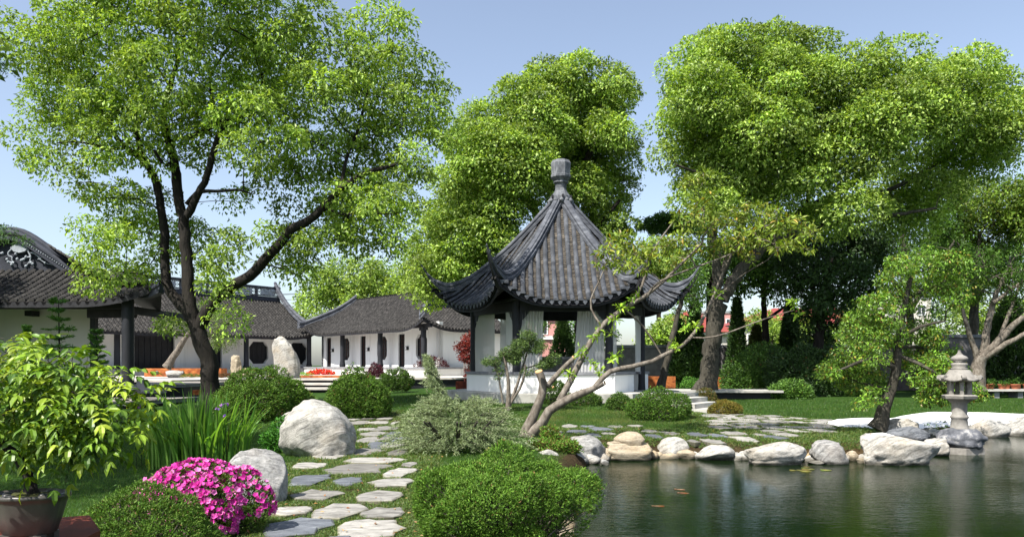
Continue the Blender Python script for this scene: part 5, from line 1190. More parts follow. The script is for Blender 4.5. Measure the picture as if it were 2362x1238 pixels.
for q, (dx, dy) in enumerate(((-.02, -.085), (.08, -.04), (-.09, .0), (.05, .06), (-.06, -.05))): fe.lathe((bx_+dx, bd_+dy, tzz+.178), [(.014, 0), (.018, .008), (.014, .017), (.004, .019)], 14)
fe.build('fertiliser_cup', M['metal'], bp)
# wisteria: gnarled trunk and compound leaves
GB = [(.105, .195, .014), (.16, .255, .02), (.065, .13, .010), (.24, .31, .026), (.035, .08, .010)]
wb = thing('bonsai_tree', 'wisteria bonsai with gnarled trunk and bright green hanging leaves in the near pot', 'bonsai', (bx_, bd_, tzz+.17))
def lp(raw): return resample(limb_pts([(a, b, r_, (c if len(q) > 3 else 0)) for q in raw for a, b, r_, c in [tuple(q)+((0,) if len(q) == 3 else ())]], bd_), .02)
limbs = [lp([(80, 1150, .030), (72, 1125, .022), (62, 1090, .019), (45, 1060, .018), (20, 1035, .017), (-2, 1010, .016), (2, 985, .016), (20, 955, .014), (30, 930, .012)]),
         lp([(10, 990, .012), (-30, 940, .009), (-60, 900, .006)]), lp([(25, 950, .011), (90, 925, .008), (150, 905, .006), (220, 900, .004)]), lp([(28, 935, .010), (60, 890, .008), (110, 850, .005), (150, 840, .004)])]
tm = MB()
for l in limbs: tm.tube(l[:, :3]+rng.normal(size=(len(l), 3))*.002, l[:, 3]*(1+.12*rng.normal(size=len(l))), 9, wob=.08)
tm.build('trunk', M['bark_dark'], wb)
lob = [(10, 830, 70, .05), (90, 850, 80, -.05), (170, 870, 75, 0), (-60, 860, 90, .1), (60, 930, 90, -.1), (150, 950, 80, -.05), (230, 920, 70, -.08), (290, 900, 45, -.05), (-20, 950, 60, .1), (255, 985, 45, -.12), (115, 1000, 34, -.15), (150, 800, 20, -.1),
       (180, 985, 45, -.1), (290, 960, 32, -.08), (265, 850, 35, 0), (-120, 900, 90, 0)]
C, O, LL = clusters_of(lob, 520, bd_, .10, .5, 1.0, 3)
X, par, r, n0 = grow(limbs, C, tip=.0012, K=4); bmm = MB(); branch_mesh(bmm, X, par, r, n0); bmm.build('branches', M['bark'], wb, kind='stuff')
lm = MB(); pos = []; DD = []; NN = []; LLn = []; cc = []
for c, o in zip(C, O):      # a compound leaf: paired leaflets along a drooping stalk
    ax_ = unit(o*A([1, 1, .3])+rng.normal(size=3)*.5+A([.1, -.2, -.25])); sd_ = unit(np.cross(ax_, A([0, 0, 1.]))); up = np.cross(sd_, ax_); n = rng.integers(3, 6); Ls = rng.uniform(.10, .16); colr = palette(GB, 1, .15)[0]
    stalk = A([c+ax_*Ls*f-A([0, 0, .3*Ls*f*f]) for f in np.linspace(0, 1, 5)]); bmm2 = None
    for q in range(n):
        f = (q+1)/n; p = c+ax_*Ls*f-A([0, 0, .3*Ls*f*f])
        for s_ in (-1, 1):
            pos.append(p); DD.append(unit(sd_*s_*1.0+ax_*.55-A([0, 0, .35*f+.15])+rng.normal(size=3)*.15)); NN.append(unit(up+rng.normal(size=3)*.3)); LLn.append(rng.uniform(.030, .052)); cc.append(colr*rng.uniform(.85, 1.15))
    p = c+ax_*Ls-A([0, 0, .3*Ls]); pos.append(p); DD.append(unit(ax_-A([0, 0, .5]))); NN.append(unit(up)); LLn.append(.06); cc.append(colr)
LLn = A(LLn); leaves(lm, A(pos), A(DD), A(NN), LLn, LLn*.42, A(cc), 'big'); lm.build('crown', M['leaf_glossy'], wb, kind='stuff')

# ================================================================ trees
CAM = [(.175, .265, .042), (.24, .34, .065), (.115, .19, .028), (.06, .115, .020), (.31, .40, .11)]      # fresh camphor foliage
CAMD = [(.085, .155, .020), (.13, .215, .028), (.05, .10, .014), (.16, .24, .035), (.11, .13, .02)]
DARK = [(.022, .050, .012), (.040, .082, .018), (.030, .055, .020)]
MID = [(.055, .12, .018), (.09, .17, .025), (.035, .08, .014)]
OLV = [(.13, .17, .04), (.17, .21, .06), (.09, .12, .03)]
# big left tree
LT = [[(478, 990, .42), (486, 940, .37), (490, 890, .33), (484, 850, .31), (470, 800, .30), (456, 762, .30), (447, 735, .26)],
      [(458, 765, .24), (480, 705, .22, -.2), (520, 668, .20, -.4), (580, 638, .19, -.6), (605, 600, .18, -.7), (648, 566, .17, -.8), (662, 530, .16, -.9), (705, 514, .15, -1), (748, 478, .14, -1.1), (785, 432, .12, -1.2), (845, 398, .10, -1.3), (910, 380, .06, -1.4)],
      [(447, 745, .26), (434, 690, .23), (432, 600, .21, .2), (424, 520, .20, .3), (408, 440, .18, .4), (402, 370, .17, .5), (385, 310, .14, .5), (372, 278, .12, .5), (392, 200, .10, .3), (410, 140, .08, .2), (425, 90, .05)],
      [(447, 740, .24), (418, 705, .20, .2), (386, 665, .18, .4), (378, 600, .17, .5), (382, 540, .16, .6), (370, 470, .15, .6), (358, 405, .14, .5), (330, 365, .12, .4), (290, 342, .10, .2), (262, 315, .08, 0), (245, 265, .07, -.2), (205, 225, .05, -.3)],
      [(432, 500, .15), (460, 440, .13, -.2), (480, 405, .12, -.3), (492, 350, .11, -.4), (505, 305, .10, -.5), (560, 255, .07, -.6), (600, 230, .04, -.6)],
      [(430, 470, .08), (445, 445, .09), (475, 438, .07, -.3), (520, 444, .05, -.5), (545, 432, .05, -.6), (578, 447, .03, -.7)],
      [(330, 365, .10, .4), (318, 330, .10, .3), (314, 280, .09, .2), (300, 225, .06)], [(430, 320, .10), (480, 298, .09, -.4), (530, 272, .08, -.7), (580, 265, .05, -1)],
      [(290, 342, .06), (250, 345, .05, -.5), (190, 325, .04, -.8), (130, 330, .025, -1)], [(402, 370, .08), (380, 390, .07, -.5), (355, 345, .05, -.8)],
      [(785, 432, .07, -1.2), (800, 360, .06, -.8), (830, 290, .05, -.4), (850, 190, .04)], [(748, 478, .06, -1), (800, 500, .05, -1.6), (860, 470, .04, -2)],
      [(392, 200, .06), (340, 120, .05, .6), (300, 40, .04, 1)], [(505, 305, .06), (480, 180, .05, .5), (560, 60, .04, .8)]]
LL_ = [(110, 120, 85), (60, 110, 40), (220, 90, 110), (350, 50, 110), (490, 50, 120), (610, 70, 110), (300, -60, 120), (520, -70, 120), (690, 70, 60), (140, 240, 85), (250, 220, 100), (380, 180, 110), (520, 190, 120), (640, 200, 100),
       (110, 340, 50), (180, 380, 60), (230, 310, 70), (340, 290, 90), (460, 300, 90), (600, 310, 90), (270, 450, 55), (170, 440, 30), (330, 500, 55), (560, 462, 16), (522, 462, 14), (225, 540, 42), (260, 590, 60), (350, 575, 60), (460, 560, 55), (520, 585, 40), (240, 640, 35), (190, 565, 22),
       (850, 60, 55), (810, 60, 40), (905, 80, 28), (800, 140, 75), (890, 170, 70), (950, 150, 35), (760, 230, 80), (860, 260, 90), (960, 250, 70), (1000, 270, 38), (960, 340, 55), (720, 300, 70), (830, 370, 90), (730, 390, 70), (920, 400, 50), (850, 460, 75), (900, 500, 55),
       (780, 490, 60), (760, 560, 60), (660, 600, 45), (640, 540, 35), (700, 500, 50), (820, 540, 45), (870, 560, 35), (700, 640, 35), (560, 260, 60), (500, 250, 60), (650, 420, 45), (520, 600, 30), (540, 700, 26), (520, 740, 18), (405, 742, 16), (500, 660, 22), (420, 620, 30), (280, 500, 40)]
LT = [[(q[0], q[1], q[2]*.86, *q[3:]) for q in l] for l in LT]
tree('camphor_tree', 'big foreground camphor tree with dark forked trunk beside the courtyard deck', 'tree', 24, LT, LL_, 390, 320, .66, .140, .070, CAM, 'bark_dark', 'leaf', depth=2.2, trunk_sides=14, shell=.6, sd=5, droop=.5, out=.55, weights=[.34, .2, .24, .12, .10], shellp=True)
# camphor behind the pavilion
CT = [[(1352, 900, .5), (1350, 800, .46), (1335, 700, .44), (1300, 590, .4), (1284, 480, .3)], [(1288, 600, .34), (1240, 500, .26), (1205, 430, .2), (1190, 340, .12)], [(1290, 540, .3), (1330, 430, .22), (1370, 330, .16), (1390, 260, .1)], [(1286, 480, .26), (1275, 380, .2), (1262, 280, .12)],
      [(1290, 640, .25), (1150, 560, .16, -.6), (1070, 520, .1, -1)], [(1300, 600, .2), (1400, 500, .14, -.6), (1430, 460, .08, -.8)], [(1240, 500, .15, -.5), (1200, 450, .12, -.9), (1150, 400, .1, -1.2)]]
CL = [(1275, 200, 58), (1200, 235, 45), (1330, 190, 50), (1400, 200, 48), (1425, 235, 28), (1160, 290, 55), (1090, 290, 42), (1240, 290, 80), (1350, 280, 85), (1415, 300, 36), (1110, 350, 60), (1070, 330, 30), (1190, 370, 80), (1300, 370, 80), (1395, 370, 60), (1090, 440, 60), (1040, 420, 32),
      (1160, 480, 60), (1395, 450, 50), (1340, 440, 50), (1010, 500, 38), (1060, 530, 60), (1140, 560, 60), (1405, 530, 42), (1370, 560, 60), (990, 570, 32), (1030, 620, 50), (1100, 640, 60), (1240, 420, 40), (1000, 650, 40), (1430, 590, 24), (1180, 620, 50), (1080, 480, 50)]
CL = [(q[0], q[1]+6, q[2]*.86) for q in CL]
tree('camphor_tree', 'tall bright camphor tree rising directly behind the pavilion roof', 'tree', 42, CT, CL, 430, 560, 1.02, .18, .105, CAM, 'bark_dark', 'leaf', depth=3.0, shell=.72, sd=6, trunk_sides=10, flat=.7, shellp=True, sepf=.72)
# big right camphor
RT = [[(1628, 912, .52), (1634, 870, .42), (1640, 810, .38), (1648, 750, .36), (1660, 700, .36)], [(1655, 710, .26), (1655, 620, .22), (1648, 540, .2), (1635, 460, .16), (1600, 390, .1)],
      [(1665, 690, .30), (1710, 620, .27), (1770, 560, .24), (1800, 520, .22), (1860, 480, .2), (1930, 450, .17), (2000, 390, .14), (2080, 330, .1), (2160, 290, .06)], [(1800, 520, .16), (1900, 470, .14, .5), (2050, 440, .11, .9), (2180, 370, .07, 1.2), (2260, 320, .05, 1.2)],
      [(1770, 560, .16), (1900, 520, .13, -.6), (2040, 500, .10, -1), (2160, 480, .06, -1.4)], [(1660, 640, .18), (1720, 500, .15), (1760, 380, .12), (1790, 260, .08)], [(1640, 500, .12), (1690, 400, .10, .4), (1700, 300, .08, .6), (1720, 200, .05, .6)],
      [(1860, 480, .12), (1880, 380, .10, .4), (1900, 270, .07, .5)], [(1690, 440, .08, -1), (1640, 410, .08, -1.4), (1560, 380, .05, -1.6)]]
RL = [(1600, 150, 50), (1640, 115, 40), (1700, 120, 60), (1790, 110, 55), (1860, 120, 50), (1585, 205, 40), (1535, 290, 28), (1535, 345, 22), (1620, 220, 70), (1700, 210, 75), (1790, 200, 80), (1880, 200, 75), (1970, 180, 60), (2060, 160, 62), (2140, 180, 50), (2245, 175, 52), (2200, 190, 45),
      (2290, 210, 45), (2330, 240, 40), (1600, 310, 62), (1660, 300, 75), (1760, 300, 85), (1860, 300, 85), (1960, 280, 85), (2050, 260, 80), (2140, 250, 70), (2230, 270, 70), (2310, 300, 50), (1618, 400, 52), (1680, 400, 75), (1770, 390, 75), (1860, 390, 70), (1600, 455, 22), (1940, 360, 60),
      (1620, 460, 50), (1700, 470, 45), (1800, 450, 50), (2200, 340, 50), (2270, 360, 45), (2030, 330, 55), (2320, 350, 30), (2120, 400, 50), (2050, 440, 50), (1980, 480, 50), (2180, 430, 45), (1900, 500, 45), (2100, 490, 50), (2360, 260, 40)]
RL = [(q[0], q[1]+8, q[2]*.84) for q in RL]
tree('camphor_tree', 'widest camphor tree with broad flat-topped crown spreading over the right lawn', 'tree', 35, RT, RL, 700, 460, .95, .16, .094, CAM, 'bark', 'leaf', depth=3.0, shell=.7, sd=8, trunk_sides=14, flat=.66, shellp=True, sepf=.72)
# trees behind, right edge
tree('broadleaf_tree', 'olive-green tree at the right edge below the broad camphor crown', 'tree', 48, [[(2240, 900, .3), (2245, 760, .28), (2250, 640, .2), (2260, 540, .1)]],
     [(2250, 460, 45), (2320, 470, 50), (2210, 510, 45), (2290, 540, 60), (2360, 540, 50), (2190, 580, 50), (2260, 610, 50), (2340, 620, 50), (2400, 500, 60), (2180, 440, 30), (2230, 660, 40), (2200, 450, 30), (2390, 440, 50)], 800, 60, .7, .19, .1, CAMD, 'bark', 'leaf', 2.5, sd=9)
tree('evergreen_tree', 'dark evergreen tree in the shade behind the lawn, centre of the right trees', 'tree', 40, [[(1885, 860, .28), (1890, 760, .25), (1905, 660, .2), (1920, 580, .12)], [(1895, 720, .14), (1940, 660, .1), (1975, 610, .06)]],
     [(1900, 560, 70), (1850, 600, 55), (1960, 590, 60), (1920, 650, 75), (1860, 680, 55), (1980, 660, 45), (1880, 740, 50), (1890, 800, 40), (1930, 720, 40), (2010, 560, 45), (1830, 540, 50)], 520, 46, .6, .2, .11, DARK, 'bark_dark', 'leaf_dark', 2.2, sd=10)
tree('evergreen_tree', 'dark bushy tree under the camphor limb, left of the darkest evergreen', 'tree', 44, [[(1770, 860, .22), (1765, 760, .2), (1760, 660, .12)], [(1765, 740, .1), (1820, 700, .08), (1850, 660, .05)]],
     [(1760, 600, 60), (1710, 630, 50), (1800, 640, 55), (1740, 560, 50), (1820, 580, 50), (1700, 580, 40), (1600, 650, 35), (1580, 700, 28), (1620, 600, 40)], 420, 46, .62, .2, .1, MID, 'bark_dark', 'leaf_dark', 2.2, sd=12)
tree('broadleaf_tree', 'leafy tree high behind the leaning tree with sky showing through', 'tree', 44, [[(2090, 850, .24), (2100, 740, .22), (2095, 640, .18), (2080, 540, .1)], [(2098, 720, .14), (2160, 620, .12), (2200, 560, .07)], [(2098, 700, .12), (2040, 620, .1), (2020, 560, .06)]],
     [(2060, 540, 55), (2130, 520, 60), (2180, 560, 50), (2020, 600, 50), (2150, 620, 55), (2200, 640, 45), (2080, 600, 40), (2020, 700, 35), (2170, 700, 35)], 420, 42, .6, .17, .085, MID, 'bark', 'leaf', 2.4, sd=13)
for k, (px, w_, top, lb) in enumerate(((1602, 40, 700, 'dark cone-shaped cypress just right of the pavilion'), (1566, 34, 740, 'low dark cypress behind the orange planter'), (1700, 34, 690, 'dark narrow cypress right of the big camphor trunk'), (1745, 36, 755, 'small brown-green cypress in front of the boundary wall'),
                                       (1822, 44, 700, 'rounded dark cypress left of the darkest evergreen'), (1298, 56, 735, 'rounded dark cypress seen through the pavilion opening'), (2330, 110, 690, 'tall dark conifer mass at the right edge of the picture'), (2150, 60, 760, 'round dark clipped evergreen behind the stone lantern'))):
    d = 45 if k != 6 else 39; d = 52 if k == 5 else d; x = P(px, 0, d)[0]; h = EYE+(HY-top)*d/F; rr = w_/F*d/2
    lobes = [(0, 0, z, q) for z, q in ((.10, .75), (.25, .78), (.40, .68), (.55, .55), (.68, .42), (.80, .30), (.90, .18))]
    t = thing('cypress_tree', lb, 'tree', (x, d, 0), 'cypresses by the boundary wall'); MB().tube([(x, d, 0), (x, d, h*.8)], [.12, .03], 6).build('trunk', M['bark_dark'], t)
    n = 2600 if k != 6 else 6000; v = rng.random(n)**.8; a = rng.random(n)*2*math.pi; prof = np.interp(v, [0, .12, .35, .7, 1], [.6, .95, 1, .6, .02]); ra = rr*prof*(.82+.2*rng.random(n)+.12*np.sin(a*5+v*12))
    pos = np.c_[x+ra*np.cos(a), d+ra*np.sin(a), .1+v*(h-.1)]; o = np.c_[np.cos(a), np.sin(a), .8+0*a]; lm = MB()
    for _ in range(2): leaves(lm, pos+rng.normal(size=(n, 3))*.06, unit(o+rng.normal(size=(n, 3))*.4), unit(np.c_[np.cos(a), np.sin(a), 0*a]+rng.normal(size=(n, 3))*.4), .24, .11, palette(DARK if k != 3 else [(.05, .05, .015), (.035, .05, .012)], n), 'quad')
    lm.build('crown', M['leaf_dark'], t, kind='stuff')
# distant trees behind the wings
for k, (lb, d, tr, lob, n) in enumerate((('rounded light green tree behind the middle of the guest wing roof', 78, [(800, 845, .3), (800, 700, .2)], [(745, 655, 38), (790, 640, 45), (840, 635, 40), (880, 620, 28), (770, 690, 38), (720, 725, 26), (840, 680, 45), (890, 670, 38), (810, 715, 40), (710, 690, 20)], 420),
                                  ('light green tree between the guest wing roof and the pavilion horn', 72, [(970, 845, .3), (970, 700, .2)], [(950, 640, 34), (990, 615, 30), (930, 670, 30), (980, 660, 40), (1030, 650, 40), (960, 600, 26)], 260),
                                  ('pale green tree seen in the gap right of the pavilion roof', 80, [(1520, 845, .3), (1520, 600, .2)], [(1520, 590, 40), (1480, 600, 30), (1560, 600, 38), (1510, 640, 45), (1560, 650, 40), (1470, 650, 30)], 260),
                                  ('sunlit green tree beyond the boundary wall, seen low between the cypresses', 62, [(1780, 840, .2), (1782, 780, .15)], [(1770, 770, 28), (1800, 760, 26), (1740, 740, 22), (1830, 780, 26), (1860, 760, 28), (1770, 800, 30), (1820, 810, 28), (1870, 800, 24), (1910, 780, 26)], 260),
                                  ('sunlit tree beyond the boundary wall behind the leaning tree', 62, [(2000, 840, .2), (2000, 780, .15)], [(1960, 780, 26), (2000, 760, 30), (1980, 720, 26), (2040, 790, 26), (2200, 740, 34), (2240, 710, 30), (2280, 770, 34), (2330, 720, 34), (2150, 790, 30)], 260),
                                  ('light green tree behind the right end of the pavilion, above the orange planter', 58, [(1555, 845, .2), (1557, 780, .15)], [(1550, 780, 20), (1530, 760, 20), (1560, 740, 16), (1540, 800, 20), (1500, 790, 22)], 120),
                                  ('dark green tree filling the gap behind the pavilion opening', 60, [(1235, 845, .2), (1235, 780, .15)], [(1225, 770, 22), (1215, 800, 20), (1240, 740, 16), (1340, 790, 24), (1320, 750, 22), (1380, 770, 30), (1180, 780, 30)], 160),
                                  ('leafy tree mass behind the left gabled hall, low at the left edge', 60, [(120, 845, .3), (120, 640, .2)], [(60, 640, 60), (150, 650, 40)], 80))):
    tree('distant_tree', lb, 'tree', d, [tr], lob, n, 44, 1.0 if d > 70 else .8, .32 if d > 70 else .26, .17 if d > 70 else .13, CAM if k not in (6,) else MID, 'bark', 'leaf', 2.5, sd=20+k, group='trees beyond the garden')
# cedar bough edging in at the left and one past the pavilion
def cedar(label, d, base, ends, trunk_px, n=26):
    tb_ = P(*trunk_px, d); t = thing('cedar_tree', label, 'tree', (tb_[0], tb_[1], 0)); tm = MB(); tm.tube([(tb_[0], tb_[1], 0), (tb_[0], tb_[1], tb_[2]+3)], [.35, .2], 10); lm = MB()
    for (px, py, off) in ends:
        e = P(px, py, d+off); s_ = A([tb_[0], tb_[1], e[2]-.1]); pts = resample(np.c_[A([s_, (s_+e)/2+A([0, 0, .1]), e]), np.zeros(3)], .2)[:, :3]; tm.tube(pts, np.linspace(.09, .012, len(pts)), 5)
        for p in pts[2:]:
            for s2 in (-1, 1):
                dv = unit(A([e[1]-s_[1]+.2, -(e[0]-s_[0]), 0])*s2+A([0, 0, -.15])+rng.normal(size=3)*.2); L_ = rng.uniform(.3, .7); m = 40 if d < 30 else 110
                q = p+rng.normal(size=(m, 3))*.06*max(0, d/22-1)+dv*rng.random((m, 1))*L_-A([0, 0, .25])*rng.random((m, 1))**2
                leaves(lm, q, unit(rng.normal(size=(m, 3))+dv*.6+A([0, 0, -.5])), rsph(m), .10*max(1, d/26), .022*max(1, d/20), palette([(.03, .075, .02), (.05, .11, .03), (.08, .15, .04)], m), 'quad')
    tm.build('trunk', M['bark_dark'], t); lm.build('needles', M['needle'], t, kind='stuff')
cedar('cedar whose drooping bough crosses the gable peak at the left edge', 22, 0, [(60, 545, .6), (20, 520, .2), (5, 130, 0), (25, 150, .4)], (-220, 560))
cedar('cedar with a feathery bough reaching into the gap right of the pavilion', 46, 0, [(1490, 505, 0), (1500, 530, .5), (1515, 495, -.5), (1470, 520, .3)], (1640, 520))

# leaning tree at the pond
PT = [[(2022, 992, .17), (2035, 955, .14), (2050, 915, .12), (2068, 870, .11), (2070, 830, .10), (2074, 780, .09), (2082, 720, .07), (2100, 650, .05), (2110, 600, .03)], [(2070, 850, .06), (2010, 820, .045, -.3), (1950, 850, .03, -.5), (1915, 860, .015, -.6)],
      [(2072, 820, .05), (2130, 840, .04, -.4), (2190, 880, .03, -.7), (2250, 905, .015, -.8)], [(2080, 740, .05), (2020, 730, .04, .4), (1980, 760, .02, .5)], [(2090, 690, .045), (2150, 660, .035, .3), (2200, 640, .02, .4)], [(2072, 780, .05), (2130, 750, .04, -.3), (2180, 740, .02, -.4)], [(2075, 800, .05), (2130, 800, .03, .5), (2200, 820, .02, .8)],
      [(2055, 900, .05), (2020, 890, .03, .3), (1975, 880, .02, .5)]]
PL = [(2080, 610, 30), (2130, 600, 36), (2190, 610, 38), (2230, 640, 26), (2060, 650, 34), (2120, 660, 36), (2180, 660, 34), (2210, 690, 24), (2020, 700, 34), (2080, 700, 34), (2050, 730, 30), (1990, 740, 36), (1960, 770, 28), (2010, 780, 36), (2060, 770, 34), (2110, 760, 32), (2150, 780, 32), (2180, 800, 26),
      (1960, 820, 36), (1930, 850, 30), (1910, 860, 18), (2000, 840, 36), (2025, 830, 24), (2100, 820, 34), (2150, 840, 34), (2190, 850, 28), (1960, 880, 26), (2020, 880, 30), (2125, 868, 28), (2160, 890, 36), (2210, 890, 30), (2240, 905, 24), (2260, 918, 14), (2010, 910, 24), (2140, 915, 22), (2180, 910, 24), (1990, 930, 16)]
tree('garden_tree', 'small tree with a leaning crooked trunk growing at the pond edge beside the stone lantern', 'tree', 17.6, PT, PL, 1200, 22, .17, .075, .036, [(.10, .20, .02), (.15, .26, .03), (.07, .14, .018), (.22, .16, .03)], 'bark', 'leaf_glossy', depth=.8, sd=30, tip=.004, squash=.8, flat=.5, droop=.5, weights=[.4, .25, .27, .08], K=4)
# crooked pruned tree in the middle
MT = [[(1206, 1016, .13), (1226, 968, .10), (1246, 925, .095), (1262, 893, .10), (1256, 872, .08), (1243, 858, .085)], [(1262, 890, .06), (1285, 865, .06, .1), (1305, 842, .055, .15), (1322, 826, .05, .2)],
      [(1216, 1014, .12, -.25), (1252, 966, .10, -.3), (1285, 928, .095, -.3), (1320, 912, .085, -.35), (1352, 905, .085, -.4), (1372, 893, .08, -.4), (1392, 884, .05, -.4)], [(1290, 925, .075, -.25), (1312, 888, .075, -.2), (1330, 850, .072, -.1), (1342, 822, .07), (1360, 790, .066), (1388, 752, .06), (1420, 722, .055), (1455, 700, .05), (1492, 684, .045), (1530, 650, .038), (1575, 605, .03), (1620, 560, .02)],
      [(1372, 893, .065, -.4), (1384, 868, .06, -.4), (1408, 850, .055, -.35), (1450, 845, .055, -.3), (1490, 842, .05, -.2), (1520, 826, .05, -.1), (1545, 808, .045), (1572, 805, .04), (1596, 778, .04, .1), (1620, 740, .038, .2), (1640, 700, .034, .3), (1662, 640, .03, .4), (1690, 580, .02, .4)],
      [(1455, 700, .035), (1480, 672, .03, .1), (1492, 622, .028, .2), (1498, 590, .024, .3), (1530, 540, .018, .3), (1558, 505, .012, .3)], [(1492, 684, .03), (1500, 652, .025, -.2), (1540, 640, .022, -.3), (1600, 618, .02, -.4), (1680, 590, .015, -.4), (1740, 560, .01, -.4)],
      [(1640, 700, .022, .3), (1700, 640, .018, .3), (1770, 600, .012, .2)], [(1596, 778, .02, .1), (1630, 785, .02, 0), (1700, 760, .016, -.2), (1760, 735, .012, -.3), (1830, 715, .007, -.3)], [(1388, 752, .03), (1350, 700, .02, .2), (1390, 640, .015, .3), (1400, 600, .01, .3)], [(1530, 826, .02), (1480, 740, .02, -.1), (1440, 712, .015, -.1)]]
ML = [(1430, 560, 32), (1400, 595, 28), (1470, 580, 32), (1520, 575, 30), (1385, 570, 14), (1560, 560, 30), (1590, 510, 28), (1610, 480, 22), (1560, 600, 26), (1480, 610, 26), (1640, 520, 32), (1690, 500, 30), (1740, 490, 30), (1790, 510, 34), (1840, 520, 26), (1870, 540, 16), (1700, 550, 34), (1760, 545, 36), (1810, 560, 30), (1650, 570, 30), (1860, 570, 14), (1600, 430, 22), (1620, 400, 8), (1630, 460, 18), (1440, 610, 20),
      (1600, 560, 26), (1730, 590, 20)]
mt = tree('pruned_tree', 'crooked pale-barked tree with sawn-off limbs and glossy leaf tufts in front of the pavilion', 'tree', 16.4, MT, ML, 330, 16, .13, .125, .042, [(.13, .19, .02), (.19, .23, .03), (.08, .14, .016), (.26, .18, .035)], 'bark_pale', 'leaf_glossy', depth=.7, kind='big', sd=31, tip=.005, squash=.75, flat=.55, droop=.15, out=.9, weights=[.44, .26, .24, .06])
lm = MB(); tuf = [(1342, 812, 15), (1312, 862, 12), (1312, 870, 11), (1386, 858, 20), (1370, 840, 14), (1412, 822, 15), (1428, 820, 12), (1376, 772, 12), (1395, 770, 10), (1552, 790, 18), (1580, 760, 20), (1562, 800, 14), (1602, 752, 16), (1445, 715, 22), (1430, 700, 18), (1465, 690, 20), (1420, 740, 14), (1660, 680, 14), (1830, 700, 14), (1840, 718, 10), (1530, 770, 12)]
C = A([P(x, y, 16.2+rng.uniform(-.2, .2)) for x, y, r_ in tuf for _ in range(3)])+rng.normal(size=(len(tuf)*3, 3))*.05; leafclumps(lm, C, unit(rng.normal(size=C.shape)+A([0, 0, .8])), 9, .06, .13, .045, [(.16, .27, .02), (.22, .33, .03), (.12, .22, .02)], 'big', droop=.0, out=1.0)
lm.build('shoot_leaves', M['leaf_glossy'], mt, kind='stuff')
cw = MB()
for (x, y, r_, dx, dz) in ((1243, 857, .085, -.3, 1), (1323, 825, .052, .8, .7), (1394, 883, .05, 1, .3), (1275, 892, .03, .6, -.5), (1413, 853, .03, .8, -.3), (1556, 806, .025, .8, .2)):
    p = P(x, y, 16.15); dv = unit(A([dx, -.35, dz])); cw.tube([p, p+dv*.02], [r_, r_*.97], 12)
cw.build('sawn_end', M['cut_wood'], mt)
# cloud-pruned little tree left of it
CT2 = [[(1172, 945, .07), (1174, 900, .06), (1172, 860, .05), (1166, 835, .04), (1160, 815, .02)], [(1176, 935, .05), (1192, 890, .045), (1205, 850, .04), (1215, 815, .03), (1222, 790, .02)], [(1178, 930, .04), (1210, 880, .04, -.2), (1212, 840, .03, -.2)], [(1160, 930, .035), (1153, 885, .03), (1152, 862, .025), (1140, 835, .02), (1130, 828, .01)], [(1205, 850, .03), (1230, 845, .025), (1260, 835, .02), (1275, 822, .01)]]
CL2 = [(1126, 832, 9), (1150, 832, 11), (1165, 818, 12), (1180, 810, 12), (1150, 862, 10), (1200, 800, 15), (1215, 782, 14), (1232, 795, 14), (1250, 800, 11), (1262, 838, 11), (1276, 828, 9), (1245, 845, 9), (1222, 770, 7), (1190, 825, 10), (1215, 862, 7)]
tree('cloud_pruned_tree', 'small multi-stemmed tree with cloud-pruned dark foliage against the pavilion wall', 'tree', 22.5, CT2, CL2, 150, 70, .16, .07, .022, [(.03, .06, .018), (.06, .10, .025), (.10, .15, .04)], 'bark_pale', 'needle', depth=.3, sd=33, tip=.006, flat=.6, K=3)
# pale-branched tree far right
BT = [[(2250, 900, .42, 0), (2252, 860, .34), (2262, 820, .28)], [(2262, 825, .22), (2300, 790, .18, -.3), (2340, 745, .14, -.6), (2400, 700, .1, -.9)], [(2270, 812, .2), (2275, 760, .17), (2290, 700, .13, .3), (2310, 650, .09, .3), (2330, 600, .05, .3)], [(2265, 830, .16), (2310, 800, .13, -.6), (2380, 760, .1, -1)], [(2255, 830, .15), (2235, 770, .12), (2225, 730, .09), (2215, 690, .06)], [(2290, 700, .1), (2330, 670, .08), (2370, 640, .05)], [(2300, 790, .1), (2330, 720, .09), (2350, 660, .06)]]
tree('pale_barked_tree', 'old tree with bare pale sunlit branches at the right edge behind the lantern', 'tree', 36, BT, [(2300, 620, 36), (2350, 650, 40), (2240, 660, 30), (2320, 590, 30), (2380, 600, 40), (2260, 600, 26), (2360, 700, 30), (2310, 700, 22)], 240, 26, .5, .14, .05, MID, 'bark_pale', 'leaf', 1.6, sd=35)
tree('pale_barked_tree', 'slim tree with leaning brown trunk just right of the pavilion horn', 'tree', 32, [[(1522, 905, .18), (1532, 860, .15), (1545, 800, .13), (1560, 740, .11), (1575, 680, .09), (1590, 640, .05)]], [(1590, 640, 26), (1560, 660, 22), (1610, 680, 20), (1580, 610, 24)], 90, 30, .4, .13, .05, MID, 'bark', 'leaf', 1.0, sd=36)
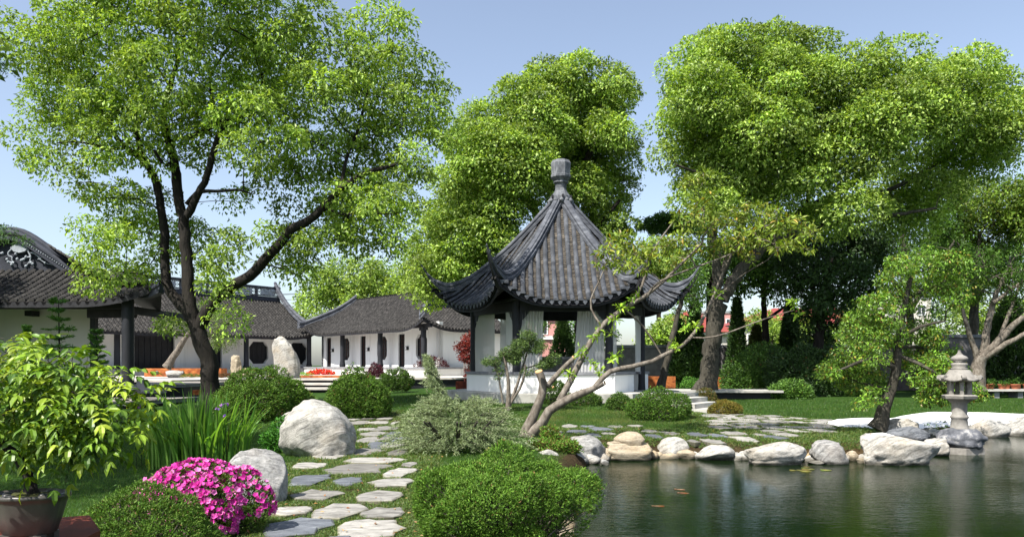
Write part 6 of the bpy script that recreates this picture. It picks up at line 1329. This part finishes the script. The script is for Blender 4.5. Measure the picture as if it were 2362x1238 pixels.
# red maple, pine, maroon bushes
tree('maple_tree', 'dark red maple between the guest wing and the pavilion', 'tree', 36, [[(1082, 905, .09), (1084, 860, .07), (1088, 820, .05), (1092, 790, .03)]], [(1088, 790, 22), (1070, 802, 18), (1105, 790, 20), (1095, 815, 18), (1075, 820, 12), (1100, 770, 12), (1095, 850, 14), (1088, 870, 12)], 160, 40, .22, .11, .055, [(.14, .022, .018), (.22, .035, .028), (.08, .014, .014)], 'bark_pale', 'leaf', .5, sd=37, K=3)
tree('pine_tree', 'leaning pine with pale mottled trunk in front of the long hall', 'tree', 46, [[(385, 848, .22), (402, 818, .2), (420, 790, .17), (436, 770, .14), (450, 750, .1)]], [(400, 745, 22), (440, 760, 14), (500, 775, 22), (520, 790, 20), (380, 750, 14), (430, 735, 20), (470, 720, 26), (505, 740, 24), (490, 800, 14)], 170, 50, .35, .16, .02, [(.05, .10, .02), (.09, .14, .03), (.12, .17, .04)], 'bark_pale', 'needle', .8, sd=38, K=3)

tree('broadleaf_tree', 'tree outside the left edge whose leaf tips just enter the picture beside the big camphor', 'tree', 11.5, [[(-420, 1090, .22), (-400, 700, .2), (-380, 300, .16), (-350, 0, .1)], [(-390, 400, .12), (-200, 100, .08), (-60, 120, .04)]],
     [(-470, -100, 230, 0), (-520, 100, 240, -2), (-650, -200, 280, -3), (-560, -400, 260, -1),  (-30, 130, 26, 0), (-60, 170, 30, .3), (-80, 90, 50, -.2), (-650, 150, 260, -4)], 600, 46, .42, .14, .07, CAM, 'bark_dark', 'leaf', 1.5, sd=41)
tree('broadleaf_tree', 'tree standing outside the left edge that shades the white wall of the near hall', 'tree', 26, [[(-420, 960, .3), (-420, 700, .28), (-400, 400, .2)]],
     [(-300, 620, 150, 0), (-420, 520, 170, -1), (-280, 480, 130, 1), (-420, 380, 160, 0), (-320, 700, 90, .5), (-520, 640, 160, 0)], 380, 50, .6, .22, .11, MID, 'bark_dark', 'leaf', 1.5, sd=42)

# ================================================================ shrubs
JUN = [(.055, .125, .012), (.082, .165, .016), (.032, .078, .010), (.115, .19, .03)]
JD = [(.05, .11, .012), (.08, .16, .016), (.03, .07, .01), (.10, .15, .03)]
AZL = [(.035, .075, .012), (.06, .12, .018), (.02, .045, .01), (.09, .15, .03)]
def mnd(name, label, px, by, w_, h_, cols, n, L, W, z=None, cat='shrub', thick=.85, **k):
    p = Gg(px, by) if z is None else G(px, by, z); zb = p[2]; d = p[1]; rx = w_/2/F*d; yc = d+rx*thick*.8; zb0 = (gz(P(px, 0, yc)[0], yc) if z is None else z); h = max(EYE-(by-h_-HY)*yc/F-zb0, .02); c = (P(px, 0, yc)[0], yc, (gz(P(px, 0, yc)[0], yc) if z is None else z))
    return mound(name, label, cat, c, (rx, rx*thick, h), n, L, W, cols, **k)
mnd('juniper_shrub', 'large bright green juniper mound in the foreground, overhanging the pond beside the stepping stones', 1168, 1290, 425, 226, JUN, 19000, .030, .0078, z=0.0, thick=.75, tuft=8, twig='bark_pale', ntwig=520, inner=.35, noise_a=.10, up=.6, spread=.5, bumps=110, bump_a=.15, bare=(.40, .50), lobes=[(0, 0, .62, .42)]+[(math.cos(k/11*6.283)*.58, math.sin(k/11*6.283)*.58, .46+.05*math.sin(k*2.3), .36+.03*math.sin(k*1.7)) for k in range(11)]+[(0, 0, .30, .4)])
mnd('juniper_shrub', 'low green juniper mound in the foreground below the pink azalea', 335, 1330, 385, 186, JD, 15000, .026, .008, z=0.0, thick=.6, tuft=5, twig='bark_pale', ntwig=200, inner=.4, noise_a=.12, up=.5, spread=.5, bumps=200, bump_a=.08)
mnd('juniper_shrub', 'rounded clipped juniper between the iris clump and the humped boulder', 605, 975, 215, 118, JD, 9000, .07, .026, thick=.8, tuft=5, ntwig=160, inner=.4, noise_a=.13, up=.5, bumps=150, bump_a=.09)
mnd('juniper_shrub', 'rounded clipped juniper behind the humped boulder, right of the courtyard steps', 825, 968, 148, 106, JD, 7000, .07, .026, thick=.9, tuft=5, ntwig=140, inner=.4, noise_a=.13, up=.5, bumps=120, bump_a=.09)
mnd('box_shrub', 'low bright green cover plant at the left foot of the humped boulder', 668, 1046, 128, 72, [(.05, .16, .02), (.08, .22, .03), (.03, .10, .015)], 2600, .05, .03, thick=.8, tuft=4, ntwig=30, noise_a=.25)
mnd('box_shrub', 'small green tuft between the two clipped junipers', 815, 968, 46, 26, JUN, 500, .05, .025, thick=.8, tuft=4, ntwig=10)
mnd('box_shrub', 'dark green round shrub against the pavilion terrace behind the crooked trunk', 1282, 940, 66, 66, AZL, 2600, .05, .024, tuft=4, ntwig=30, noise_a=.12)
mnd('azalea_shrub', 'rounded green azalea shrub at the left of the terrace row', 1352, 956, 78, 54, AZL, 2600, .05, .024, tuft=4, ntwig=30, group='green shrubs in front of the terrace')
mnd('azalea_shrub', 'dark green azalea shrub in the middle of the terrace row', 1428, 960, 74, 50, AZL, 2500, .05, .024, tuft=4, ntwig=30, group='green shrubs in front of the terrace')
mnd('azalea_shrub', 'largest green azalea shrub beside the terrace steps', 1520, 972, 142, 74, [(.05, .11, .015), (.09, .17, .02), (.03, .06, .012)], 6000, .05, .024, tuft=4, ntwig=60, noise_a=.16, group='green shrubs in front of the terrace')
mnd('azalea_shrub', 'golden brown low shrub right of the steps', 1672, 958, 90, 34, [(.13, .11, .02), (.18, .13, .03), (.07, .09, .015)], 2600, .05, .024, tuft=4, ntwig=20, group='low shrubs right of the steps')
mnd('azalea_shrub', 'reddish low shrub beside the top steps, left of the golden one', 1625, 938, 66, 42, [(.12, .07, .03), (.09, .09, .02), (.05, .08, .015)], 1800, .05, .024, tuft=4, ntwig=20, group='low shrubs right of the steps')
mnd('box_shrub', 'bright green small shrub at the left of the big camphor trunk', 1596, 912, 60, 42, [(.06, .16, .02), (.10, .22, .03), (.03, .09, .015)], 1500, .07, .04, tuft=4, ntwig=10)
mnd('box_shrub', 'dark low shrub at the end of the pavilion terrace', 1540, 898, 50, 26, AZL, 900, .07, .03, z=.3, tuft=4, ntwig=10)
for k, (px, by, w_, h_, c_, lb) in enumerate(((1765, 912, 200, 114, MID, 'big dark rhododendron mass left of centre below the boundary wall'), (1860, 916, 190, 116, DARK, 'big dark shrub touching the rhododendron, right part of the hedge'), (1945, 914, 130, 90, MID, 'dark shrub at the right end of the hedge, behind the leaning tree'),
                                       (1720, 912, 120, 60, MID, 'low broad-leaved shrub at the foot of the rhododendron'), (1820, 920, 90, 38, MID, 'lighter green small shrub in front of the hedge middle'), (1990, 905, 90, 60, DARK, 'shadowed shrub right behind the leaning trunk'), (1700, 905, 60, 50, DARK, 'small dark shrub below the purple azalea'))):
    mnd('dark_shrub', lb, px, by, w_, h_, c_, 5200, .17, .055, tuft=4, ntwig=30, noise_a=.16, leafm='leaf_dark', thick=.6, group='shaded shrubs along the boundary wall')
mnd('azalea_shrub', 'distant purple flowering azalea below the boundary wall', 1668, 872, 50, 24, [(.22, .03, .18), (.16, .02, .14), (.03, .06, .01)], 900, .09, .06, z=.6, tuft=4, ntwig=8, leafm='petal')
mnd('maroon_shrub', 'round dark maroon shrub beside the plinth of the guest wing', 866, 890, 54, 50, [(.05, .012, .022), (.085, .02, .035), (.025, .008, .012)], 2600, .09, .04, z=.3, tuft=4, ntwig=20)
mnd('dark_shrub', 'dark green round shrub right of the round maroon one', 912, 900, 80, 48, AZL, 2600, .09, .04, z=.3, tuft=4, ntwig=20)
mnd('maroon_shrub', 'maroon shrub behind the top of the silver conifer', 1000, 880, 96, 56, [(.07, .015, .02), (.10, .025, .03), (.03, .01, .012)], 2400, .10, .045, z=.4, tuft=4, ntwig=20)
mnd('gold_shrub', 'small golden yellow shrub left of the red maple', 1062, 872, 40, 28, [(.22, .18, .02), (.28, .16, .03), (.12, .14, .02)], 900, .09, .04, z=.5, tuft=4, ntwig=10)
mnd('variegated_shrub', 'round yellow-green variegated shrub beside the stone stump', 600, 858, 42, 36, [(.35, .38, .12), (.22, .28, .05), (.10, .16, .03)], 1500, .10, .05, z=Z1, tuft=4, ntwig=10)
mnd('box_shrub', 'small green shrub left of the variegated one', 565, 852, 26, 22, AZL, 500, .10, .05, z=Z1, tuft=4, ntwig=6)
mnd('maroon_shrub', 'spreading maroon maple shrub behind the big trunk', 490, 856, 92, 58, [(.05, .012, .03), (.08, .02, .04), (.03, .008, .015)], 2600, .11, .06, z=Z1, tuft=4, ntwig=20)
mnd('grass_tuft', 'bright green moss cushion right of the standing stone', 690, 868, 60, 9, [(.12, .25, .03), (.16, .30, .04)], 700, .07, .02, z=Z1, tuft=4, ntwig=0, cat='moss')
mnd('grass_tuft', 'thin grass patch in front of the long planter', 440, 870, 60, 7, [(.06, .12, .02), (.08, .14, .03)], 600, .07, .02, z=Z1, tuft=4, ntwig=0, cat='grass')
mnd('brown_shrub', 'brown dry low plant left of the stone stump', 520, 871, 40, 9, [(.12, .06, .03), (.08, .05, .02)], 400, .08, .03, z=Z1, tuft=4, ntwig=0, cat='plant')
mnd('flower_bed', 'strip of scarlet flowers in front of the guest wing plinth', 742, 864, 62, 11, [(.55, .03, .02), (.65, .06, .03), (.05, .12, .02)], 1000, .12, .09, z=Z1, tuft=2, ntwig=0, cat='flowers', leafm='petal', weights=[.5, .3, .2])
rb = [('small round bonsai at the left end of the long planter', 334, 20), ('low blue-green plant in the long planter', 352, 10), ('grey-green plant left of the pine trunk', 372, 12), ('light green tuft right of the pine trunk', 398, 14), ('grey-green tuft in the middle of the planter', 418, 12), ('silvery plant near the big trunk', 436, 13), ('pale round plant behind the big trunk', 452, 14)]
for k, (lb, px, h_) in enumerate(rb): mnd('planter_plant', lb, px, 850, 18, h_, [GR, [(.08, .10, .05), (.12, .15, .07)]][k % 2], 260, .09, .035, z=Z1+.42, tuft=4, ntwig=4, cat='plant', group='small plants in the long rusted planter')
for k, (lb, px, by, w_, h_, zb_) in enumerate((('small green potted plant on the orange planter at the right of the pavilion', 1530, 862, 34, 12, 1.0), ('low cover plants in front of the crooked trunk', 1262, 1040, 90, 26, None), ('reddish green cover plant beside the crooked trunk', 1270, 1022, 50, 36, None),
                                  ('trailing green cover plant over the flat cracked rock', 1310, 1045, 60, 28, None), ('small green tuft between lantern foot and sand', 2165, 990, 56, 14, None), ('small green tuft at the foot of the leaning tree', 2060, 985, 22, 12, None))):
    mnd('cover_plant', lb, px, by, w_, h_, [(.06, .14, .015), (.09, .19, .02), (.13, .09, .03)] if k != 4 else MID, 700, .05, .025, z=zb_, tuft=4, ntwig=6, cat='plant', noise_a=.3)
# silver spreading conifer: long drooping feathery sprays
p = Gg(1050, 1062); sc_c = A([P(1052, 0, 13.6)[0], 13.6, 0.0]); sv_ = thing('silver_conifer', 'spreading silvery blue-green conifer with feathery sprays beside the stepping stones', 'shrub', sc_c)
fo = MB(); tw = MB()
SIL = [(.15, .20, .09), (.21, .26, .13), (.10, .14, .06), (.27, .31, .18)]
for q in range(1100):
    a = rng.random()*2*math.pi; lev = rng.random(); R0 = 1.42*math.sqrt(1-.75*lev**2)*(.5+.5*rng.random()); h0 = .10+1.05*lev
    end = sc_c+A([math.cos(a)*R0*(1.0+.1*(math.cos(a) > 0)), math.sin(a)*R0*.75, h0*(1.0-.25*R0/1.3)+.05])
    if q < 170: # upper left spire
        f = rng.random(); cx_ = sc_c+A([P(975, 0, 13.6)[0]-sc_c[0], .1, 0]); end = cx_+A([math.cos(a)*.42*(1-f)*rng.random()+.28*(1-f), math.sin(a)*.4*(1-f), .9+f*.98])
    st = end-unit(end-sc_c-A([0, 0, .15]))*rng.uniform(.35, .6)*A([1, 1, .5]); nseg = 9; ff = np.linspace(0, 1, nseg); dr = .10*ff**2
    pts = st+(end-st)*ff[:, None]-A([0, 0, 1])*dr[:, None]+rng.normal(size=3)*.03*np.sin(ff*3)[:, None]
    if q % 3 == 0: tw.tube(pts[::2], np.linspace(.008, .003, len(pts[::2])), 3, cap=False)
    m = 46; fi = rng.random(m); pp = A([np.interp(fi, ff, pts[:, c]) for c in range(3)]).T; dv = unit(end-st)
    leaves(fo, pp, unit(dv*.9+rng.normal(size=(m, 3))*.62), rsph(m), .055*(.6+.8*rng.random(m)), .0085, palette(SIL, m, .2), 'quad')
for q in range(14):
    a = rng.random()*6.28; e = sc_c+A([math.cos(a)*.9, math.sin(a)*.7, .6]); tw.tube(resample(np.c_[A([sc_c, (sc_c+e)/2+A([0, 0, -.05]), e]), np.zeros(3)], .1)[:, :3], .02, 5)
fo.build('foliage', M['needle'], sv_, kind='stuff'); tw.build('branches', M['bark'], sv_)
# pink azalea
r_, pos, u = mnd('pink_azalea', 'azalea bush covered in magenta pink blossom in the left foreground', 452, 1250, 332, 188, [(.09, .16, .03), (.14, .21, .04), (.05, .10, .02)], 2600, .045, .016, z=0.0, thick=.62, tuft=5, ntwig=60, kind='quad', noise_a=.14, leafm='leaf', up=.6)
fl = MB(); keep = (u[:, 2] > -.25) & (u[:, 1] < .6) & (np.sin(pos[:, 0]*9+pos[:, 2]*7)+np.sin(pos[:, 0]*17-pos[:, 2]*13)*.6 > -1.35); ps = pos[keep]; us_ = u[keep]; sel = rng.choice(len(ps), min(1500, len(ps)), replace=False)
PK = A([(.68, .06, .40), (.78, .13, .50), (.56, .03, .33), (.82, .27, .60)]); st = MB()
for q in sel:
    o = unit(us_[q]+rng.normal(size=3)*.5+A([0, -.25, .25])); a1 = unit(np.cross(o, A([.3, .1, .9]))); b1 = np.cross(o, a1); c = ps[q]+us_[q]*.035; th = rng.random()*6+np.arange(5)*2*math.pi/5
    D = unit(np.cos(th)[:, None]*a1+np.sin(th)[:, None]*b1+o*.75); sz = rng.uniform(.030, .042)
    leaves(fl, np.repeat((c+o*.0)[None], 5, 0), D, np.repeat(o[None], 5, 0)+D*.0, sz, sz*1.0, PK[rng.integers(4)]*rng.uniform(.85, 1.1)*np.ones((5, 3)), 'petal')
    if q % 2: m = 3; leaves(st, np.repeat(c[None], m, 0), unit(o+rng.normal(size=(m, 3))*.2), rsph(m), .03, .002, np.tile([(.7, .25, .5)], (m, 1)), 'tri')
fl.build('blossom', M['petal'], r_, kind='stuff'); st.build('stamens', M['petal'], r_, kind='stuff')
# iris clump: sword leaves
ic = A([P(455, 0, 11.6)[0], 11.6, gz(P(455, 0, 11.6)[0], 11.6)]); ir = thing('iris_clump', 'tall clump of sword-leaved iris beneath the big camphor tree', 'plant', ic); bl = MB()
IRC = [(.07, .17, .025), (.11, .24, .035), (.05, .12, .02), (.15, .27, .05)]
def sword(b, dirv, h, w0, bend, col):
    n = 7; f = np.linspace(0, 1, n); out = A([dirv[0], dirv[1], 0]); pts = b+out*(bend*h*f[:, None]**2.2)+A([0, 0, 1])*(h*(f-bend*.55*f**3))[:, None]; sd2 = unit(A([-dirv[1]+.3*rng.normal(), dirv[0]+.3*rng.normal(), 0])); ww = w0*np.r_[.7, .9, 1, .95, .8, .5, .04]
    V = np.stack([pts-sd2*ww[:, None]/2, pts+out*ww[:, None]*.12, pts+sd2*ww[:, None]/2], 1).reshape(-1, 3); i = np.arange(n-1)[:, None]*3; bl.add(V, np.concatenate([i+A([[0, 1, 4, 3]]), i+A([[1, 2, 5, 4]])]), col, smooth=True)
for q in range(430):
    a = rng.random()*6.28; r0 = rng.random()**.6; b = ic+A([math.cos(a)*r0*.80, math.sin(a)*r0*.5, 0]); sword(b, (math.cos(a+rng.normal()*.5), math.sin(a+rng.normal()*.5)), rng.uniform(.8, 1.42)*(1-.12*r0), rng.uniform(.026, .048), rng.uniform(.02, .28)*(.4+r0) if rng.random() < .8 else rng.uniform(.4, .8), palette(IRC, 1)[0])
bl.build('leaves', M['leaf'], ir, kind='stuff')
for (x, y) in ((512, 935), (500, 942), (518, 960), (413, 985), (320, 935), (308, 928), (524, 930)):
    c = P(x, y, 11.2); f = MB(); m = 6; leaves(f, np.repeat(c[None], m, 0), unit(rng.normal(size=(m, 3))*.8+A([0, 0, -.2])), rsph(m), .045, .026, palette([(.34, .14, .42), (.45, .22, .5), (.18, .10, .45)], m), 'petal'); f.build('flower', M['petal'], ir)
    MB().tube([(c[0], c[1]+.1, ic[2]), (c[0], c[1], c[2])], .005, 4).build('flower_stalk', M['leaf'], ir)
# young conifers at the wall of the near hall
for k, (px, by, top, w_, d, lb) in enumerate(((135, 880, 695, 110, 13.5, 'young open conifer with tiered branches against the near white wall'), (222, 850, 765, 62, 15, 'small compact conifer in front of the near hall corner'), (62, 860, 755, 46, 15, 'little conifer furthest left against the near white wall'))):
    x = P(px, 0, d)[0]; zb = 0; h = EYE+(HY-top)*d/F; t = thing('young_conifer', lb, 'conifer', (x, d, 0), 'young conifers in front of the near white wall'); MB().tube([(x, d, 0), (x+.02, d, h*.6), (x, d, h)], [.035, .02, .006], 6).build('trunk', M['bark_dark'], t); lm = MB(); W_ = w_/2/F*d
    tiers = np.linspace(.78, h-.03, 13 if k == 0 else 15); tb2 = MB()
    for z in tiers:
        f = 1-(z-.6)/(h-.6); r_l = W_*(.25+.9*max(f, 0)**.8)*rng.uniform(.7, 1.05)
        for q in range(7):
            a = rng.random()*6.28; e = A([x+math.cos(a)*r_l, d+math.sin(a)*r_l, z+.02+rng.uniform(-.02, .05)]); s_ = A([x, d, z]); tb2.tube([s_, (s_+e)/2-A([0, 0, .01]), e], [.006, .004, .002], 3, cap=False); m = 60 if k != 1 else 80; ff = rng.random((m, 1))**.7
            leaves(lm, s_+(e-s_)*ff, unit((e-s_)*2/r_l*.5+rng.normal(size=(m, 3))*A([.6, .6, .25])), unit(A([0, 0, 1])+rng.normal(size=(m, 3))*.5), .08, .018, palette([(.04, .11, .02), (.08, .18, .03), (.12, .23, .04)], m), 'quad')
    tb2.build('branches', M['bark'], t, kind='stuff'); lm.build('needles', M['needle'], t, kind='stuff')

# ================================================================ grass and ground cover blades
def scatter(n, x0, x1, y0, y1, pw=1.6):
    y = y0*(y1/y0)**rng.random(n); half = y*.72+.3; x = rng.uniform(-1, 1, n)*half; return x, y
def stone_mask(x, y, grow_=0.0):
    bad = np.zeros(len(x), bool)
    for (cx_, cy_, a, b, poly) in STONES:
        near_ = (np.abs(x-cx_) < a+.35) & (np.abs(y-cy_) < b+.45); idx = np.where(near_)[0]
        if len(idx): bad[idx[poly_sd(x[idx], y[idx], poly) < grow_]] = True
    return bad
x, y = scatter(620000, 0, 0, 4.5, 34); dpond = poly_sd(x, y, POND); d1 = np.minimum(poly_sd(x, y, COVER), poly_sd(x, y, COVER2)); dS = poly_sd(x, y, SAND)
ok = (dpond > .15) & (dS > .04) & (d1 > .0) & ~((y > 25.5) & (np.abs(x-2) < 4.5)) & ~((y > 23) & (x < -5.5)) & ~((x < -7) & (y > 22)); x, y = x[ok], y[ok]; n = len(x); z = gh(x, y)
sc2 = np.clip(y/9, .8, 2.6); L = .045*sc2**.55*(.6+.8*rng.random(n)); W = .0032*sc2*1.3
gm = MB(); leaves(gm, np.c_[x, y, z-.004], unit(np.c_[rng.normal(size=(n, 2))*.55, np.ones(n)]), rsph(n)*A([1, 1, .2]), L, W, palette([(.032, .085, .012), (.05, .12, .016), (.022, .06, .01), (.08, .115, .022)], n, .18), 'tri')
tag(gm.build('lawn_grass', M['leaf']), kind='stuff')
x, y = scatter(260000, 0, 0, 5.0, 26); d1 = np.minimum(poly_sd(x, y, COVER), poly_sd(x, y, COVER2)); ok = (d1 < .12) & (poly_sd(x, y, POND) > .05) & (poly_sd(x, y, SAND) > .02); x, y = x[ok], y[ok]; ok = ~stone_mask(x, y, -.022); x, y = x[ok], y[ok]
clump = np.sin(x*7.3+y*3.1)*np.sin(y*6.1-x*2.2); ok = (clump > -.55) | (rng.random(len(x)) < .3); x, y = x[ok], y[ok]; n = len(x); rep = 4; x = np.repeat(x, rep)+rng.normal(size=n*rep)*.012; y = np.repeat(y, rep)+rng.normal(size=n*rep)*.012; n *= rep; z = gh(x, y)
gm = MB(); leaves(gm, np.c_[x, y, z-.002], unit(np.c_[rng.normal(size=(n, 2)), .75+.5*rng.random(n)]), unit(np.c_[rng.normal(size=(n, 2))*.4, np.ones(n)]), (.034+.03*rng.random(n))*np.clip(y/9, .85, 1.6), .0065*np.clip(y/8, .9, 2), palette([(.055, .11, .022), (.085, .15, .03), (.035, .075, .018), (.14, .15, .05)], n, .2), 'quad')
tag(gm.build('ground_cover', M['leaf']), kind='stuff')
# fallen leaves
n = 900; x, y = scatter(n, 0, 0, 5.5, 20); ok = (np.minimum(poly_sd(x, y, COVER), poly_sd(x, y, COVER2)) < .5) & (poly_sd(x, y, POND) > 0); x, y = x[ok], y[ok]; n = len(x); fm_ = MB()
leaves(fm_, np.c_[x, y, gh(x, y)+.045], unit(np.c_[rng.normal(size=(n, 2)), .1*rng.normal(size=n)]), unit(np.c_[rng.normal(size=(n, 2))*.3, np.ones(n)]), .05, .03, palette([(.35, .17, .07), (.25, .10, .04), (.42, .28, .14)], n), 'quad'); tag(fm_.build('fallen_leaves', M['leaf']), kind='stuff')
# koi and water-lily pads
for k, (px, py) in enumerate(((1570, 1128), (1578, 1136), (1520, 1166))):
    c = G(px, py, WZ+.004); f = thing('koi_fish', ['orange koi furthest from the pond edge stones', 'orange and white koi just behind the first one', 'small pale orange koi nearer the camera'][k], 'fish', c, 'koi near the surface of the pond'); V, Fc = ico(3); V = V*A([.15, .030, .010]); V[:, 1] *= 1-.6*np.clip(-V[:, 0]/.16, 0, 1); a = -.5+.2*k; R = A([[math.cos(a), math.sin(a), 0], [-math.sin(a), math.cos(a), 0], [0, 0, 1]])
    MB().add(V*.5@R+c, Fc).build('body', M['koi'], f); t_ = A([[-.12, 0, .006], [-.2, .05, .006], [-.17, 0, .006], [-.2, -.05, .006]])*.5; MB().add(np.concatenate([t_@R+c, t_@R+c-A([0, 0, .003])]), [(0, 1, 2, 3), (7, 6, 5, 4), (0, 4, 5, 1), (1, 5, 6, 2), (2, 6, 7, 3), (3, 7, 4, 0)], smooth=False).build('tail', M['koi'], f)
for k in range(9):
    c = G(1850+rng.uniform(-35, 60), 1078+rng.uniform(-3, 8), WZ+.006); th = np.linspace(.25, 6.0, 14); r_ = rng.uniform(.05, .10); V = np.concatenate([[c], c+np.stack([np.cos(th)*r_, np.sin(th)*r_, .004+0*th], -1)]); o = MB().add(np.concatenate([V, V-A([0, 0, .004])]), [(0, q, q+1) for q in range(1, 14)]+[(q, q+15, q+16, q+1) for q in range(1, 14)], palette([(.10, .15, .03), (.16, .12, .03)], 1)[0]).build('lily_pad', M['leaf_glossy']); tag(o, 'small floating lily pad in front of the longest pond boulder', 'lily pad', 'lily pads')
